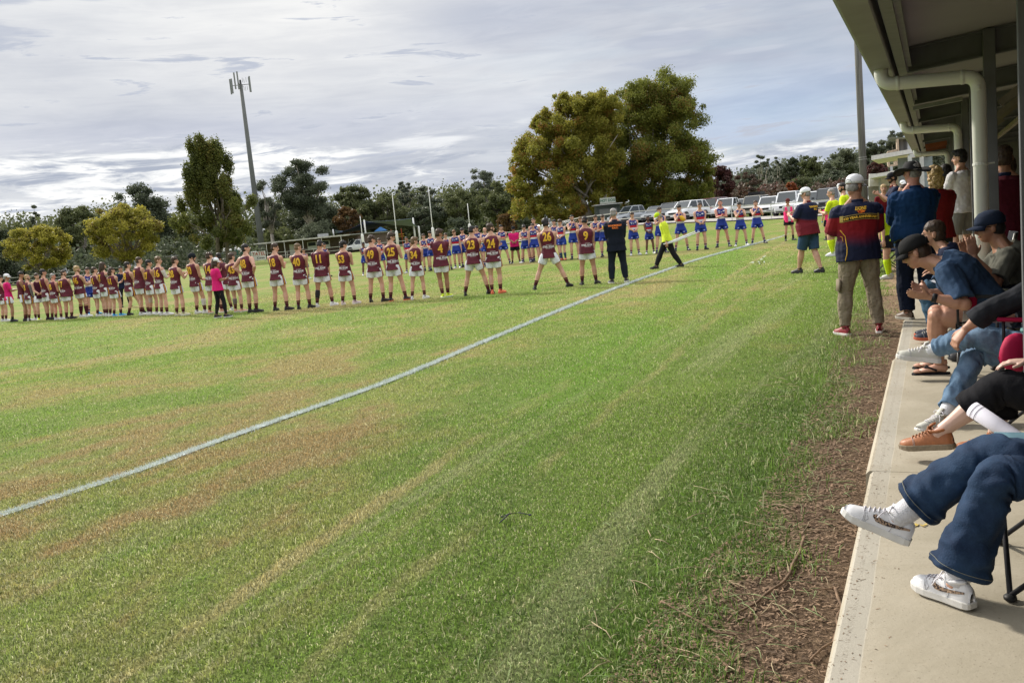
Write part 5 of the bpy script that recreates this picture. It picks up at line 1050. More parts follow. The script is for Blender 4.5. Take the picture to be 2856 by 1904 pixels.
def fineleg(mb, h, k, a, prof, L, wr=1., seed=0., n=44, rings=90, ref=(1, 0, 0)):
    """one trouser leg: open hem, folds gathered at knee and hem"""
    h, k, a = V(h), V(k), V(a); base = len(mb.v); rf = V(ref)
    def path(q):
        if q < .90: return h.lerp(k, q)
        if q > 1.10: return k.lerp(a, q - 1)
        w_ = (q - .90) / .20; p0, p1 = h.lerp(k, .90), k.lerp(a, .10); return p0 * (1 - w_) ** 2 + k * 2 * w_ * (1 - w_) + p1 * w_ ** 2
    def rad(q):
        for (a0, r0), (a1, r1) in zip(prof[:-1], prof[1:]):
            if a0 <= q <= a1: return r0 + (r1 - r0) * (q - a0) / (a1 - a0)
        return prof[-1][1]
    inner = ((k - h).normalized() - (a - k).normalized())
    for i in range(rings + 1):
        q = L * i / rings; p = path(q); d = (path(min(L, q + .01)) - path(max(0, q - .01))).normalized(); x = (rf - d * rf.dot(d)).normalized(); y = d.cross(x); r = rad(q)
        kn = math.exp(-((q - 1.03) / .22) ** 2); hm = math.exp(-((q - L) / .25) ** 2); up = math.exp(-(q / .35) ** 2)
        for j in range(n):
            th = 2 * math.pi * j / n; dr = x * math.cos(th) + y * math.sin(th); back = max(0, -dr.dot(inner.normalized())) if inner.length > .05 else .5
            nn = mnoise.noise(V((math.cos(th) * 1.3, math.sin(th) * 1.3, q * 5 + seed))); n2 = mnoise.noise(V((math.cos(th) * 2.6, math.sin(th) * 2.6, q * 13 + seed * 2)))
            fold = math.sin(q * 52 + 2.4 * math.cos(th + seed) + 5 * nn) * (.0055 * kn * (.35 + back) + .0028 * hm + .003 * up) + math.sin(q * 21 + 3.1 * math.sin(th - seed) + 4 * nn) * .0030
            mb.v.append(tuple(p + dr * (r + wr * (fold + nn * .007 + n2 * .0028))))
    for i in range(rings):
        for j in range(n): b0 = base + i * n; mb.f.append((b0 + j, b0 + (j + 1) % n, b0 + n + (j + 1) % n, b0 + n + j))
    e0 = len(mb.v)          # turned hem: a short inner wall
    for i, (g, sft) in enumerate(((.965, 0.), (.955, -.06))):
        for j in range(n): p_ = V(mb.v[base + rings * n + j]); c = path(L); mb.v.append(tuple(c + (p_ - c) * g + (path(L + sft) - c)))
    for j in range(n):
        j2 = (j + 1) % n; mb.f.append((base + rings * n + j, base + rings * n + j2, e0 + j2, e0 + j)); mb.f.append((e0 + j, e0 + j2, e0 + n + j2, e0 + n + j))
def headgear(f, root, H0, HR_, style, hairm, cap, vox, near):
    def hp(x, y, z): return H0 + HR_ @ V((x, y, z))
    mb = MB(); cb = lambda c, r: mb.ell(hp(*c), r, HR_, n=14, mth=10)
    st = style
    if st != 'bald':
        if st in ('short', 'fade', 'curly', 'long', 'mullet', 'bob', 'quiff', 'afro', 'long_curl', 'tail'):
            g = .006 if st == 'fade' else 0
            cb((0, -.020, .054), (.086 - g, .100 - g, .082 - g)); cb((0, -.044, -.010), (.083 - g, .072 - g, .088 - g * 2))
        if st == 'quiff': cb((0, .030, .10), (.066, .075, .042)); cb((0, -.02, .09), (.075, .085, .055))
        if st == 'curly' or st == 'afro' or st == 'long_curl':
            rr = random.Random(3); R2 = .03 if st == 'curly' else .042
            for i in range(26):
                a = rr.uniform(0, 6.28); e = rr.uniform(-.1, 1.5); q = V((math.cos(a) * math.cos(e) * .078, math.sin(a) * math.cos(e) * .09 - .018, math.sin(e) * .082 + .04))
                if q.y > .045 and q.z < .07: continue
                cb(tuple(q), (R2, R2, R2))
        if st in ('long', 'bob', 'tail'):
            L = .22 if st == 'long' else .10; cb((0, -.055, -.07), (.082, .055, .11)); mb.tube([hp(0, -.07, .02), hp(0, -.085, -.10), hp(0, -.09, -.10 - L)], [(.078, .05), (.085, .045), (.065, .02)], ref=HR_ @ V((1, 0, 0)), n=12)
            for sg in (-1, 1): mb.tube([hp(sg * .072, -.01, .04), hp(sg * .082, -.01, -.08), hp(sg * .075, 0, -.10 - L * .6)], [(.02, .04), (.024, .045), (.015, .03)], n=8)
        if st == 'long_curl':
            rr = random.Random(5)
            cb((0, -.05, -.06), (.095, .07, .15))
            for i in range(170): q = V((rr.gauss(0, 1), rr.gauss(-.4, 1), rr.gauss(0, 1))).normalized(); q = V((q.x * .105, -.05 + q.y * .08, -.06 + q.z * .165));  cb(tuple(q), (.014, .014, .018)) if not (q.y > .0 and q.z < .05) else None
        if st == 'mullet':
            rr = random.Random(8)
            for i in range(24): cb((rr.uniform(-.07, .07), rr.uniform(-.13, -.05), rr.uniform(-.17, .04)), (.032, .032, .036))
        if mb.v: mb.build('hair', hairm, root, voxel=min(vox, .012) if vox > .008 else .007, sm=1, nz=.006 if st != 'fade' else .002, nsc=38)
    if cap:
        kind, cm = cap[0], cap[1]; mb = MB()
        if kind == 'cap' or kind == 'back':
            N = 20; rings = [(.018, .088, .108), (.05, .088, .107), (.085, .078, .096), (.112, .055, .068), (.125, .02, .024)]
            for z, a_, b_ in rings:
                for k in range(N): q = 2 * math.pi * k / N; mb.v.append(tuple(hp(a_ * math.cos(q), -.006 + b_ * math.sin(q), z + .006)))
            for i in range(4):
                for k in range(N): mb.f.append((i * N + k, i * N + (k + 1) % N, (i + 1) * N + (k + 1) % N, (i + 1) * N + k))
            mb.f.append(tuple(4 * N + k for k in range(N))); c = mb.build('cap', cm, root, smooth=True); c.modifiers.new('s', 'SOLIDIFY').thickness = -.004
            mb = MB(); mb.ell(hp(0, -.006, .133), (.008, .008, .005), n=8); mb.build('button', cm, c, smooth=True)
            M = 10; pb = []
            for j in range(4):
                for k in range(M + 1):
                    q = math.pi * (.10 + .80 * k / M); rr = 1 + j * .22; yy = .100 * math.sin(q) * (1 + j * .235) - .004 if j else .100 * math.sin(q) - .004
                    pb.append((.086 * math.cos(q) * (1 - j * .02), yy, .032 + (-.010 * (math.cos(q) ** 2) * j) - j * .006))
            mb = MB(); mb.v = [tuple(hp(*q)) for q in pb]
            for j in range(3):
                for k in range(M): a = j * (M + 1) + k; mb.f.append((a, a + 1, a + M + 2, a + M + 1))
            br = mb.build('brim', cap[2] if len(cap) > 2 else cm, c, smooth=True); br.modifiers.new('s', 'SOLIDIFY').thickness = .004
            if near:   # strap gap at the back, seams
                mb = MB(); mb.tube([hp(-.045, -.1005, .03), hp(-.030, -.112, .062), hp(0, -.116, .072), hp(.030, -.112, .062), hp(.045, -.1005, .03)], [.004] * 5, n=6); mb.build('strap_edge', cap[2] if len(cap) > 2 else cm, c, smooth=True)
                mb = MB()
                for a in range(6):
                    q = a * math.pi / 3 + .52; mb.tube([hp(r_[1] * math.cos(q) * 1.008, -.006 + r_[2] * math.sin(q) * 1.008, r_[0] + .007) for r_ in rings], [.0016] * 5, n=4)
                mb.build('seam', cap[2] if len(cap) > 2 else cm, c)
        if kind == 'helmet':
            mb.ell(hp(0, -.008, .035), (.094, .112, .098), HR_, n=16, mth=10); c = mb.build('helmet', cm, root, smooth=True, nz=.006, nsc=40); mb = MB(); mb.tube([hp(-.088, .01, 0), hp(-.07, .04, -.08), hp(0, .06, -.125), hp(.07, .04, -.08), hp(.088, .01, 0)], [.009] * 5, n=6); mb.build('chin_strap', cm, c)
        if kind == 'broad':
            N = 28; rings = [(.012, .095, .112), (.03, .094, .110), (.06, .090, .104), (.10, .078, .088), (.128, .056, .066), (.120, .02, .05)]
            for z, a_, b_ in rings:
                for k in range(N): q = 2 * math.pi * k / N; mb.v.append(tuple(hp(a_ * math.cos(q), -.004 + b_ * math.sin(q), z - (.012 if z > .11 and abs(math.cos(q)) < .35 else 0))))
            for i in range(5):
                for k in range(N): mb.f.append((i * N + k, i * N + (k + 1) % N, (i + 1) * N + (k + 1) % N, (i + 1) * N + k))
            mb.f.append(tuple(5 * N + k for k in range(N))); c = mb.build('hat_crown', cm, root, smooth=True); mb = MB()
            for j in range(6):
                for k in range(N):
                    q = 2 * math.pi * k / N; e = j / 5; mb.v.append(tuple(hp((.094 + .105 * e) * math.cos(q), -.004 + (.110 + .095 * e) * math.sin(q), .018 + (.038 * e ** 1.6 * math.cos(q) ** 2 - .036 * e * math.sin(q) ** 2))))
            for j in range(5):
                for k in range(N): mb.f.append((j * N + k, (j + 1) * N + k, (j + 1) * N + (k + 1) % N, j * N + (k + 1) % N))
            br = mb.build('hat_brim', cm, c, smooth=True); br.modifiers.new('s', 'SOLIDIFY').thickness = .004
            mb = MB(); ps = [hp(.0975 * math.cos(2 * math.pi * k / 28), -.004 + .1145 * math.sin(2 * math.pi * k / 28), .026) for k in range(29)]; mb.tube(ps, [(.0045 if k % 2 else .0028) for k in range(29)], n=6); mb.build('hat_band', mat('hat_band', (.42, .38, .32), .5), c, smooth=True)
def dress(f, root, o):
    """build body and clothes of figure f under root from the outfit dict o"""
    J = f.J; vox = o.get('vox', .011); near = vox < .009; sk = o['skin']; fine = .006 if near else 0.
    X = V((1, 0, 0)); body = MB(); torso(f, body, 0, -.13, 1.19, n=16)
    for s in 'LR':
        sg = 1 if s == 'R' else -1; h, k, a = J['hip' + s], J['knee' + s], J['ankle' + s]; g = .5 + .5 * f.girth
        limbtube(body, (h, k, a), [(p, r * (g if p < 1.8 else 1) * o.get('leg', 1.08)) for p, r in LEG]); body.ell(h + V((0, .0, .0)), (.085 * g, .088 * g, .09)); kr = .050 * g * o.get('leg', 1.08); body.ell(k, (kr, kr, kr)); fd = J['foot' + s]
        up = J['footup' + s]; body.tube([a, a - up * .03 + fd * .005, a - up * .04 + fd * .03], [.030, .018, .012], n=8)
        sh, e, w_ = J['sh' + s], J['el' + s], J['wr' + s]; ag = o.get('arm', 1.12) * g
        limbtube(body, (sh, e, w_), [(p, r * (ag if p < 1.8 else 1)) for p, r in ARM], ref=(0, 0, 1)); body.ell(sh, (.058 * ag, .058, .058)); body.ell(e, (.039 * ag,) * 3)
        if near: hand(body, w_, J['hd' + s], J['pn' + s], J['ts' + s], J.get('curl' + s, .25), s=1.02)
    c0, R0 = f.at(1.19); HR_ = J['headR']; H0 = J['head']
    for c, r in (((0, -.014, .036), (.077, .096, .084)), ((0, .018, -.03), (.063, .072, .062)), ((0, .032, -.068), (.046, .052, .042)), ((0, -.03, -.05), (.058, .062, .07))): body.ell(H0 + HR_ @ V(c), r, HR_, n=14, mth=10)
    body.tube([f.at(.98)[0], H0 + HR_ @ V((0, -.022, -.05))], [.060 * (.6 + .4 * f.girth), .052 * (.6 + .4 * f.girth)], n=10)
    for sg in (-1, 1): body.tube([f.pt(1.08, sg * .03, -.012), f.pt(.90, sg * .13, -.02)], [.038, .04], n=8)
    body.tube([H0 + HR_ @ V(p) for p in ((0, .082, .022), (0, .097, -.006), (0, .106, -.022), (0, .088, -.034))], [.008, .010, .013, .009], ref=HR_ @ X, n=8)
    for s in (-1, 1): body.ell(H0 + HR_ @ V((s * .079, -.012, -.008)), (.011, .020, .032), HR_)
    b = body.build('body', sk, root, voxel=vox, sm=1 if near else 1)
    if not near:   # fingers are finer than the fused surface: add them to the same mesh
        hb = MB()
        for s in 'LR': hand(hb, J['wr' + s], J['hd' + s], J['pn' + s], J['ts' + s], J.get('curl' + s, .25))
        bm = bmesh.new(); bm.from_mesh(b.data); tm = bpy.data.meshes.new('h'); tm.from_pydata(hb.v, [], hb.f); bm.from_mesh(tm); bm.to_mesh(b.data); bm.free(); bpy.data.meshes.remove(tm); b.data.polygons.foreach_set('use_smooth', [True] * len(b.data.polygons))
    if o.get('face', True):
        mb = MB()
        for s in (-1, 1): mb.ell(H0 + HR_ @ V((s * .030, .079, .004)), (.012, .008, .006), HR_, n=8, mth=5); mb.tube([H0 + HR_ @ V((s * .014, .088, .022)), H0 + HR_ @ V((s * .030, .087, .027)), H0 + HR_ @ V((s * .048, .074, .020))], [.0035, .004, .003], n=5)
        mb.build('eyes_and_brows', eyem, root, smooth=True); mb = MB(); mb.tube([H0 + HR_ @ V((-.024, .078, -.056)), H0 + HR_ @ V((0, .087, -.058)), H0 + HR_ @ V((.024, .078, -.056))], [.003, .006, .003], ref=(0, 0, 1), n=6); mb.build('mouth', lipm, root, smooth=True)
    if o.get('beard'):
        mb = MB(); mb.ell(H0 + HR_ @ V((0, .036, -.074)), (.052, .056, .045), HR_); 
        for s in (-1, 1): mb.ell(H0 + HR_ @ V((s * .052, .018, -.035)), (.018, .035, .045), HR_)
        mb.build('beard', HR[o['beard']] if isinstance(o['beard'], str) else o['beard'], root, voxel=.008, sm=1, nz=.003, nsc=40)
    if o.get('glasses'):
        mb = MB()
        for s in (-1, 1): mb.ell(H0 + HR_ @ V((s * .032, .092, .004)), (.026, .008, .018), HR_); mb.tube([H0 + HR_ @ V((s * .058, .088, .012)), H0 + HR_ @ V((s * .082, .0, .012))], [.003, .003], n=5)
        mb.build('sunglasses', mat('shades', (.01, .01, .01), .1), root, smooth=True)
    headgear(f, root, H0, HR_, o.get('hair', 'short'), HR[o.get('hc', 'brown')], o.get('cap'), vox, near)
    # ---- top
    top = o.get('top')
    if top:
        mb = MB(-.3); infl = o.get('tinf', .014); sl = o.get('sleeve', 0.); torso(f, mb, infl, o.get('hem', -.20), .955, hem=o.get('flare', .030), n=22, wmul=1. if sl else .97)
        c, R = f.at(.99)
        for s in 'LR':
            sg = 1 if s == 'R' else -1; ax = f.pt(.955, sg * .055, -.005); mb.tube([ax, J['sh' + s].lerp(ax, .12 if sl else .42)], [(.058, .04), (.060, .047) if sl else (.05, .04)], ref=f.at(.95)[1] @ V((0, 1, 0)), n=12)
            if sl:
                pr = [(p, r + infl + o.get('slf', .006) * p) for p, r in ARM]; g = .5 + .5 * f.girth; L = sl; pr = [(p, r * g) for p, r in pr if p <= L + 1e-6]
                if pr[-1][0] < L - .03: pr.append((L, pr[-1][1]))
                limbtube(mb, (J['sh' + s], J['el' + s], J['wr' + s]), pr, ref=(0, 0, 1), n=14); mb.ell(J['sh' + s], (.072 * g, .070, .066))
        jv = o.get('tvox', vox * .95); jt = mb.build(o.get('tname', 'jersey'), top, root, voxel=jv, sm=2, nz=o.get('crease', .006), nsc=11)
        if o.get('collar'):
            mb = MB(); c, R = f.at(.985); mb.tube([c + R @ V((math.cos(q) * .074, math.sin(q) * .070 + .004, .006 - .030 * max(0, math.sin(q)))) for q in [2 * math.pi * k / 16 for k in range(17)]], [.006 if not near else .007] * 17, n=6)
            mb.build('collar', o['collar'], jt, smooth=True)
        if o.get('polo'):
            mb = MB(); c, R = f.at(.985); ps = [(math.cos(q) * .078, math.sin(q) * .074) for q in [2 * math.pi * k / 18 for k in range(19)]]
            mb.tube([c + R @ V((x, y, .015 - .02 * max(0, y / .07))) for x, y in ps], [(.007, .026)] * 19, ref=(0, 0, 1), n=8, refs=[V((x, y, 0)) for x, y in ps]); mb.build('collar', o['polo'], jt, smooth=True)
        J['top'] = jt
        if o.get('vest'):
            mb = MB(); torso(f, mb, infl + .012, -.06, .93, hem=.03, n=20, wmul=1.02); mb.build('vest', o['vest'], root, voxel=vox, sm=1, nz=.006, nsc=12)
    # ---- lower
    if o.get('fine'):
        prof, L, wr, fm_ = o['fine']; mb = MB(-.3); torso(f, mb, .012, -.10, .06, n=28)
        for s in 'LR': fineleg(mb, J['hip' + s], J['knee' + s], J['ankle' + s], prof, L[s] if isinstance(L, dict) else L, wr, 1.7 if s == 'L' else 4.1); mb.ell(J['hip' + s], (.100, .100, .098), n=20, mth=12)
        mb.build('jeans', fm_, root, smooth=True)
    bt, bm_t = o.get('bot', ('shorts', white_shorts)); mb = MB(-.35); infl = o.get('binf', .014); g = .5 + .5 * f.girth; torso(f, mb, infl - .010, -.10, o.get('waist', .06), n=20)
    for s in 'LR':
        h, k, a = J['hip' + s], J['knee' + s], J['ankle' + s]; mb.ell(h + V((0, -.005, .0)), (.098 * g, .108 * g, .10))
        L = {'shorts': o.get('slen', .56), 'long': o.get('slen', .85), 'pants': o.get('plen', 1.93), 'leggings': 1.9, 'flare': 1.70}[bt]; fl = {'shorts': .028, 'long': .030, 'pants': o.get('pfl', .018), 'leggings': .0, 'flare': .0}[bt]; pr = [(0, .09 + infl)]
        for i in range(1, 13):
            q = L * i / 12; r = LEG[0][1]
            for (a0, r0), (a1, r1) in zip(LEG[:-1], LEG[1:]):
                if a0 <= q <= a1: r = r0 + (r1 - r0) * (q - a0) / (a1 - a0)
            e = fl * (q / max(L, .01)) ** (1 if bt != 'pants' else .6) + infl * (.7 if bt != 'leggings' else .2)
            if bt == 'flare' and q > 1: e += .050 * ((q - 1) / .7) ** 1.1
            pr.append((q, r * g * o.get('leg', 1.08) + e))
        limbtube(mb, (h, k, a), pr, n=16)
    if not o.get('fine'): mb.build({'shorts': 'shorts', 'long': 'shorts', 'pants': 'trousers', 'leggings': 'leggings', 'flare': 'jeans'}[bt], bm_t, root, voxel=o.get('tvox', vox * .95), sm=1, nz=o.get('bcrease', .005 if bt in ('pants', 'flare', 'long') else .004), nsc=o.get('bnsc', 12))
    # ---- socks and shoes
    for s in 'LR':
        h, k, a = J['hip' + s], J['knee' + s], J['ankle' + s]; sc_ = o.get('sock' + s, o.get('sock'))
        if sc_:
            mt_, q0 = sc_; P, Rd = [], []
            for i in range(7):
                q = q0 + (1.99 - q0) * i / 6; r = .034
                for (a0, r0), (a1, r1) in zip(LEG[:-1], LEG[1:]):
                    if a0 <= q <= a1: r = r0 + (r1 - r0) * (q - a0) / (a1 - a0)
                P.append(k.lerp(a, q - 1)); Rd.append(r * g * o.get('leg', 1.08) + .006 if q < 1.8 else r + .007)
            mb = MB(); mb.tube(P, Rd, n=14); mb.build('sock', mt_, root, smooth=True)
        if o.get('shoe'): shoe(root, o.get('shname', 'shoe'), a, J['foot' + s], J['footup' + s], o['shoe'][0], o['shoe'][1], laces=o.get('laces'))
    for nm, s, q0, q1, mt_ in o.get('straps', ()):   # tape, sleeves, guards on a limb
        pts = (J['hip' + s], J['knee' + s], J['ankle' + s]) if nm in ('knee_brace', 'shin_strap', 'calf_sleeve') else (J['sh' + s], J['el' + s], J['wr' + s]); tb_ = LEG if nm in ('knee_brace', 'shin_strap', 'calf_sleeve') else ARM; P, Rd = [], []
        for i in range(6):
            q = q0 + (q1 - q0) * i / 5; r = tb_[-1][1]
            for (a0, r0), (a1, r1) in zip(tb_[:-1], tb_[1:]):
                if a0 <= q <= a1: r = r0 + (r1 - r0) * (q - a0) / (a1 - a0)
            P.append(pts[0].lerp(pts[1], q) if q <= 1 else pts[1].lerp(pts[2], q - 1)); Rd.append(r * g * 1.04 + .008)
        mb = MB(); mb.tube(P, Rd, n=12); mb.build(nm, mt_, root, smooth=True)
    return b
def Rz(a): return Matrix.Rotation(a, 3, 'Z')
def standing(arms='clap', spread=.30, fy=(0, 0), toes=(.35, .35), lean=0., bend=.06, girth=1., belly=0., twist=0., head=(0, 0, 0), hipx=0., cross=0., side=0., handz=0., handy=0.):
    dx = spread / 2 if not cross else -.02; hz = .075 + math.sqrt(max(.1, .846 ** 2 - max(0, dx - .09) ** 2 - (max(abs(fy[0]), abs(fy[1]))) ** 2 * .9)); hz = min(hz, .918)
    f = Fig((hipx, 0, hz + .03), lean=lean, bend=bend, girth=girth, belly=belly, twist=twist, side=side); J = f.J
    for s, sg, i in (('L', -1, 0), ('R', 1, 1)):
        h = V((hipx + sg * .092, 0, hz)); a = V((sg * dx, fy[i], .076)); pole = V((sg * .25, 1, 0)); k, a = ik(h, a, .43, .42, pole)
        J['hip' + s], J['knee' + s], J['ankle' + s] = h, k, a; J['foot' + s] = V((sg * math.sin(toes[i]), math.cos(toes[i]), 0)); J['footup' + s] = V((0, 0, 1))
        sh = f.pt(.865, sg * .182 * (.7 + .3 * girth), -.015); J['sh' + s] = sh; cR = f.at(.8)[1]
        tgt = {'clap': (sg * .035, .34 + handy, 1.20 + handz), 'clap_high': (sg * .06, .30, 1.42), 'clap_wide': (sg * .12, .36, 1.25), 'clasp': (sg * .02, .24, 1.02), 'fold': (-sg * .10, .20, 1.22), 'hips': (sg * .20, .02, 1.03), 'down': (sg * .27, .06, .86), 'phone': (sg * .07, .28, 1.15), 'ball': (sg * .12, .22, 1.20), 'face': (sg * .02, .26, 1.30), 'behind': (sg * .05, -.17, .98)}[arms]
        pole = {'hips': (sg * 1.0, -.7, 0), 'down': (sg * .2, -1, 0), 'behind': (sg * 1, -.4, 0)}.get(arms, (sg * .55, -.4, -1)); z0 = V((0, 0, hz - .918)); e, w_ = ik(sh, V(tgt) + z0, .29, .265, pole); J['el' + s], J['wr' + s] = e, w_
        fa = (w_ - e).normalized(); J['curl' + s] = .25
        if arms.startswith('clap') or arms == 'face': J['hd' + s] = (V((-sg * .15, .45, .9)) if arms == 'clap_high' else V((-sg * .25, .8, .45))).normalized(); J['pn' + s] = V((-sg, .1, 0)); J['ts' + s] = 1 if sg > 0 else -1
        elif arms == 'hips': J['hd' + s] = V((-sg * .5, .6, -.5)); J['pn' + s] = V((-sg, 0, 0)); J['ts' + s] = sg
        elif arms == 'down': J['hd' + s] = fa; J['pn' + s] = V((-sg, 0, 0)); J['ts' + s] = sg; J['curl' + s] = .35
        else: J['hd' + s] = (fa + V((-sg * .3, .2, 0))).normalized(); J['pn' + s] = V((-sg * .2, -.5, .6)) if arms != 'ball' else V((-sg, 0, 0)); J['ts' + s] = sg; J['curl' + s] = .45
    c, R = f.at(1.19); J['headR'] = Rz(-head[0]) @ R @ Matrix.Rotation(-head[1] - bend * -.3, 3, 'X') @ Matrix.Rotation(head[2], 3, 'Y'); J['head'] = c + V((0, .014, .038)) + (J['headR'] @ V((0, 0, 1))) * .040
    return f
def place(px, py, hy, face, z=0.):
    """feet pixel, head pixel -> position and scale"""
    p = G(px, py, z); t_ = D(px - (py - hy) * .06, hy, p.y).z - z; return p, t_
def person(px, py, hy, face, lab, st, o, group=None, cat='player', z=0., hmax=1.97, hmin=1.2, loc=None, h=None, name='person'):
    if loc is None: p, ht = place(px, py, hy, face, z)
    else: p = V(loc); ht = h
    ht = max(hmin, min(hmax, ht)); f = standing(**st); top_ = f.J['head'].z + .12 + (.02 if o.get('cap') else 0); sc_ = ht / top_
    e = empty(name, p, -R_(face), sc_); tag(e, lab, cat, group); dist = p.length; o = dict(o); o.setdefault('vox', max(.0075, min(.0145, .0042 + dist * .00028))); dress(f, e, o); e['dist'] = 0; del e['dist']; return e, f
MG = 'players in maroon jerseys and white shorts'; BG = 'players in blue jerseys with red and white hoops'
def decal_number(e, f, num, size=.29, x=0.):
    jt = f.J['top']; stick('number', textmesh(num, size, .012, .72 if len(num) > 1 else .85), gold, jt, jt, x, 1.285, .006)
    stick('sponsor_print', textmesh('STEEL EDGE', .062, .003, .85), sponsor, jt, jt, x + .01, 1.045, .006)
    for w_, z in ((.14, 1.095), (.16, 1.005)): stick('print_line', grid(w_, .008, 6, 1), sponsor, jt, jt, x + .03, z, .006)
def mplayer(px, py, hy, num, lab, face=28, arms='clap', hair='short', hc='brown', skin='fair', shoe_=('black', sole_d), sleeve=0., g=1.0, spread=.30, head=(.55, 0, 0), straps=(), cap=None, sock=None, beard=None, fy=(0, 0), toes=(.2, .6), belly=0., cross=0, **kw):
    rv = random.Random(int(px * 7)); face = face + rv.uniform(-7, 7)
    st = dict(arms=arms, spread=spread * rv.uniform(.85, 1.15), head=(head[0] + rv.uniform(-.2, .25), head[1] + rv.uniform(-.05, .15), rv.uniform(-.08, .08)), girth=g * rv.uniform(.94, 1.1), fy=(fy[0] + rv.uniform(-.06, .06), fy[1] + rv.uniform(-.06, .10)), toes=toes, belly=belly, cross=cross, bend=rv.uniform(.02, .16), lean=rv.uniform(-.04, .05), side=rv.uniform(-.05, .05), hipx=rv.uniform(-.035, .035), twist=rv.uniform(-.12, .18), handz=rv.uniform(-.07, .08), handy=rv.uniform(-.04, .05))
    o = dict(skin=SK[skin], hair=hair, hc=hc, top=maroon, collar=collar, sleeve=sleeve, bot=('shorts', white_shorts), sock=sock or (msock, 1.60), shoe=(SH[shoe_[0]], shoe_[1]), shname='boot', straps=straps, cap=cap, beard=HR[beard] if beard else None); o.update(kw)
    e, f = person(px, py, hy, face, lab, st, o, MG)
    if num: decal_number(e, f, num)
    return e
def bplayer(px, py, hy, lab, face=180, arms='clap', hair='short', hc='brown', skin='fair', shoe_='black', g=1.0, spread=.32, head=(0, .1, 0), beard=None, straps=(), **kw):
    rv = random.Random(int(px * 5)); face = face + rv.uniform(-10, 10); head = (head[0] + rv.uniform(-.35, .35), head[1] + rv.uniform(-.08, .15), rv.uniform(-.1, .1))
    st = dict(arms=arms, spread=spread * rv.uniform(.8, 1.2), head=head, girth=g * rv.uniform(.93, 1.1), bend=rv.uniform(0, .12), side=rv.uniform(-.05, .05), hipx=rv.uniform(-.03, .03), twist=rv.uniform(-.12, .12), toes=(.3, .4), fy=kw.pop('fy', (0, 0)), cross=kw.pop('cross', 0), handz=kw.pop('handz', 0.), lean=kw.pop('lean', 0.))
    o = dict(skin=SK[skin], hair=hair, hc=hc, top=bulldog, collar=mat('red_collar', (.55, .06, .06), .7), bot=('shorts', blue_shorts), sock=(bsock, 1.62), shoe=(SH[shoe_], sole_w if shoe_ == 'white' else sole_d), shname='boot', beard=HR[beard] if beard else None, straps=straps); o.update(kw)
    return person(px, py, hy, face, lab, st, o, BG)
wt = mat('tape_white', (.55, .52, .50), .8); bkb = mat('brace_black', (.015, .015, .018), .7)
# ---- maroon row, left to right
mplayer(15, 896, 768, '9', 'maroon player cut by the left picture edge beside the pink shirted man', shoe_=('white', sole_w), hc='brown')
person(36, 897, 761.5, 62, 'man in pink tee shirt and white cap clapping at the far left', dict(arms='clap', spread=.3, head=(.3, 0, 0)), dict(skin=SK['tan'], hair='short', hc='grey', cap=('cap', C_white), top=C_pink, sleeve=.8, tname='tee_shirt', bot=('shorts', white_shorts), sock=(C_black, 1.72), shoe=(SH['black'], sole_d)), cat='man')
mplayer(73, 895, 757, None, 'dark haired maroon player hidden behind the blond tattooed one', hair='short', hc='black', skin='tan', arms='face', face=60)
mplayer(90, 894, 765, '13', 'short blond maroon player with a dark tattooed arm, near the left edge', hair='fade', hc='blond', arms='down', shoe_=('white', sole_w), straps=(('tattoo_sleeve', 'R', .1, 1.9, mat('tattoo', (.13, .11, .11), .6)),), beard='light')
person(122, 892, 761, 150, 'man in a plain dark singlet and yellow boots facing the camera among the maroon players', dict(arms='clasp', spread=.3, head=(-.6, 0, 0)), dict(skin=SK['fair'], hair='short', hc='brown', top=plain('dark_singlet', (.05, .008, .02)), bot=('shorts', white_shorts), sock=(msock, 1.6), shoe=(SH['lime'], sole_w)), MG)
mplayer(140, 892, 750, '1', 'tall moustached maroon player between the dark singlet and number 8', hair='short', hc='black', skin='mid', arms='down', face=35)
mplayer(163, 892, 762, '8', 'older grey haired maroon player left of the stocky number 17', hair='fade', hc='grey', skin='red', arms='clasp', shoe_=('white', sole_w), face=30)
mplayer(194, 889, 753, '17', 'stocky maroon player number 17 with a brown beard, fourth from the gap at the left', hair='fade', hc='brown', g=1.2, belly=.05, arms='clasp', beard='ginger', face=28, spread=.34)
mplayer(236, 884, 741, '46', 'blond maroon player number 46 in long dark socks', hair='curly', hc='blond', arms='clap', sock=(longsock, 1.12), shoe_=('white', sole_w), g=1.1, beard='ginger')
bplayer(262, 878, 745, 'player half hidden behind number 46 wearing bright blue boots', face=120, shoe_='blue')
mplayer(281, 882, 744, '31', 'maroon player number 31 right of the long socked blond', hair='short', hc='brown', arms='fold', shoe_=('white', sole_w), face=30)
mplayer(303, 882, 731, '17', 'tall maroon player with long dark hair down his back', hair='long', hc='brown', arms='fold', shoe_=('white', sole_w), straps=(('tattoo_sleeve', 'R', .1, .9, mat('tattoo_pale', (.30, .27, .27), .6)),), beard='brown', face=32)
mplayer(329, 882, 745, '61', 'short maroon player number 61 with a curly mullet and light blue boots', hair='mullet', hc='brown', arms='fold', shoe_=('blue', sole_w), face=30)
person(352, 856, 742, 150, 'figure in dark top and black leggings standing behind number 61', dict(arms='clap', spread=.3), dict(skin=SK['mid'], hair='short', hc='black', top=C_navy, sleeve=1.9, tname='shirt', bot=('leggings', C_black), shoe=(SH['black'], sole_d)), cat='person')
mplayer(372, 879, 730, '8', 'slim dark haired maroon player clapping, right leg forward, black boots', hair='short', hc='black', arms='clap', spread=.42, fy=(0, .22), face=38, head=(.5, 0, 0))
mplayer(402, 879, 716.5, '7', 'broad balding maroon player left of number 27', hair='fade', hc='brown', arms='clasp', shoe_=('white', sole_w), g=1.12, face=34)
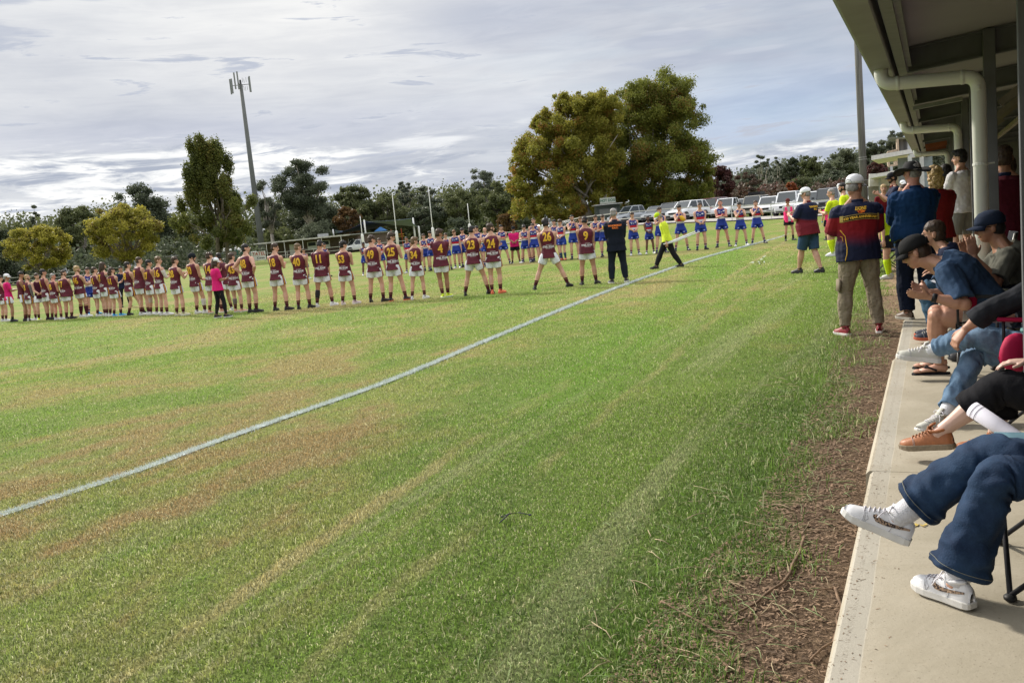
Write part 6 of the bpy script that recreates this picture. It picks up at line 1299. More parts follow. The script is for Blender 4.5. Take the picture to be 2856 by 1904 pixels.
mplayer(430, 878, 724, '27', 'maroon player number 27 with a pale knee brace', hair='short', hc='black', skin='mid', arms='fold', shoe_=('white', sole_w), straps=(('knee_brace', 'L', .82, 1.2, mat('brace_skin', (.42, .34, .28), .7)),), face=32)
mplayer(460, 879, 715.5, '16', 'maroon player number 16 with a white strapped upper arm', hair='curly', hc='light', arms='clap', shoe_=('white', sole_w), straps=(('arm_strap', 'R', .15, 1.1, wt),), face=36, head=(.7, 0, 0))
mplayer(503, 880, 716.5, '28', 'curly haired maroon player number 28 clapping with both hands raised', hair='curly', hc='brown', arms='clap_wide', shoe_=('cream', sole_w), face=34)
mplayer(556, 875, 703, '50', 'maroon player in a black padded helmet with a strapped shin', hair='bald', cap=('helmet', plain('helmet', (.012, .016, .02))), arms='clasp', shoe_=('white', sole_w), straps=(('shin_strap', 'R', 1.15, 1.62, wt),), face=40, g=1.05, fy=(0, .12), head=(.6, .1, 0))
mplayer(602, 873, 703, '14', 'maroon player number 14 behind the woman in pink', hair='short', hc='brown', arms='fold', shoe_=('peach', sole_w), face=20)
mplayer(634, 868, 704, None, 'maroon player covering his face with his hand behind the woman in pink', hair='fade', hc='black', skin='tan', arms='face', shoe_=('white', sole_w), face=-70)
e, f = person(618, 886, 716.5, 55, 'woman in pink tee shirt, black leggings and white cap looking at a phone', dict(arms='phone', spread=.30, fy=(-.1, .1), head=(.1, .1, 0), girth=1.08), dict(skin=SK['tan'], hair='tail', hc='brown', cap=('cap', C_white), top=C_pink, sleeve=.85, tname='tee_shirt', bot=('leggings', C_black), shoe=(SH['black'], sole_w)), cat='woman')
mb = MB(); mb.box((.0, .34, 1.20), (.08, .015, .15), Matrix.Rotation(-.6, 3, 'X')); ph = mb.build('phone', mat('phone', (.02, .02, .03), .2), None, bevel=.004); ph.matrix_world = Matrix.Translation(e.location) @ Matrix.Rotation(-R_(55), 4, 'Z') @ Matrix.Scale(e.scale[0], 4); tag(ph, 'dark phone held by the woman in pink', 'phone')
mplayer(667, 870, 705, '43', 'maroon player number 43 behind the man with hands on hips', hair='short', hc='brown', arms='fold', shoe_=('peach', sole_w), face=24, straps=(('calf_sleeve', 'L', 1.2, 1.6, mat('tattoo2', (.16, .13, .12), .6)),))
mplayer(704, 872, 680, '48', 'tall maroon player number 48 standing with hands on hips', hair='short', hc='black', arms='hips', face=22, spread=.24, head=(1.0, 0, 0), g=1.05)
mplayer(783, 866, 678.4, '18', 'maroon player number 18 clapping, first to the right of hands-on-hips number 48', hair='short', hc='brown', arms='clap', face=26, spread=.42, head=(.9, .1, 0), g=1.05)
mplayer(848, 861, 678.4, '40', 'maroon player number 40 with short fair hair', hair='fade', hc='light', arms='clap', face=14, spread=.34, head=(.6, .15, 0), g=1.12)
mplayer(908, 854, 670, '11', 'long sleeved maroon player number 11 with a black calf sleeve', hair='fade', hc='black', skin='mid', arms='clasp', face=8, sleeve=1.75, shoe_=('white', sole_w), spread=.44, head=(.25, .2, 0), straps=(('calf_sleeve', 'L', 1.08, 1.6, bkb),), g=1.12)
mplayer(972, 849, 672, '53', 'curly dark haired maroon player number 53', hair='curly', hc='black', arms='clap', face=24, shoe_=('pinkw', sole_w), spread=.38, head=(.7, .1, 0), handz=0)if False else mplayer(972, 849, 672, '53', 'curly dark haired maroon player number 53', hair='curly', hc='black', arms='clap', face=24, shoe_=('pinkw', sole_w), spread=.38, head=(.7, .1, 0))
mplayer(1052, 842, 657, '49', 'maroon player number 49, between numbers 53 and 25', hair='curly', hc='brown', arms='clasp', face=10, spread=.36, head=(.9, .1, 0), g=1.1)
mplayer(1110, 839, 649, '25', 'tall maroon player number 25 with a wavy quiff', hair='quiff', hc='brown', arms='clap', face=14, spread=.42, head=(1.0, .1, 0), shoe_=('black', sole_r))
mplayer(1168, 834, 662, '34', 'slim maroon player number 34 with tousled light brown hair', hair='quiff', hc='light', arms='clasp', face=10, spread=.38, head=(1.1, .1, 0), shoe_=('white', sole_w), g=.92)
mplayer(1243, 829, 639, '4', 'long sleeved maroon player number 4 in lime boots with legs together', hair='quiff', hc='brown', skin='tan', arms='clasp', face=4, sleeve=1.75, spread=.10, head=(.9, .1, 0), shoe_=('lime', sole_w), side=0) if False else mplayer(1243, 829, 639, '4', 'long sleeved maroon player number 4 in lime boots with legs together', hair='quiff', hc='brown', skin='tan', arms='fold', face=4, sleeve=1.75, spread=.12, head=(.9, .1, 0), shoe_=('lime', sole_w))
mplayer(1330, 823, 630, '23', 'maroon player number 23 standing with legs wide apart', hair='fade', hc='black', arms='fold', face=4, spread=.56, head=(.7, .1, 0), g=1.06)
mplayer(1385, 819, 623, '24', 'bearded maroon player number 24 in orange boots', hair='short', hc='brown', arms='fold', face=16, spread=.24, head=(.9, .05, 0), shoe_=('orange', sole_r), beard='brown', g=1.08)
mplayer(1539, 804, 610, '26', 'maroon player number 26 with the widest stance and very pale legs', hair='curly', hc='black', arms='clasp', face=2, spread=.74, head=(.15, .1, 0))
mplayer(1644, 793, 604, '9', 'rightmost maroon player, number 9, next to the man in the black jacket', hair='fade', hc='black', skin='mid', arms='clasp', face=0, spread=.42, head=(.35, .15, 0), g=1.08)
# ---- dark jacket man
e, f = person(1727, 788, 581, 2, 'grey haired man in a long black jacket and black trousers seen from behind', dict(arms='clasp', spread=.34, head=(.4, 0, 0), girth=1.12, belly=.03), dict(skin=SK['mid'], hair='fade', hc='grey', glasses=True, top=plain('black_jacket', (.008, .011, .020)), sleeve=1.9, tinf=.034, hem=-.30, slf=.010, tname='jacket', polo=C_navy, bot=('pants', plain('black_trouser', (.012, .016, .026))), shoe=(SH['black'], sole_w)), cat='man')
jt = f.J['top']; stick('lettering', textmesh('WHOROULY', .055, .003, 1.), orng, jt, jt, -.01, 1.385, .006); stick('lettering', textmesh('F.N.C.', .055, .003, 1.), orng, jt, jt, -.01, 1.33, .006)
# ---- walking umpire with flags
e, f = person(1866, 747, 589, -88, 'old umpire in a yellow shirt and yellow cap walking left with rolled white flags', dict(arms='down', spread=.16, fy=(-.36, .38), toes=(0, 0), lean=.10, bend=.28, head=(0, .35, 0)), dict(skin=SK['fair'], hair='short', hc='grey', cap=('cap', C_yel2, C_white), glasses=True, top=plain('pale_lime', (.62, .74, .05)), sleeve=1.85, tname='shirt', hem=-.10, bot=('pants', C_black), shoe=(SH['black'], sole_d)), cat='umpire')
fl = empty('rolled_flags', e.location, -R_(-88), e.scale[0]); tag(fl, 'pair of rolled white flags carried low by the walking umpire', 'flags')
w_ = f.J['wrL'] 
for k in range(2): mb = MB(); mb.tube([w_ + V((.0, .10, -.05)), w_ + V((.0, -.25, .0 + k * .03)), w_ + V((.02 * k, -1.0 + .12 * k, .22 + k * .02))], [.012, .035, .010], n=8); mb.build('flag', C_white, fl, smooth=True, nz=.006, nsc=14)
# ---- blue players, left to right
bplayer(855, 778, 693, 'blue player mostly hidden behind maroon number 40', shoe_='white', face=150, skin='mid')
bplayer(912, 772, 678, 'blue player whose face shows just right of maroon number 11', face=140, hc='black', skin='mid')
bplayer(958, 771, 688, 'blue player hidden behind maroon number 53', face=160, hc='black')
bplayer(1023, 768, 675, 'dark skinned blue player hidden behind maroon number 49', skin='dark', hc='black', shoe_='white', face=165)
bplayer(1068, 765, 664, 'blue player standing between maroon numbers 49 and 25', arms='clasp', hc='brown', skin='red', face=185)
bplayer(1094, 763, 668, 'blue player almost wholly behind maroon number 25', face=180)
bplayer(1145, 761, 660, 'short haired blue player between maroon numbers 25 and 34', hair='fade', hc='black', skin='tan', arms='clasp', shoe_='white', face=190, spread=.4)
bplayer(1192, 755, 652, 'smiling blue player with his legs crossed, left of a tall teammate', hc='brown', face=170, cross=0, spread=.2)
bplayer(1211, 755, 645, 'tall dark haired blue player left of maroon number 4', hair='quiff', hc='black', arms='clasp', face=185, straps=(('arm_strap', 'L', 1.1, 1.8, wt),))
bplayer(1250, 753, 650, 'blue player concealed by the long sleeved lime booted number 4', face=180)
bplayer(1277, 748, 642, 'ginger fair haired blue player right of maroon number 4', hair='quiff', hc='ginger', arms='down', shoe_='white', spread=.22, face=178)
bplayer(1300, 745, 636, 'blue player leaning with his head turned left behind maroon number 23', hc='black', face=200, head=(-.5, .2, 0))
bplayer(1338, 743, 630, 'smiling blue player with folded arms between maroon numbers 23 and 24', arms='fold', hc='black', face=178, spread=.44)
bplayer(1361, 742, 634.5, 'bald blue player peeping out left of maroon number 24', hair='bald', face=180)
bplayer(1408, 738, 627, 'broad blue player right of maroon number 24', arms='fold', hc='black', face=185, g=1.12, spread=.46)
person(1440, 734, 630, 182, 'man in a pink tee shirt, black shorts and black cap among the blue players', dict(arms='clasp', spread=.36, head=(0, .1, 0), girth=1.15, belly=.04), dict(skin=SK['tan'], hair='short', hc='black', cap=('cap', C_black), top=C_pink, sleeve=.9, tname='tee_shirt', hem=-.22, bot=('long', C_black), slen=.7, shoe=(SH['black'], sole_w), sock=(C_black, 1.8)), cat='man')
bplayer(1471, 731, 626, 'blue player half hidden behind the clapping one right of the pink tee shirt', hc='black', face=190)
bplayer(1468, 733, 629, 'black haired blue player clapping, next to the man in pink', hc='black', face=190, arms='clap', shoe_='white', spread=.34)
bplayer(1500, 729, 608, 'tallest blue player in the back row with cropped hair', hair='fade', hc='brown', arms='down', face=185)
bplayer(1496, 731, 623, 'blue player with his arms at his sides in front of the tallest one', hc='brown', arms='down', face=190, spread=.40, shoe_='black')
bplayer(1553, 725, 613, 'blue player partly hidden by the right arm of maroon number 26', hair='curly', hc='black', face=180)
bplayer(1573, 726, 613, 'curly haired blue player in orange boots and long blue socks', hair='afro', hc='brown', arms='clasp', shoe_='orange', sock=(C_jean, 1.35), face=205, spread=.22)
bplayer(1606, 723, 600, 'tall blue player clapping with raised hands left of maroon number 9', hair='fade', hc='black', arms='clap_high', face=180, beard='black')
bplayer(1628, 721, 605, 'fair haired blue player hidden behind maroon number 9', hc='light', face=180)
bplayer(1668, 717, 600, 'blue player seen just right of maroon number 9', hc='brown', face=185, spread=.44)
e, f = bplayer(1691, 716, 599, 'blue player hugging a yellow football left of the black jacket', hc='brown', arms='ball', face=190)
def football(e, f, lab):
    c = (f.J['wrL'] + f.J['wrR']) / 2 + V((0, .05, .02)); mb = MB(); mb.ell(c, (.085, .085, .14), Matrix.Rotation(.7, 3, 'Y'), n=16, mth=12); o = mb.build('football', mat('ball_yellow', (.70, .42, .02), .5, var=.1), None, smooth=True); o.matrix_world = Matrix.Translation(e.location) @ Matrix.Rotation(e.rotation_euler.z, 4, 'Z') @ Matrix.Scale(e.scale[0], 4); tag(o, lab, 'ball')
football(e, f, 'yellow football hugged by the blue player left of the black jacket')
bplayer(1714, 716, 602, 'blue player hidden behind the man in the black jacket', face=180)
bplayer(1772, 712, 592, 'blue player with a red wrist band right of the black jacket', hc='brown', arms='clasp', shoe_='white', face=185, spread=.4)
bplayer(1814, 708, 602, 'short bearded blue player with a wide smile', hair='fade', hc='black', skin='dark', beard='black', arms='clasp', shoe_='white', face=178, spread=.42)
bplayer(1845, 706, 579, 'blue player covered by the walking umpire', hair='curly', hc='brown', arms='face', face=180)
e, f = bplayer(1902, 700, 572.5, 'curly haired blue player clapping with a yellow football under his arm', hair='curly', hc='black', arms='clap_high', face=190, spread=.6)
f.J['wrL'] = V((-.12, .24, 1.25)); f.J['wrR'] = V((.0, .24, 1.25)); football(e, f, 'yellow football tucked against the chest of the curly haired blue player')
bplayer(1957, 697, 566, 'blue player looking down at his hands, fourth from the right end', hair='fade', hc='brown', arms='clasp', face=182, head=(0, .35, 0), g=1.05, shoe_='black', spread=.36)
bplayer(2018, 689, 558, 'tall blue player clapping, third from the right end', hair='fade', hc='brown', skin='red', arms='clap', face=182, spread=.42)
bplayer(2068, 686, 564, 'moustached blue player in white boots, second from the right end', hair='short', hc='black', arms='clap_high', shoe_='white', face=176, spread=.40)
bplayer(2116, 680, 559, 'rightmost blue player clapping beside his chest', hair='short', hc='brown', arms='clap_high', face=176, spread=.46, g=1.06)
# ---- officials and spectators
e, f = person(2202, 671, 553, 176, 'boy in an open pink vest, grey tee shirt and black shorts clapping on the line', dict(arms='fold', spread=.34, head=(0, 0, 0), girth=.88), dict(skin=SK['mid'], hair='short', hc='brown', cap=('cap', plain('cap_darkred', (.10, .02, .02))), top=C_grey, sleeve=.8, tname='tee_shirt', bot=('long', C_black), slen=.6, sock=(C_black, 1.62), shoe=(SH['black'], sole_d)), cat='boy', hmin=1.4)
mb = MB()
for sg in (-1, 1):
    P = [f.pt(t_, sg * .115, .02) for t_ in (.9, .6, .2, -.25)]; mb.tube(P, [(.055, .10), (.075, .135), (.075, .135), (.085, .14)], refs=[V((1, 0, 0))] * 4, n=12)
mb.build('vest', C_hot, e, voxel=.012, sm=1, nz=.004)
e, f = person(2262, 761, 521, -32, 'stout man in white cap, navy and maroon polo and denim shorts walking with hands out', dict(arms='clap_wide', spread=.10, fy=(.26, -.22), toes=(.1, .1), head=(-.35, .05, 0), girth=1.22, belly=.10), dict(skin=SK['fair'], hair='fade', hc='grey', cap=('cap', C_white, C_white), glasses=True, top=polo_m, sleeve=.92, slf=.02, tinf=.026, hem=-.20, polo=C_dkred, tname='polo_shirt', bot=('long', C_jean), slen=.93, shoe=(SH['black'], sole_d), vox=.0095), cat='man', hmax=1.9)
jt = f.J['top']; stick('lettering', textmesh('WHOROULY', .052, .003, 1.), gold, jt, jt, .03, 1.365, .005); stick('lettering', textmesh('FNC', .05, .003, 1.), gold, jt, jt, .03, 1.31, .005)
person(2312, 669, 566, 10, 'small child in a long pink vest seen from behind with one blue glove', dict(arms='down', spread=.26, girth=.9), dict(skin=SK['mid'], hair='curly', hc='light', top=C_hot, sleeve=.6, tname='vest', hem=-.42, flare=.02, bot=('long', C_black), slen=.6, sock=(C_black, 1.75), shoe=(SH['black'], sole_d), straps=(('glove', 'L', 1.85, 2.0, SH['blue']),)), cat='child', hmin=1.25)
person(2330, 713, 526, -45, 'grey haired umpire in yellow shirt and long yellow socks', dict(arms='clap', spread=.3, fy=(0, .15), head=(-.4, .1, 0), girth=1.05), dict(skin=SK['fair'], hair='fade', hc='grey', top=C_yel, sleeve=.8, tname='shirt', bot=('shorts', C_black), sock=(C_yel, 1.15), shoe=(SH['white'], sole_w)), cat='umpire')
person(2362, 706, 505, -60, 'dark bearded umpire in a yellow shirt behind the white capped man', dict(arms='down', spread=.3, head=(-.3, 0, 0)), dict(skin=SK['mid'], hair='short', hc='black', beard='black', top=C_yel, sleeve=.8, tname='shirt', bot=('shorts', C_black), sock=(C_yel, 1.15), shoe=(SH['white'], sole_w)), cat='umpire', hmax=1.95)
fl = at(2350, 25); fl = D(2350, 540, 25); mb = MB(); q = D(2338, 515, 25); r_ = D(2362, 560, 25); mb.tube([q, q.lerp(r_, .5) + V((.03, 0, 0)), r_], [.05, .12, .16], n=10); o = mb.build('rolled_flag', C_white, None, smooth=True, nz=.01, nsc=10); tag(o, 'pale rolled flag held up between the two yellow umpires', 'flag')
# A: white cap, fading polo
pa = G(2405, 931, 0); e, f = person(2405, 931, 484, 6, 'man in white cap and fading navy and red anniversary polo seen from behind', dict(arms='clap_wide', spread=.38, head=(1.0, .06, 0), toes=(.35, .35), girth=1.17, belly=.06), dict(skin=SK['tan'], hair='fade', hc='grey', cap=('cap', C_white, plain('cap_grey', (.48, .50, .56))), top=polo_a, sleeve=.98, slf=.026, tinf=.030, hem=-.17, flare=.02, polo=C_navy, tname='polo_shirt', crease=.007, bot=('pants', C_khaki), pfl=.012, binf=.012, bcrease=.009, bnsc=22, shoe=(SH['red'], sole_w), vox=.0075, leg=1.1), cat='man', hmax=1.82)
jt = f.J['top']
stick('banner', grid(.385, .062, 16, 3, lambda c: V((c.x, c.y - .9 * c.x * c.x * .6, 0))), gold2, jt, jt, 0, 1.335, .005); stick('banner_field', grid(.372, .050, 16, 3, lambda c: V((c.x, c.y - .9 * c.x * c.x * .6, 0))), C_black, jt, jt, 0, 1.335, .008)
bm = textmesh('120 YEAR ANNIVERSARY', .0345, .002, .98)
for v in bm.verts: v.co.y -= .54 * v.co.x ** 2
stick('lettering', bm, gold, jt, jt, 0, 1.333, .011)
for sg in (-1, 1): stick('scroll_end', grid(.03, .07, 3, 3), gold2, jt, jt, sg * .198, 1.320, .006)
bm = textmesh('LIONS', .050, .003, .85)
for v in bm.verts: v.co.x += v.co.y * .25
stick('lettering', bm, gold, jt, jt, .0, 1.425, .006)
bm = bmesh.new(); vs = [bm.verts.new(((.042 + .008 * math.sin(5 * a)) * math.cos(a), (.017 + .004 * math.sin(7 * a)) * math.sin(a), 0)) for a in [2 * math.pi * k / 24 for k in range(24)]]; bm.faces.new(vs); bmesh.ops.triangulate(bm, faces=bm.faces[:]); stick('emblem', bm, orng, jt, jt, .0, 1.392, .006)
bm = bmesh.new(); vs = [bm.verts.new((.010 * math.cos(a) - .018, .010 * math.sin(a), 0)) for a in [2 * math.pi * k / 12 for k in range(12)]]; bm.faces.new(vs); stick('emblem_mark', bm, plain('emblem_red', (.35, .01, .02)), jt, jt, .0, 1.392, .008)
bv = BVHTree.FromPolygons([v.co for v in jt.data.vertices], [p.vertices for p in jt.data.polygons])
def piping(pts, r=.0045):
    P = []
    for x, z in pts:
        h = bv.ray_cast(V((x, -1, z)), V((0, 1, 0))); P.append((h[0] if h[0] else V((x, -.1, z))) + V((0, -.003, 0)))
    mb = MB(); mb.tube(P, [r] * len(P), n=6); mb.build('piping', gold, jt, smooth=True)
piping([(-.205, 1.20), (-.185, 1.16), (-.165, 1.13), (-.162, 1.08), (-.158, 1.00), (-.165, .93), (-.185, .86)]); piping([(-.205, 1.13), (-.190, 1.12), (-.186, 1.07)], .003)
mb = MB(); mb.tube([f.J['kneeL'].lerp(f.J['hipL'], .35) + V((-.10, -.02, .0)), f.J['kneeL'].lerp(f.J['hipL'], .05) + V((-.09, -.02, .0))], [(.075, .018), (.075, .018)], ref=(0, 1, 0), n=8); mb.build('cargo_pocket', C_khaki, e, smooth=True)
# B: broad black hat, navy shirt
e, f = person(2562, 888, 447, 2, 'man in a broad black hat, navy work shirt and dark jeans seen from behind', dict(arms='clap', spread=.24, head=(-.5, .0, 0), toes=(.3, .3), girth=1.22, belly=.09, fy=(0, -.05)), dict(skin=SK['red'], hair='fade', hc='grey', cap=('broad', mat('felt_black', (.010, .010, .011), .8)), top=C_shirtnavy, sleeve=1.55, slf=.012, tinf=.034, hem=-.04, flare=.0, polo=C_shirtnavy, tname='work_shirt', crease=.010, bot=('pants', plain('jeans_black', (.006, .010, .024))), waist=.03, pfl=.03, bcrease=.008, shoe=(SH['brown'], sole_g), vox=.0075), cat='man', z=.12, hmax=1.86)
mb = MB(); torso(f, mb, .026, -.03, .03, n=22); mb.build('belt', SH['black'], e, smooth=True)
# C: dark red back beside him; D: white tee youth on the step; E: two women
U = lambda u, v_, z: W(u, v_, z)
def atpx(px, d): p = D(px, 600, d); return V((p.x, p.y, 0))
p = atpx(2610, 11.6); person(0, 0, 0, 5, 'person in a dark red top seen from behind the hatted man', dict(arms='clasp', spread=.3, girth=1.2, head=(-.3, 0, 0)), dict(skin=SK['fair'], hair='long_curl', hc='blond', top=C_dkred, sleeve=1.5, tname='jumper', tinf=.03, bot=('pants', C_black), shoe=(SH['black'], sole_d)), cat='person', loc=(p.x, p.y, .12), h=1.69)
p = atpx(2642, 13.6); person(0, 0, 0, 20, 'woman with long straight black hair beyond the hatted man', dict(arms='fold', spread=.25, girth=.95, head=(.2, 0, 0)), dict(skin=SK['fair'], hair='long', hc='black', top=C_black, sleeve=1.7, tname='shirt', bot=('pants', C_black), shoe=(SH['black'], sole_d)), cat='woman', loc=(p.x, p.y, .12), h=1.77)
p = atpx(2686, 12.5); person(0, 0, 0, -18, 'dark haired youth in a plain white tee shirt and grey shorts standing by the posts', dict(arms='clap', spread=.26, girth=1.0, head=(-.55, 0, 0)), dict(skin=SK['fair'], hair='quiff', hc='black', top=C_tee, sleeve=.9, slf=.02, tinf=.024, tname='tee_shirt', crease=.012, hem=-.16, bot=('long', C_shortgrey), slen=.95, shoe=(SH['white'], sole_w), vox=.009), cat='youth', loc=(p.x, p.y, .40), h=1.64)
# S: clapping man on the step, T boy, small blond child, boys in lime
p = atpx(2497, 19.5); person(0, 0, 0, -78, 'man in a black cap and navy club polo clapping in front of the pavilion', dict(arms='clap', spread=.25, head=(-.1, .1, 0), handz=.14, girth=1.05), dict(skin=SK['mid'], hair='short', hc='black', cap=('cap', C_black), beard='brown', top=polo_m, sleeve=.85, tname='polo_shirt', polo=C_dkred, bot=('pants', C_jean), shoe=(SH['black'], sole_w)), cat='man', loc=(p.x, p.y, .26), h=1.74)
p = atpx(2528, 14.5); person(0, 0, 0, -70, 'dark haired boy whose head shows left of the hatted man', dict(arms='fold', spread=.25, girth=.95), dict(skin=SK['fair'], hair='fade', hc='brown', top=C_navy, sleeve=.8, tname='tee_shirt', bot=('long', C_black), shoe=(SH['white'], sole_w)), cat='boy', loc=(p.x, p.y, .12), h=1.54)
p = atpx(2467, 21); person(0, 0, 0, 200, 'small fair haired child facing the camera behind the clapping man', dict(arms='down', spread=.25, girth=.9), dict(skin=SK['fair'], hair='short', hc='blond', top=C_dkred, sleeve=.8, tname='tee_shirt', bot=('long', C_black), shoe=(SH['white'], sole_w)), cat='child', loc=(p.x, p.y, .26), h=1.50)
p = atpx(2474, 16.0); person(0, 0, 0, -60, 'boy in a lime shirt bending his head down right of the white capped man', dict(arms='down', spread=.3, girth=.95, lean=.15, bend=.45, head=(0, .4, 0)), dict(skin=SK['fair'], hair='curly', hc='brown', top=C_yel2, sleeve=.85, tname='shirt', bot=('shorts', C_black), sock=(C_yel2, 1.15), shoe=(SH['greyw'], sole_g)), cat='boy', loc=(p.x, p.y, 0), h=1.42)
p = atpx(2520, 30); person(0, 0, 0, 180, 'spectator in a white cap far off beneath the lower awning', dict(arms='down', spread=.25), dict(skin=SK['mid'], hair='short', hc='brown', cap=('cap', C_white), top=C_navy, sleeve=.8, tname='tee_shirt', bot=('pants', C_black), shoe=(SH['black'], sole_d)), cat='spectator', loc=(p.x, p.y, .2), h=1.75)
# people on the steps inside the stand
p = atpx(2803, 9.0); p.z = .12; person(0, 0, 0, 30, 'person in a dark maroon top standing in the shade of the stand', dict(arms='fold', spread=.3, girth=1.15), dict(skin=SK['tan'], hair='short', hc='brown', top=plain('shade_maroon', (.06, .005, .012)), sleeve=.8, tname='polo_shirt', polo=C_navy, bot=('pants', C_black), shoe=(SH['black'], sole_d)), cat='person', loc=p, h=1.78)
p = atpx(2836, 10.2); p.z = .12; person(0, 0, 0, -40, 'person in a lime yellow shirt standing deeper in the shaded stand', dict(arms='hips', spread=.3, girth=1.15, lean=.1), dict(skin=SK['tan'], hair='short', hc='brown', top=C_yel2, sleeve=.95, slf=.03, tinf=.03, tname='shirt', bot=('pants', C_black), shoe=(SH['black'], sole_d)), cat='person', loc=p, h=1.7)

bp = atpx(2686, 12.5); bn = empty('bench', (bp.x, bp.y, .12), math.atan2(-AX.x, AX.y)); tag(bn, 'low plank bench the white tee shirt youth stands on', 'bench')
mb = MB(); mb.box((0, 0, .26), (.30, 1.1, .035)); mb.build('plank', plank, bn)
for y in (-.45, .45): mb = MB(); mb.box((0, y, .12), (.26, .04, .24)); mb.build('leg', plank, bn)
# ================================================================== SEATED ROW ON THE SLAB
FW = -NX; LEFTV = V((-FW.y, FW.x, 0)); YAW = math.atan2(-FW.x, FW.y)
def seated(label, cat, pelvis, lean, bend, hips, legs, arms, o, head=(0, 0), tl=.52, twist=0., yaw=YAW, girth=1., belly=0., s=.95):
    """pelvis and joint targets in world metres; legs: {side: (knee, ankle, footdir, footup)}; arms: {side: (elbow or None, wrist, handdir, palm)}"""
    r0 = V((pelvis[0], pelvis[1], .12)); e = empty('person', r0); tag(e, label, cat); L = lambda p: V(p) - r0
    f = Fig(L(pelvis), yaw=yaw, lean=lean, bend=bend, tl=tl, twist=twist, girth=girth, belly=belly); J = f.J; fwd = Rz(yaw) @ V((0, 1, 0)); rt = Rz(yaw) @ V((1, 0, 0))
    for sd, sg in (('L', -1), ('R', 1)):
        J['hip' + sd] = L(pelvis) + rt * (sg * .088) - V((0, 0, .02)); k, a, fd, fu = legs[sd]; J['knee' + sd], J['ankle' + sd] = L(k), L(a); J['foot' + sd] = V(fd).normalized(); J['footup' + sd] = V(fu)
        sh = f.pt(.865, sg * .178 * (.7 + .3 * girth), -.01); J['sh' + sd] = sh; el, w_, hd, pn = arms[sd]; w_ = L(w_)
        if el is None: el, w_ = ik(sh, w_, .28, .255, V((0, 0, -1)) + rt * sg * .4 - fwd * .2)
        else: el = L(el); 
        J['el' + sd], J['wr' + sd] = el, w_; J['hd' + sd] = V(hd).normalized(); J['pn' + sd] = V(pn); J['ts' + sd] = sg; J['curl' + sd] = o.get('hcurl', .35)
    c, R = f.at(1.15); J['headR'] = Rz(yaw - head[0]) @ Matrix.Rotation(-head[1], 3, 'X'); J['head'] = c + J['headR'] @ V((0, .03, .07))
    dress(f, e, o); return e, f
def camp_chair(loc, fwd, fab, lab, frame=None, w_=.54, cup=False, sides=None, arms=True):
    e = empty('camp_chair', loc); e.rotation_euler = (0, 0, math.atan2(-fwd.x, fwd.y)); tag(e, lab, 'chair', 'folding camp chairs on the slab'); fr = frame or mat('chair_tube', (.03, .03, .035), .35, .3); h, d = w_ / 2, .24
    feet = [(-h, d, 0), (h, d, 0), (h, -d, 0), (-h, -d, 0)]; tops = [(-h, d, .43), (h, d, .43), (h, -d, .46), (-h, -d, .46)]
    for a, b in ((0, 1), (1, 0), (1, 2), (2, 1), (2, 3), (3, 2), (3, 0), (0, 3)):
        mb = MB(); mb.tube([V(feet[a]) + V((0, 0, .02)), V(tops[b])], [.0095, .0095], n=8); mb.build('leg', fr, e, smooth=True)
    for p in feet: mb = MB(); mb.ell(V(p) + V((0, 0, .014)), (.026, .022, .014), n=10); mb.build('foot_cap', mat('plastic_black', (.02, .02, .02), .5), e, smooth=True)
    for sx in (-h, h):
        mb = MB(); arms and mb.tube([V((sx, d, .43)), V((sx * 1.05, d, .64))], [.009, .009], n=8); mb.tube([V((sx, -d, .05)), V((sx * 1.02, -d - .06, .62)), V((sx * .98, -d - .14, .95))], [.0095] * 3, n=8); mb.build('upright', fr, e, smooth=True)
        if arms: mb = MB(); mb.tube([V((sx * 1.06, d + .03, .645)), V((sx * 1.08, 0, .630)), V((sx * 1.02, -d - .06, .655))], [(.04, .012), (.045, .012), (.03, .010)], ref=(1, 0, 0), n=12); mb.build('armrest', sides or fab, e, smooth=True)
    mb = MB(); N = 8
    for j in range(N + 1):
        for i in range(N + 1): u, v_ = i / N, j / N; mb.v.append(((u - .5) * w_, (.5 - v_) * 2 * d + .01, .445 - .055 * math.sin(math.pi * u) * math.sin(math.pi * (.15 + .85 * v_))))
    for j in range(N):
        for i in range(N): k = j * (N + 1) + i; mb.f.append((k, k + 1, k + N + 2, k + N + 1))
    s_ = mb.build('seat', fab, e, smooth=True); s_.modifiers.new('s', 'SOLIDIFY').thickness = .012
    mb = MB(); mb.box((0, d + .012, .40), (w_, .008, .07)); mb.build('seat_flap', fab, e)
    mb = MB()
    for j in range(N + 1):
        for i in range(N + 1): u, v_ = i / N, j / N; mb.v.append(((u - .5) * w_ * .98, -d - .02 - .12 * v_ - .05 * math.sin(math.pi * u), .43 + .52 * v_))
    for j in range(N):
        for i in range(N): k = j * (N + 1) + i; mb.f.append((k, k + 1, k + N + 2, k + N + 1))
    s_ = mb.build('backrest', fab, e, smooth=True); s_.modifiers.new('s', 'SOLIDIFY').thickness = .012
    if cup: mb = MB(); mb.tube([V((-h * 1.1, .16, .56)), V((-h * 1.1, .16, .64))], [.042, .046], n=14); mb.build('cup_holder', cup, e)
    return e
def denim(name, dark, light, sc=1.):
    def fn(t, x, y, z, o):
        c = mixc(t, sstep(t, noise_(t, o, 7, 6, .65), .30, .72), dark, light); return mixc(t, math_(t, 'MULTIPLY', sstep(t, noise_(t, o, 160, 2, .7), .45, .75), .35), c, light)
    return matf(name, fn, .85, bump=.3, bscale=160)
dj = denim('jeans_indigo', (.006, .019, .052), (.020, .050, .108)); dl = denim('jeans_washed', (.060, .120, .205), (.20, .31, .45)); dm = denim('jeans_mid', (.02, .055, .10), (.06, .13, .20))
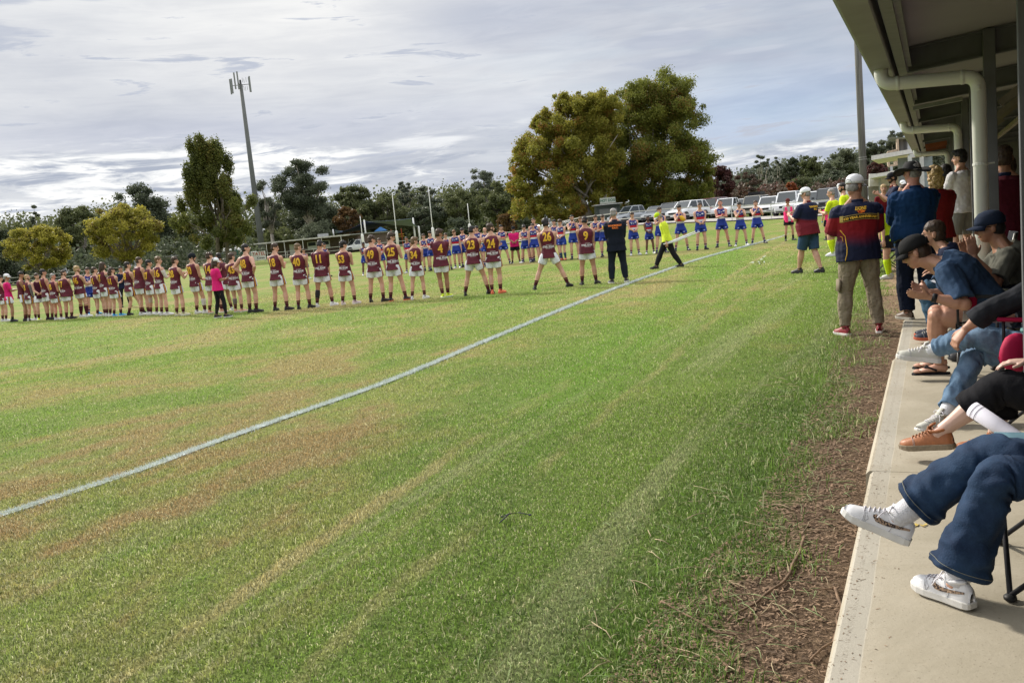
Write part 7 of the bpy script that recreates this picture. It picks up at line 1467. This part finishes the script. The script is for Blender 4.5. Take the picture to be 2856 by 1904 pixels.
stitch = mat('stitching', (.22, .22, .18), .8); ribw = matf('ribbed_white', lambda t, x, y, z, o: mixc(t, sstep(t, math_(t, 'SINE', math_(t, 'MULTIPLY', math_(t, 'ADD', x, math_(t, 'MULTIPLY', y, .15)), 620)), -.4, .5), (.50, .50, .56), (.76, .76, .80)), .9)
leop = matf('leopard', lambda t, x, y, z, o: mixc(t, sstep(t, noise_(t, o, 150, 2, .5), .50, .53), (.36, .25, .17), (.03, .02, .02)), .6)
UPZ = V((0, 0, 1))
# --- nearest: indigo flared jeans, white sneakers
kU, aU = D(2758, 1262, 2.93), D(2497, 1448, 3.08); aL = G(2662, 1628, .196); kL = aL + V((.135, -.03, .375)); toeU = D(2290, 1372, 3.22); toeL = G(2535, 1622, .14)
pel = V(((kU.x + kL.x) / 2, (kU.y + kL.y) / 2, .55)) + NX * .40 + V((0, 0, .0)); hj = pel + V((0, 0, .35))
e, f = seated('nearest seated woman in flared indigo jeans and white sneakers, legs crossed', 'woman', pel, -.15, .1, None,
  {'L': (kU, aU, (toeU - aU) + V((0, 0, .02)), (.05, .1, 1)), 'R': (kL, aL, (toeL - aL) * V((1, 1, 0)), (0, 0, 1))},
  {'L': (None, pel + FW * .12 + V((0, 0, .26)) + LEFTV * .02 + NX * .1, FW, (0, 0, -1)), 'R': (None, pel + FW * .12 + V((0, 0, .22)) - LEFTV * .05, FW, (0, 0, -1))},
  dict(skin=SK['fair'], hair='long', hc='brown', top=C_charc, sleeve=1.8, tname='jumper', bot=('flare', dj), binf=.022, tvox=.0065, bcrease=.007, bnsc=11, sock=(mat('sock_white', (.66, .66, .70), .9, var=.06, nscale=60, bump=.5, bscale=250), 1.66), vox=.006, leg=.84, fine=([(0, .096), (.3, .094), (.6, .084), (.9, .074), (1.05, .069), (1.3, .071), (1.5, .077), (1.64, .085), (1.9, .097)], {'L': 1.76, 'R': 1.87}, 1.4, dj)))
def sneaker(e, f, side, leo=True, s=.94, m_=None):
    a = f.J['ankle' + side]; fd = f.J['foot' + side]; u = f.J['footup' + side]; so_ = shoe(e, 'sneaker', a, fd, u, m_ or mat('leather_white', (.74, .74, .76), .38, var=.03, spec=.4), sole_w, s=s, laces=mat('lace', (.68, .66, .70), .8))
    if leo:
        fd = fd.normalized(); u = (u - fd * u.dot(fd)).normalized(); x = fd.cross(u)
        bv = BVHTree.FromPolygons([v.co for v in so_.data.vertices], [p.vertices for p in so_.data.polygons])
        sidev = x if x.dot(V((0, -1, 0))) > 0 else -x
        curve = [(.080, .012, .014), (.078, -.004, .022), (.062, -.018, .022), (.035, -.022, .018), (.005, -.020, .015), (-.030, -.015, .012), (-.064, -.010, .008)]; vs = []; bm = MB()
        for y, z, h in curve:
            for dz in (-h / 2, h / 2):
                q = a + fd * y * s + u * (z + dz) * s + sidev * .2; r = bv.ray_cast(q, -sidev); bm.v.append(tuple((r[0] if r[0] else q - sidev * .16) + sidev * .0032))
        for i in range(len(curve) - 1): k = 2 * i; bm.f.append((k, k + 1, k + 3, k + 2))
        bm.build('leopard_stripe', leop, so_)
        for pts in ([(.105, -.012), (.09, -.03), (.10, -.048)], [(.02, -.005), (.0, -.03), (.005, -.05)]):
            P = []
            for y, z in pts: q = a + fd * y * s + u * z * s + sidev * .2; r = bv.ray_cast(q, -sidev); P.append((r[0] if r[0] else q - sidev * .16) + sidev * .001)
            mb = MB(); mb.tube(P, [.0012] * 3, n=4); mb.build('seam', mat('seam_grey', (.4, .4, .42), .7), so_)
    return so_
sneaker(e, f, 'L', s=.92); sneaker(e, f, 'R', s=.86)
def hemring(e, f, side, s_, r, name, m_, rad=.0012, jn='jeans'):
    jo = [c for c in e.children if c.name.startswith(jn)][0]; bv = BVHTree.FromPolygons([v.co for v in jo.data.vertices], [p.vertices for p in jo.data.polygons]); k, a = f.J['knee' + side], f.J['ankle' + side]; c = k.lerp(a, s_); d = (a - k).normalized(); x = d.orthogonal().normalized(); y = d.cross(x); P = []
    for i in range(33):
        q = 2 * math.pi * i / 32; dr = x * math.cos(q) + y * math.sin(q); h = bv.ray_cast(c + dr * .3, -dr, .29); P.append((h[0] + dr * .001) if h[0] and (h[0] - c).length < .108 else c + dr * .088)
    mb = MB(); mb.tube(P, [rad] * 33, n=4); mb.build(name, m_, jo, smooth=True)
def seamline(e, f, side, s0, s1, offdir, m_, jn='jeans', rad=.0012):
    jo = [c for c in e.children if c.name.startswith(jn)][0]; bv = BVHTree.FromPolygons([v.co for v in jo.data.vertices], [p.vertices for p in jo.data.polygons]); h_, k, a = f.J['hip' + side], f.J['knee' + side], f.J['ankle' + side]; P = []
    for i in range(24):
        s = s0 + (s1 - s0) * i / 23; c = h_.lerp(k, s) if s <= 1 else k.lerp(a, s - 1); d = V(offdir).normalized(); h = bv.ray_cast(c + d * .3, -d, .3)
        if h[0] and (h[0] - c).length < .118: P.append(h[0] + d * .001)
        elif P: break
    if len(P) > 2: mb = MB(); mb.tube(P, [rad] * len(P), n=4); mb.build('stitching', m_, jo, smooth=True)
for sd in 'LR': hemring(e, f, sd, {'L': .71, 'R': .82}[sd], .1, 'stitching', stitch)
seamline(e, f, 'L', .6, 1.64, (0, -1, -.55), stitch)
cc_ = G(2812, 1432, .43) - FW * .24 - LEFTV * .27; camp_chair(V((cc_.x, cc_.y, .12)), FW, mat('chair_blue', (.10, .19, .24), .8), 'camp chair with a grey blue seat under the nearest woman in indigo jeans', arms=False)
# --- second: black cropped trousers, tan lace shoes, rolled paper
aU = D(2612, 1212, 4.45); kU = D(2795, 1075, 4.30); toe = D(2490, 1232, 4.60); pel = kU + NX * .40 + V((0, 0, -.08)); kL = kU + AX * .18 + V((0, 0, -.06)); aL = V((kL.x - .02, kL.y + .02, .20))
e, f = seated('seated woman in cropped black trousers and tan lace up shoes holding rolled papers', 'woman', pel, -.1, .15, None,
  {'L': (kU, aU, toe - aU + V((0, 0, .03)), (.1, 0, 1)), 'R': (kL, aL, FW, (0, 0, 1))}, {'L': (None, D(2872, 1262, 3.75), V((-.8, .2, .5)), (0, .3, 1)), 'R': (None, pel + FW * .28 + V((0, 0, .2)), FW, (0, 0, -1))},
  dict(skin=mat('skin_pale', (.60, .40, .33), .45, var=.07, nscale=10, spec=.4), hair='bob', hc='grey', top=C_black, sleeve=1.8, tname='jumper', bot=('pants', plain('crop_black', (.010, .010, .013))), fine=([(0, .105), (.4, .102), (.8, .090), (1.1, .086), (1.5, .090)], 1.50, .8, plain('crop_black', (.010, .010, .013))), vox=.0065, leg=1.08))
for sd in 'LR':
    a = f.J['ankle' + sd]; so_ = shoe(e, 'lace_shoe', a, f.J['foot' + sd], f.J['footup' + sd], mat('tan_leather', (.36, .135, .055), .45, var=.15, nscale=30, bump=.2), mat('cork_sole', (.24, .19, .13), .8, var=.2, nscale=60), laces=mat('tan_lace', (.40, .20, .11), .8))
    fd = f.J['foot' + sd]; u = f.J['footup' + sd]; u = (u - fd * u.dot(fd)).normalized(); x = fd.cross(u); hb = MB()
    for i in range(4):
        for sg in (-1, 1): q = a + fd * (.05 + .028 * i) + x * sg * .024 + u * (-.004 - .008 * i); hb.ell(q, (.004, .004, .003), n=6, mth=4)
    hb.build('eyelets', SH['brown'], so_)
h0, h1 = D(2870, 1245, 3.72), D(2712, 1140, 3.95); mb = MB(); mb.tube([h0 + (h1 - h0) * s_ for s_ in (-.3, 0, .5, 1.0)], [.034, .034, .035, .037], n=24, cap=False); ro = mb.build('rolled_paper', mat('paper', (.64, .63, .72), .7, var=.04), None, smooth=True); ro.modifiers.new('s', 'SOLIDIFY').thickness = .002; tag(ro, 'rolled printed papers in the hand of the woman in black', 'papers')
for k, (q, r) in enumerate(((.93, .0375), (.86, .0372), (.18, .0352))): mb = MB(); c = h0.lerp(h1, q); d = (h1 - h0).normalized(); mb.tube([c, c + d * .003], [r, r], n=24, cap=False); mb.build('printed_rule', mat('ink', (.05, .05, .07), .7), ro)
mb = MB(); mb.tube([h0.lerp(h1, .3), h0.lerp(h1, .995)], [.022, .024], n=20, cap=False); mb.build('inner_sheet', mat('paper', (.64, .63, .72)), ro, smooth=True)
camp_chair(V((pel.x, pel.y, .12)) - NX * .02, FW, plain('chair_black', (.012, .016, .018)), 'black camp chair with teal armrests under the woman in black trousers', sides=mat('chair_teal', (.10, .22, .22), .7))
# --- third: washed jeans, dark jumper, red chair
aU = D(2590, 978, 5.42); kU = D(2718, 935, 5.22); toe = D(2478, 968, 5.52); kL = D(2722, 985, 5.34); aL = D(2630, 1165, 5.15); toeL = G(2556, 1190, .14); pel = kU + NX * .40 + AX * .05 + V((0, 0, -.09)); pel.z = .53
e, f = seated('seated woman in washed blue jeans and dark jumper with a hand on her knee', 'woman', pel, -.12, .12, None,
  {'L': (kU, aU, toe - aU, (.15, 0, 1)), 'R': (kL, aL, (toeL - aL) * V((1, 1, 0)), (0, 0, 1))}, {'L': (D(2752, 872, 5.02), D(2692, 918, 5.08), D(2655, 960, 5.1) - D(2692, 918, 5.08), (.2, .3, -1)), 'R': (None, pel + FW * .3 + V((0, 0, .2)), FW, (0, 0, -1))},
  dict(skin=SK['mid'], hair='bob', hc='brown', top=C_charc, sleeve=1.55, tname='jumper', tinf=.024, crease=.008, bot=('pants', dl), pfl=.022, plen=1.86, tvox=.007, bcrease=.011, bnsc=13, sock=(C_white, 1.72), vox=.0068, hcurl=.6, leg=1.0, fine=([(0, .098), (.4, .094), (.7, .080), (1.0, .070), (1.3, .066), (1.6, .060), (1.9, .056)], 1.84, 1.2, dl)))
for sd in 'LR': sneaker(e, f, sd, False, m_=mat('canvas_white', (.58, .58, .52), .6, var=.05, bump=.2))
jt = f.J['top']; mb = MB(); bv = BVHTree.FromPolygons([v.co for v in jt.data.vertices], [p.vertices for p in jt.data.polygons])

spot = mat('spot_white', (.62, .62, .62), .8); rr = random.Random(4); c0 = f.at(.35)[0]; ns = 0
for i in range(60):
    q = c0 + FW * rr.uniform(-.06, .16) + UPZ * rr.uniform(-.16, .16) + LEFTV * .4; h = bv.ray_cast(q, -LEFTV)
    if h[0]: mb.ell(h[0] + LEFTV * .001, (.009, .004, .011), n=7, mth=4)
mb.build('spotted_panel', spot, jt)
redf = plain('chair_red', (.26, .006, .035)); camp_chair(V((pel.x, pel.y, .12)) - NX * .02, FW, redf, 'red camp chair under the woman in washed jeans')
bg_ = MB(); bg_.ell(D(2832, 985, 4.75), (.09, .05, .11), n=14, mth=10); o_ = bg_.build('red_bag', mat('bag_red', (.42, .008, .06), .7), None, smooth=True, nz=.012, nsc=14); tag(o_, 'crumpled bright red cloth bag hanging on the red camp chair', 'bag')
# --- fourth: black cap, slate tee, shorts, thongs, leaning forward and clapping
aN = D(2618, 1012, 6.45); kN = D(2612, 882, 6.38); pel = D(2772, 872, 6.35); pel.z = max(.5, pel.z - .02); kF = kN + AX * .22; aF = aN + AX * .24
e, f = seated('man in black cap and slate blue tee shirt leaning forward on his chair and clapping', 'man', pel, .42, .62, None,
  {'L': (kN, aN, G(2562, 1036, .14) - G(2625, 1034, .14), (0, 0, 1)), 'R': (kF, aF, FW, (0, 0, 1))},
  {'L': (D(2690, 848, 6.12), D(2592, 828, 6.2), D(2545, 822, 6.22) - D(2592, 828, 6.2), (.1, .6, .6)), 'R': (D(2680, 815, 6.5), D(2590, 815, 6.45), D(2550, 802, 6.45) - D(2590, 815, 6.45), (0, -.6, .3))},
  dict(skin=SK['mid'], hair='fade', hc='brown', cap=('cap', plain('cap_black', (.016, .016, .017))), glasses=True, top=C_teal, sleeve=.92, slf=.018, tinf=.028, hem=-.12, tname='tee_shirt', crease=.009, bot=('long', C_stone), slen=.62, vox=.007, hcurl=.2, arm=1.15, leg=1.15), head=(.15, .42), girth=1.15, tl=.57)
for sd in 'LR':
    a = f.J['ankle' + sd]; fd = f.J['foot' + sd].normalized(); x = fd.cross(UPZ); ft = MB(); ft.tube([a + fd * -.05 + UPZ * -.045, a + fd * .0 + UPZ * -.03, a + fd * .07 + UPZ * -.045, a + fd * .13 + UPZ * -.055], [(.026, .03), (.032, .036), (.036, .022), (.042, .014)], ref=x, n=12)
    for i in range(5): q = a + fd * .125 + x * (-.034 + .017 * i) + UPZ * -.056; ft.tube([q, q + fd * (.05 - .006 * abs(i - 1))], [.010, .008], n=7)
    ft.build('foot', SK['fair'], e, smooth=True)
    tg = MB(); tg.tube([a + fd * y + UPZ * -.078 for y in (-.075, -.05, .02, .10, .16, .185)], [(.018, .009), (.036, .010), (.036, .010), (.046, .010), (.042, .010), (.02, .009)], ref=x, n=14); t_ = tg.build('thong_sole', C_black, e, smooth=True)
    tg = MB(); tg.tube([a + fd * .12 + UPZ * -.05, a + fd * .08 + x * .025 + UPZ * -.022, a + fd * .02 + x * .042 + UPZ * -.05], [.006, .008, .008], n=7); tg.tube([a + fd * .12 + UPZ * -.05, a + fd * .08 - x * .025 + UPZ * -.022, a + fd * .02 - x * .042 + UPZ * -.05], [.006, .008, .008], n=7); tg.build('thong_strap', C_black, t_, smooth=True)
mb = MB(); w_ = f.J['wrL']; d = (f.J['elL'] - w_).normalized(); mb.tube([w_ + d * .02, w_ + d * .045], [.033, .034], n=16); mb.build('wristwatch', SH['black'], e, smooth=True)
camp_chair(V((pel.x, pel.y, .12)) + AX * .02, FW, plain('chair_charcoal', (.018, .018, .02)), 'black and red camp chair under the man in the slate tee shirt', sides=plain('chair_arm', (.03, .03, .03)), cup=redf)
# --- behind him: navy cap, olive tee, hand raised
pel = D(2858, 800, 6.75); pel.z = .52; kN = D(2740, 835, 7.0); kN.z = .60; aN = V((kN.x - .05, kN.y + .05, .2))
e, f = seated('man in navy cap, sunglasses and olive tee shirt clapping behind the slate tee shirt', 'man', pel, .12, .30, None,
  {'L': (kN, aN, FW, (0, 0, 1)), 'R': (kN + AX * .22, aN + AX * .22, FW, (0, 0, 1))},
  {'L': (None, D(2716, 715, 6.6), V((-.1, .1, 1)), (.2, 1, 0)), 'R': (None, D(2698, 718, 6.8), V((-.25, .1, .95)), (0, -1, .1))},
  dict(skin=SK['tan'], hair='fade', hc='black', cap=('cap', plain('cap_navy', (.018, .028, .055))), glasses=True, top=C_olive, sleeve=.9, slf=.02, tinf=.026, tname='tee_shirt', crease=.010, bot=('pants', dm), shoe=(SH['black'], sole_d), vox=.0072, hcurl=.12, girth=1.1), head=(-.1, .12), girth=1.12, tl=.57)
camp_chair(V((pel.x, pel.y, .12)), FW, plain('chair_navy', (.015, .02, .035)), 'dark navy camp chair under the man in the navy cap')
# --- beyond: mid blue jeans, dark sneaker with orange sole, programme on the lap
aN = G(2628, 935, .20); kN = D(2578, 806, 8.15); aN = D(2612, 925, 8.05); pel = D(2700, 800, 8.35); pel.z = .54
e, f = seated('seated person in blue jeans and a navy sneaker hidden behind the slate tee shirt', 'person', pel, .3, .3, None,
  {'L': (kN, aN, FW, (0, 0, 1)), 'R': (kN + AX * .2, aN + AX * .22, FW, (0, 0, 1))}, {'L': (None, pel + FW * .25 + V((0, 0, .2)), FW, (0, 0, -1)), 'R': (None, pel + FW * .25 + V((0, 0, .22)) + AX * .1, FW, (0, 0, -1))},
  dict(skin=SK['mid'], hair='short', hc='brown', top=C_navy, sleeve=1.0, tname='shirt', bot=('pants', dm), fine=([(0, .095), (.4, .09), (.7, .080), (1.0, .070), (1.3, .068), (1.9, .060)], 1.86, 1.1, dm), shoe=(SH['navy'], sole_r), vox=.008, bcrease=.008, laces=sole_g), tl=.5, s=.9)
camp_chair(V((pel.x, pel.y, .12)), FW, C_charc, 'camp chair with a pale metal frame beyond the black capped man', frame=mat('chair_silver', (.45, .45, .43), .35, .5))
mb = MB(); c = D(2640, 788, 8.1); mb.box(c, (.16, .22, .004), Matrix.Rotation(.4, 3, 'X') @ Rz(.5)); pr_ = mb.build('programme', mat('paper2', (.62, .64, .70), .7), None); tag(pr_, 'white folded programme resting on the blue denim lap', 'paper'); mb = MB(); mb.box(c + V((0, 0, .004)), (.10, .14, .002), Matrix.Rotation(.4, 3, 'X') @ Rz(.5)); mb.build('cover_photo', C_navy, pr_)
# --- far along the slab: seated boy in lime socks, low chair, esky
p = D(2535, 620, 24); pel = V((p.x, p.y, .50)); kN = pel + FW * .42 + V((0, 0, .08)); aN = kN + V((-.25, .05, -.22)); 
e, f = seated('seated boy umpire in lime socks with one leg stretched over the slab edge', 'boy', pel, .1, .2, None,
  {'L': (kN, aN, V((-1, .2, .2)), (0, 0, 1)), 'R': (kN + AX * .2, kN + AX * .2 + V((-.03, 0, -.38)), FW, (0, 0, 1))}, {'L': (None, pel + FW * .25 + V((0, 0, .2)), FW, (0, 0, -1)), 'R': (None, pel + FW * .25 + V((0, 0, .2)), FW, (0, 0, -1))},
  dict(skin=SK['mid'], hair='curly', hc='brown', top=C_yel2, sleeve=.9, tname='shirt', bot=('shorts', C_black), sock=(C_yel2, 1.12), shoe=(SH['greyw'], sole_g), vox=.011))
camp_chair(V((pel.x, pel.y, .12)), FW, C_black, 'black camp chair under the boy in lime socks')
camp_chair(at(2470, 17.2), FW, C_navy, 'folding chair on the dirt behind the white capped man')
# crushed yellow leaf and litter on the slab
mb = MB(); rr = random.Random(2)
for i in range(9): p = G(2562 + rr.gauss(0, 8), 1463 + rr.gauss(0, 2.5), .126); a = rr.random() * 6.28; d = V((math.cos(a), math.sin(a), .2)) * .012; x = V((-math.sin(a), math.cos(a), 0)) * .006; mb.add([p - d, p + x, p + d, p - x], [(0, 1, 2, 3)])
tag(mb.build('leaf_litter', mat('yellow_litter', (.60, .45, .12), .7), None), 'crushed yellow leaf bits on the concrete under the raised sneaker', kind='stuff')
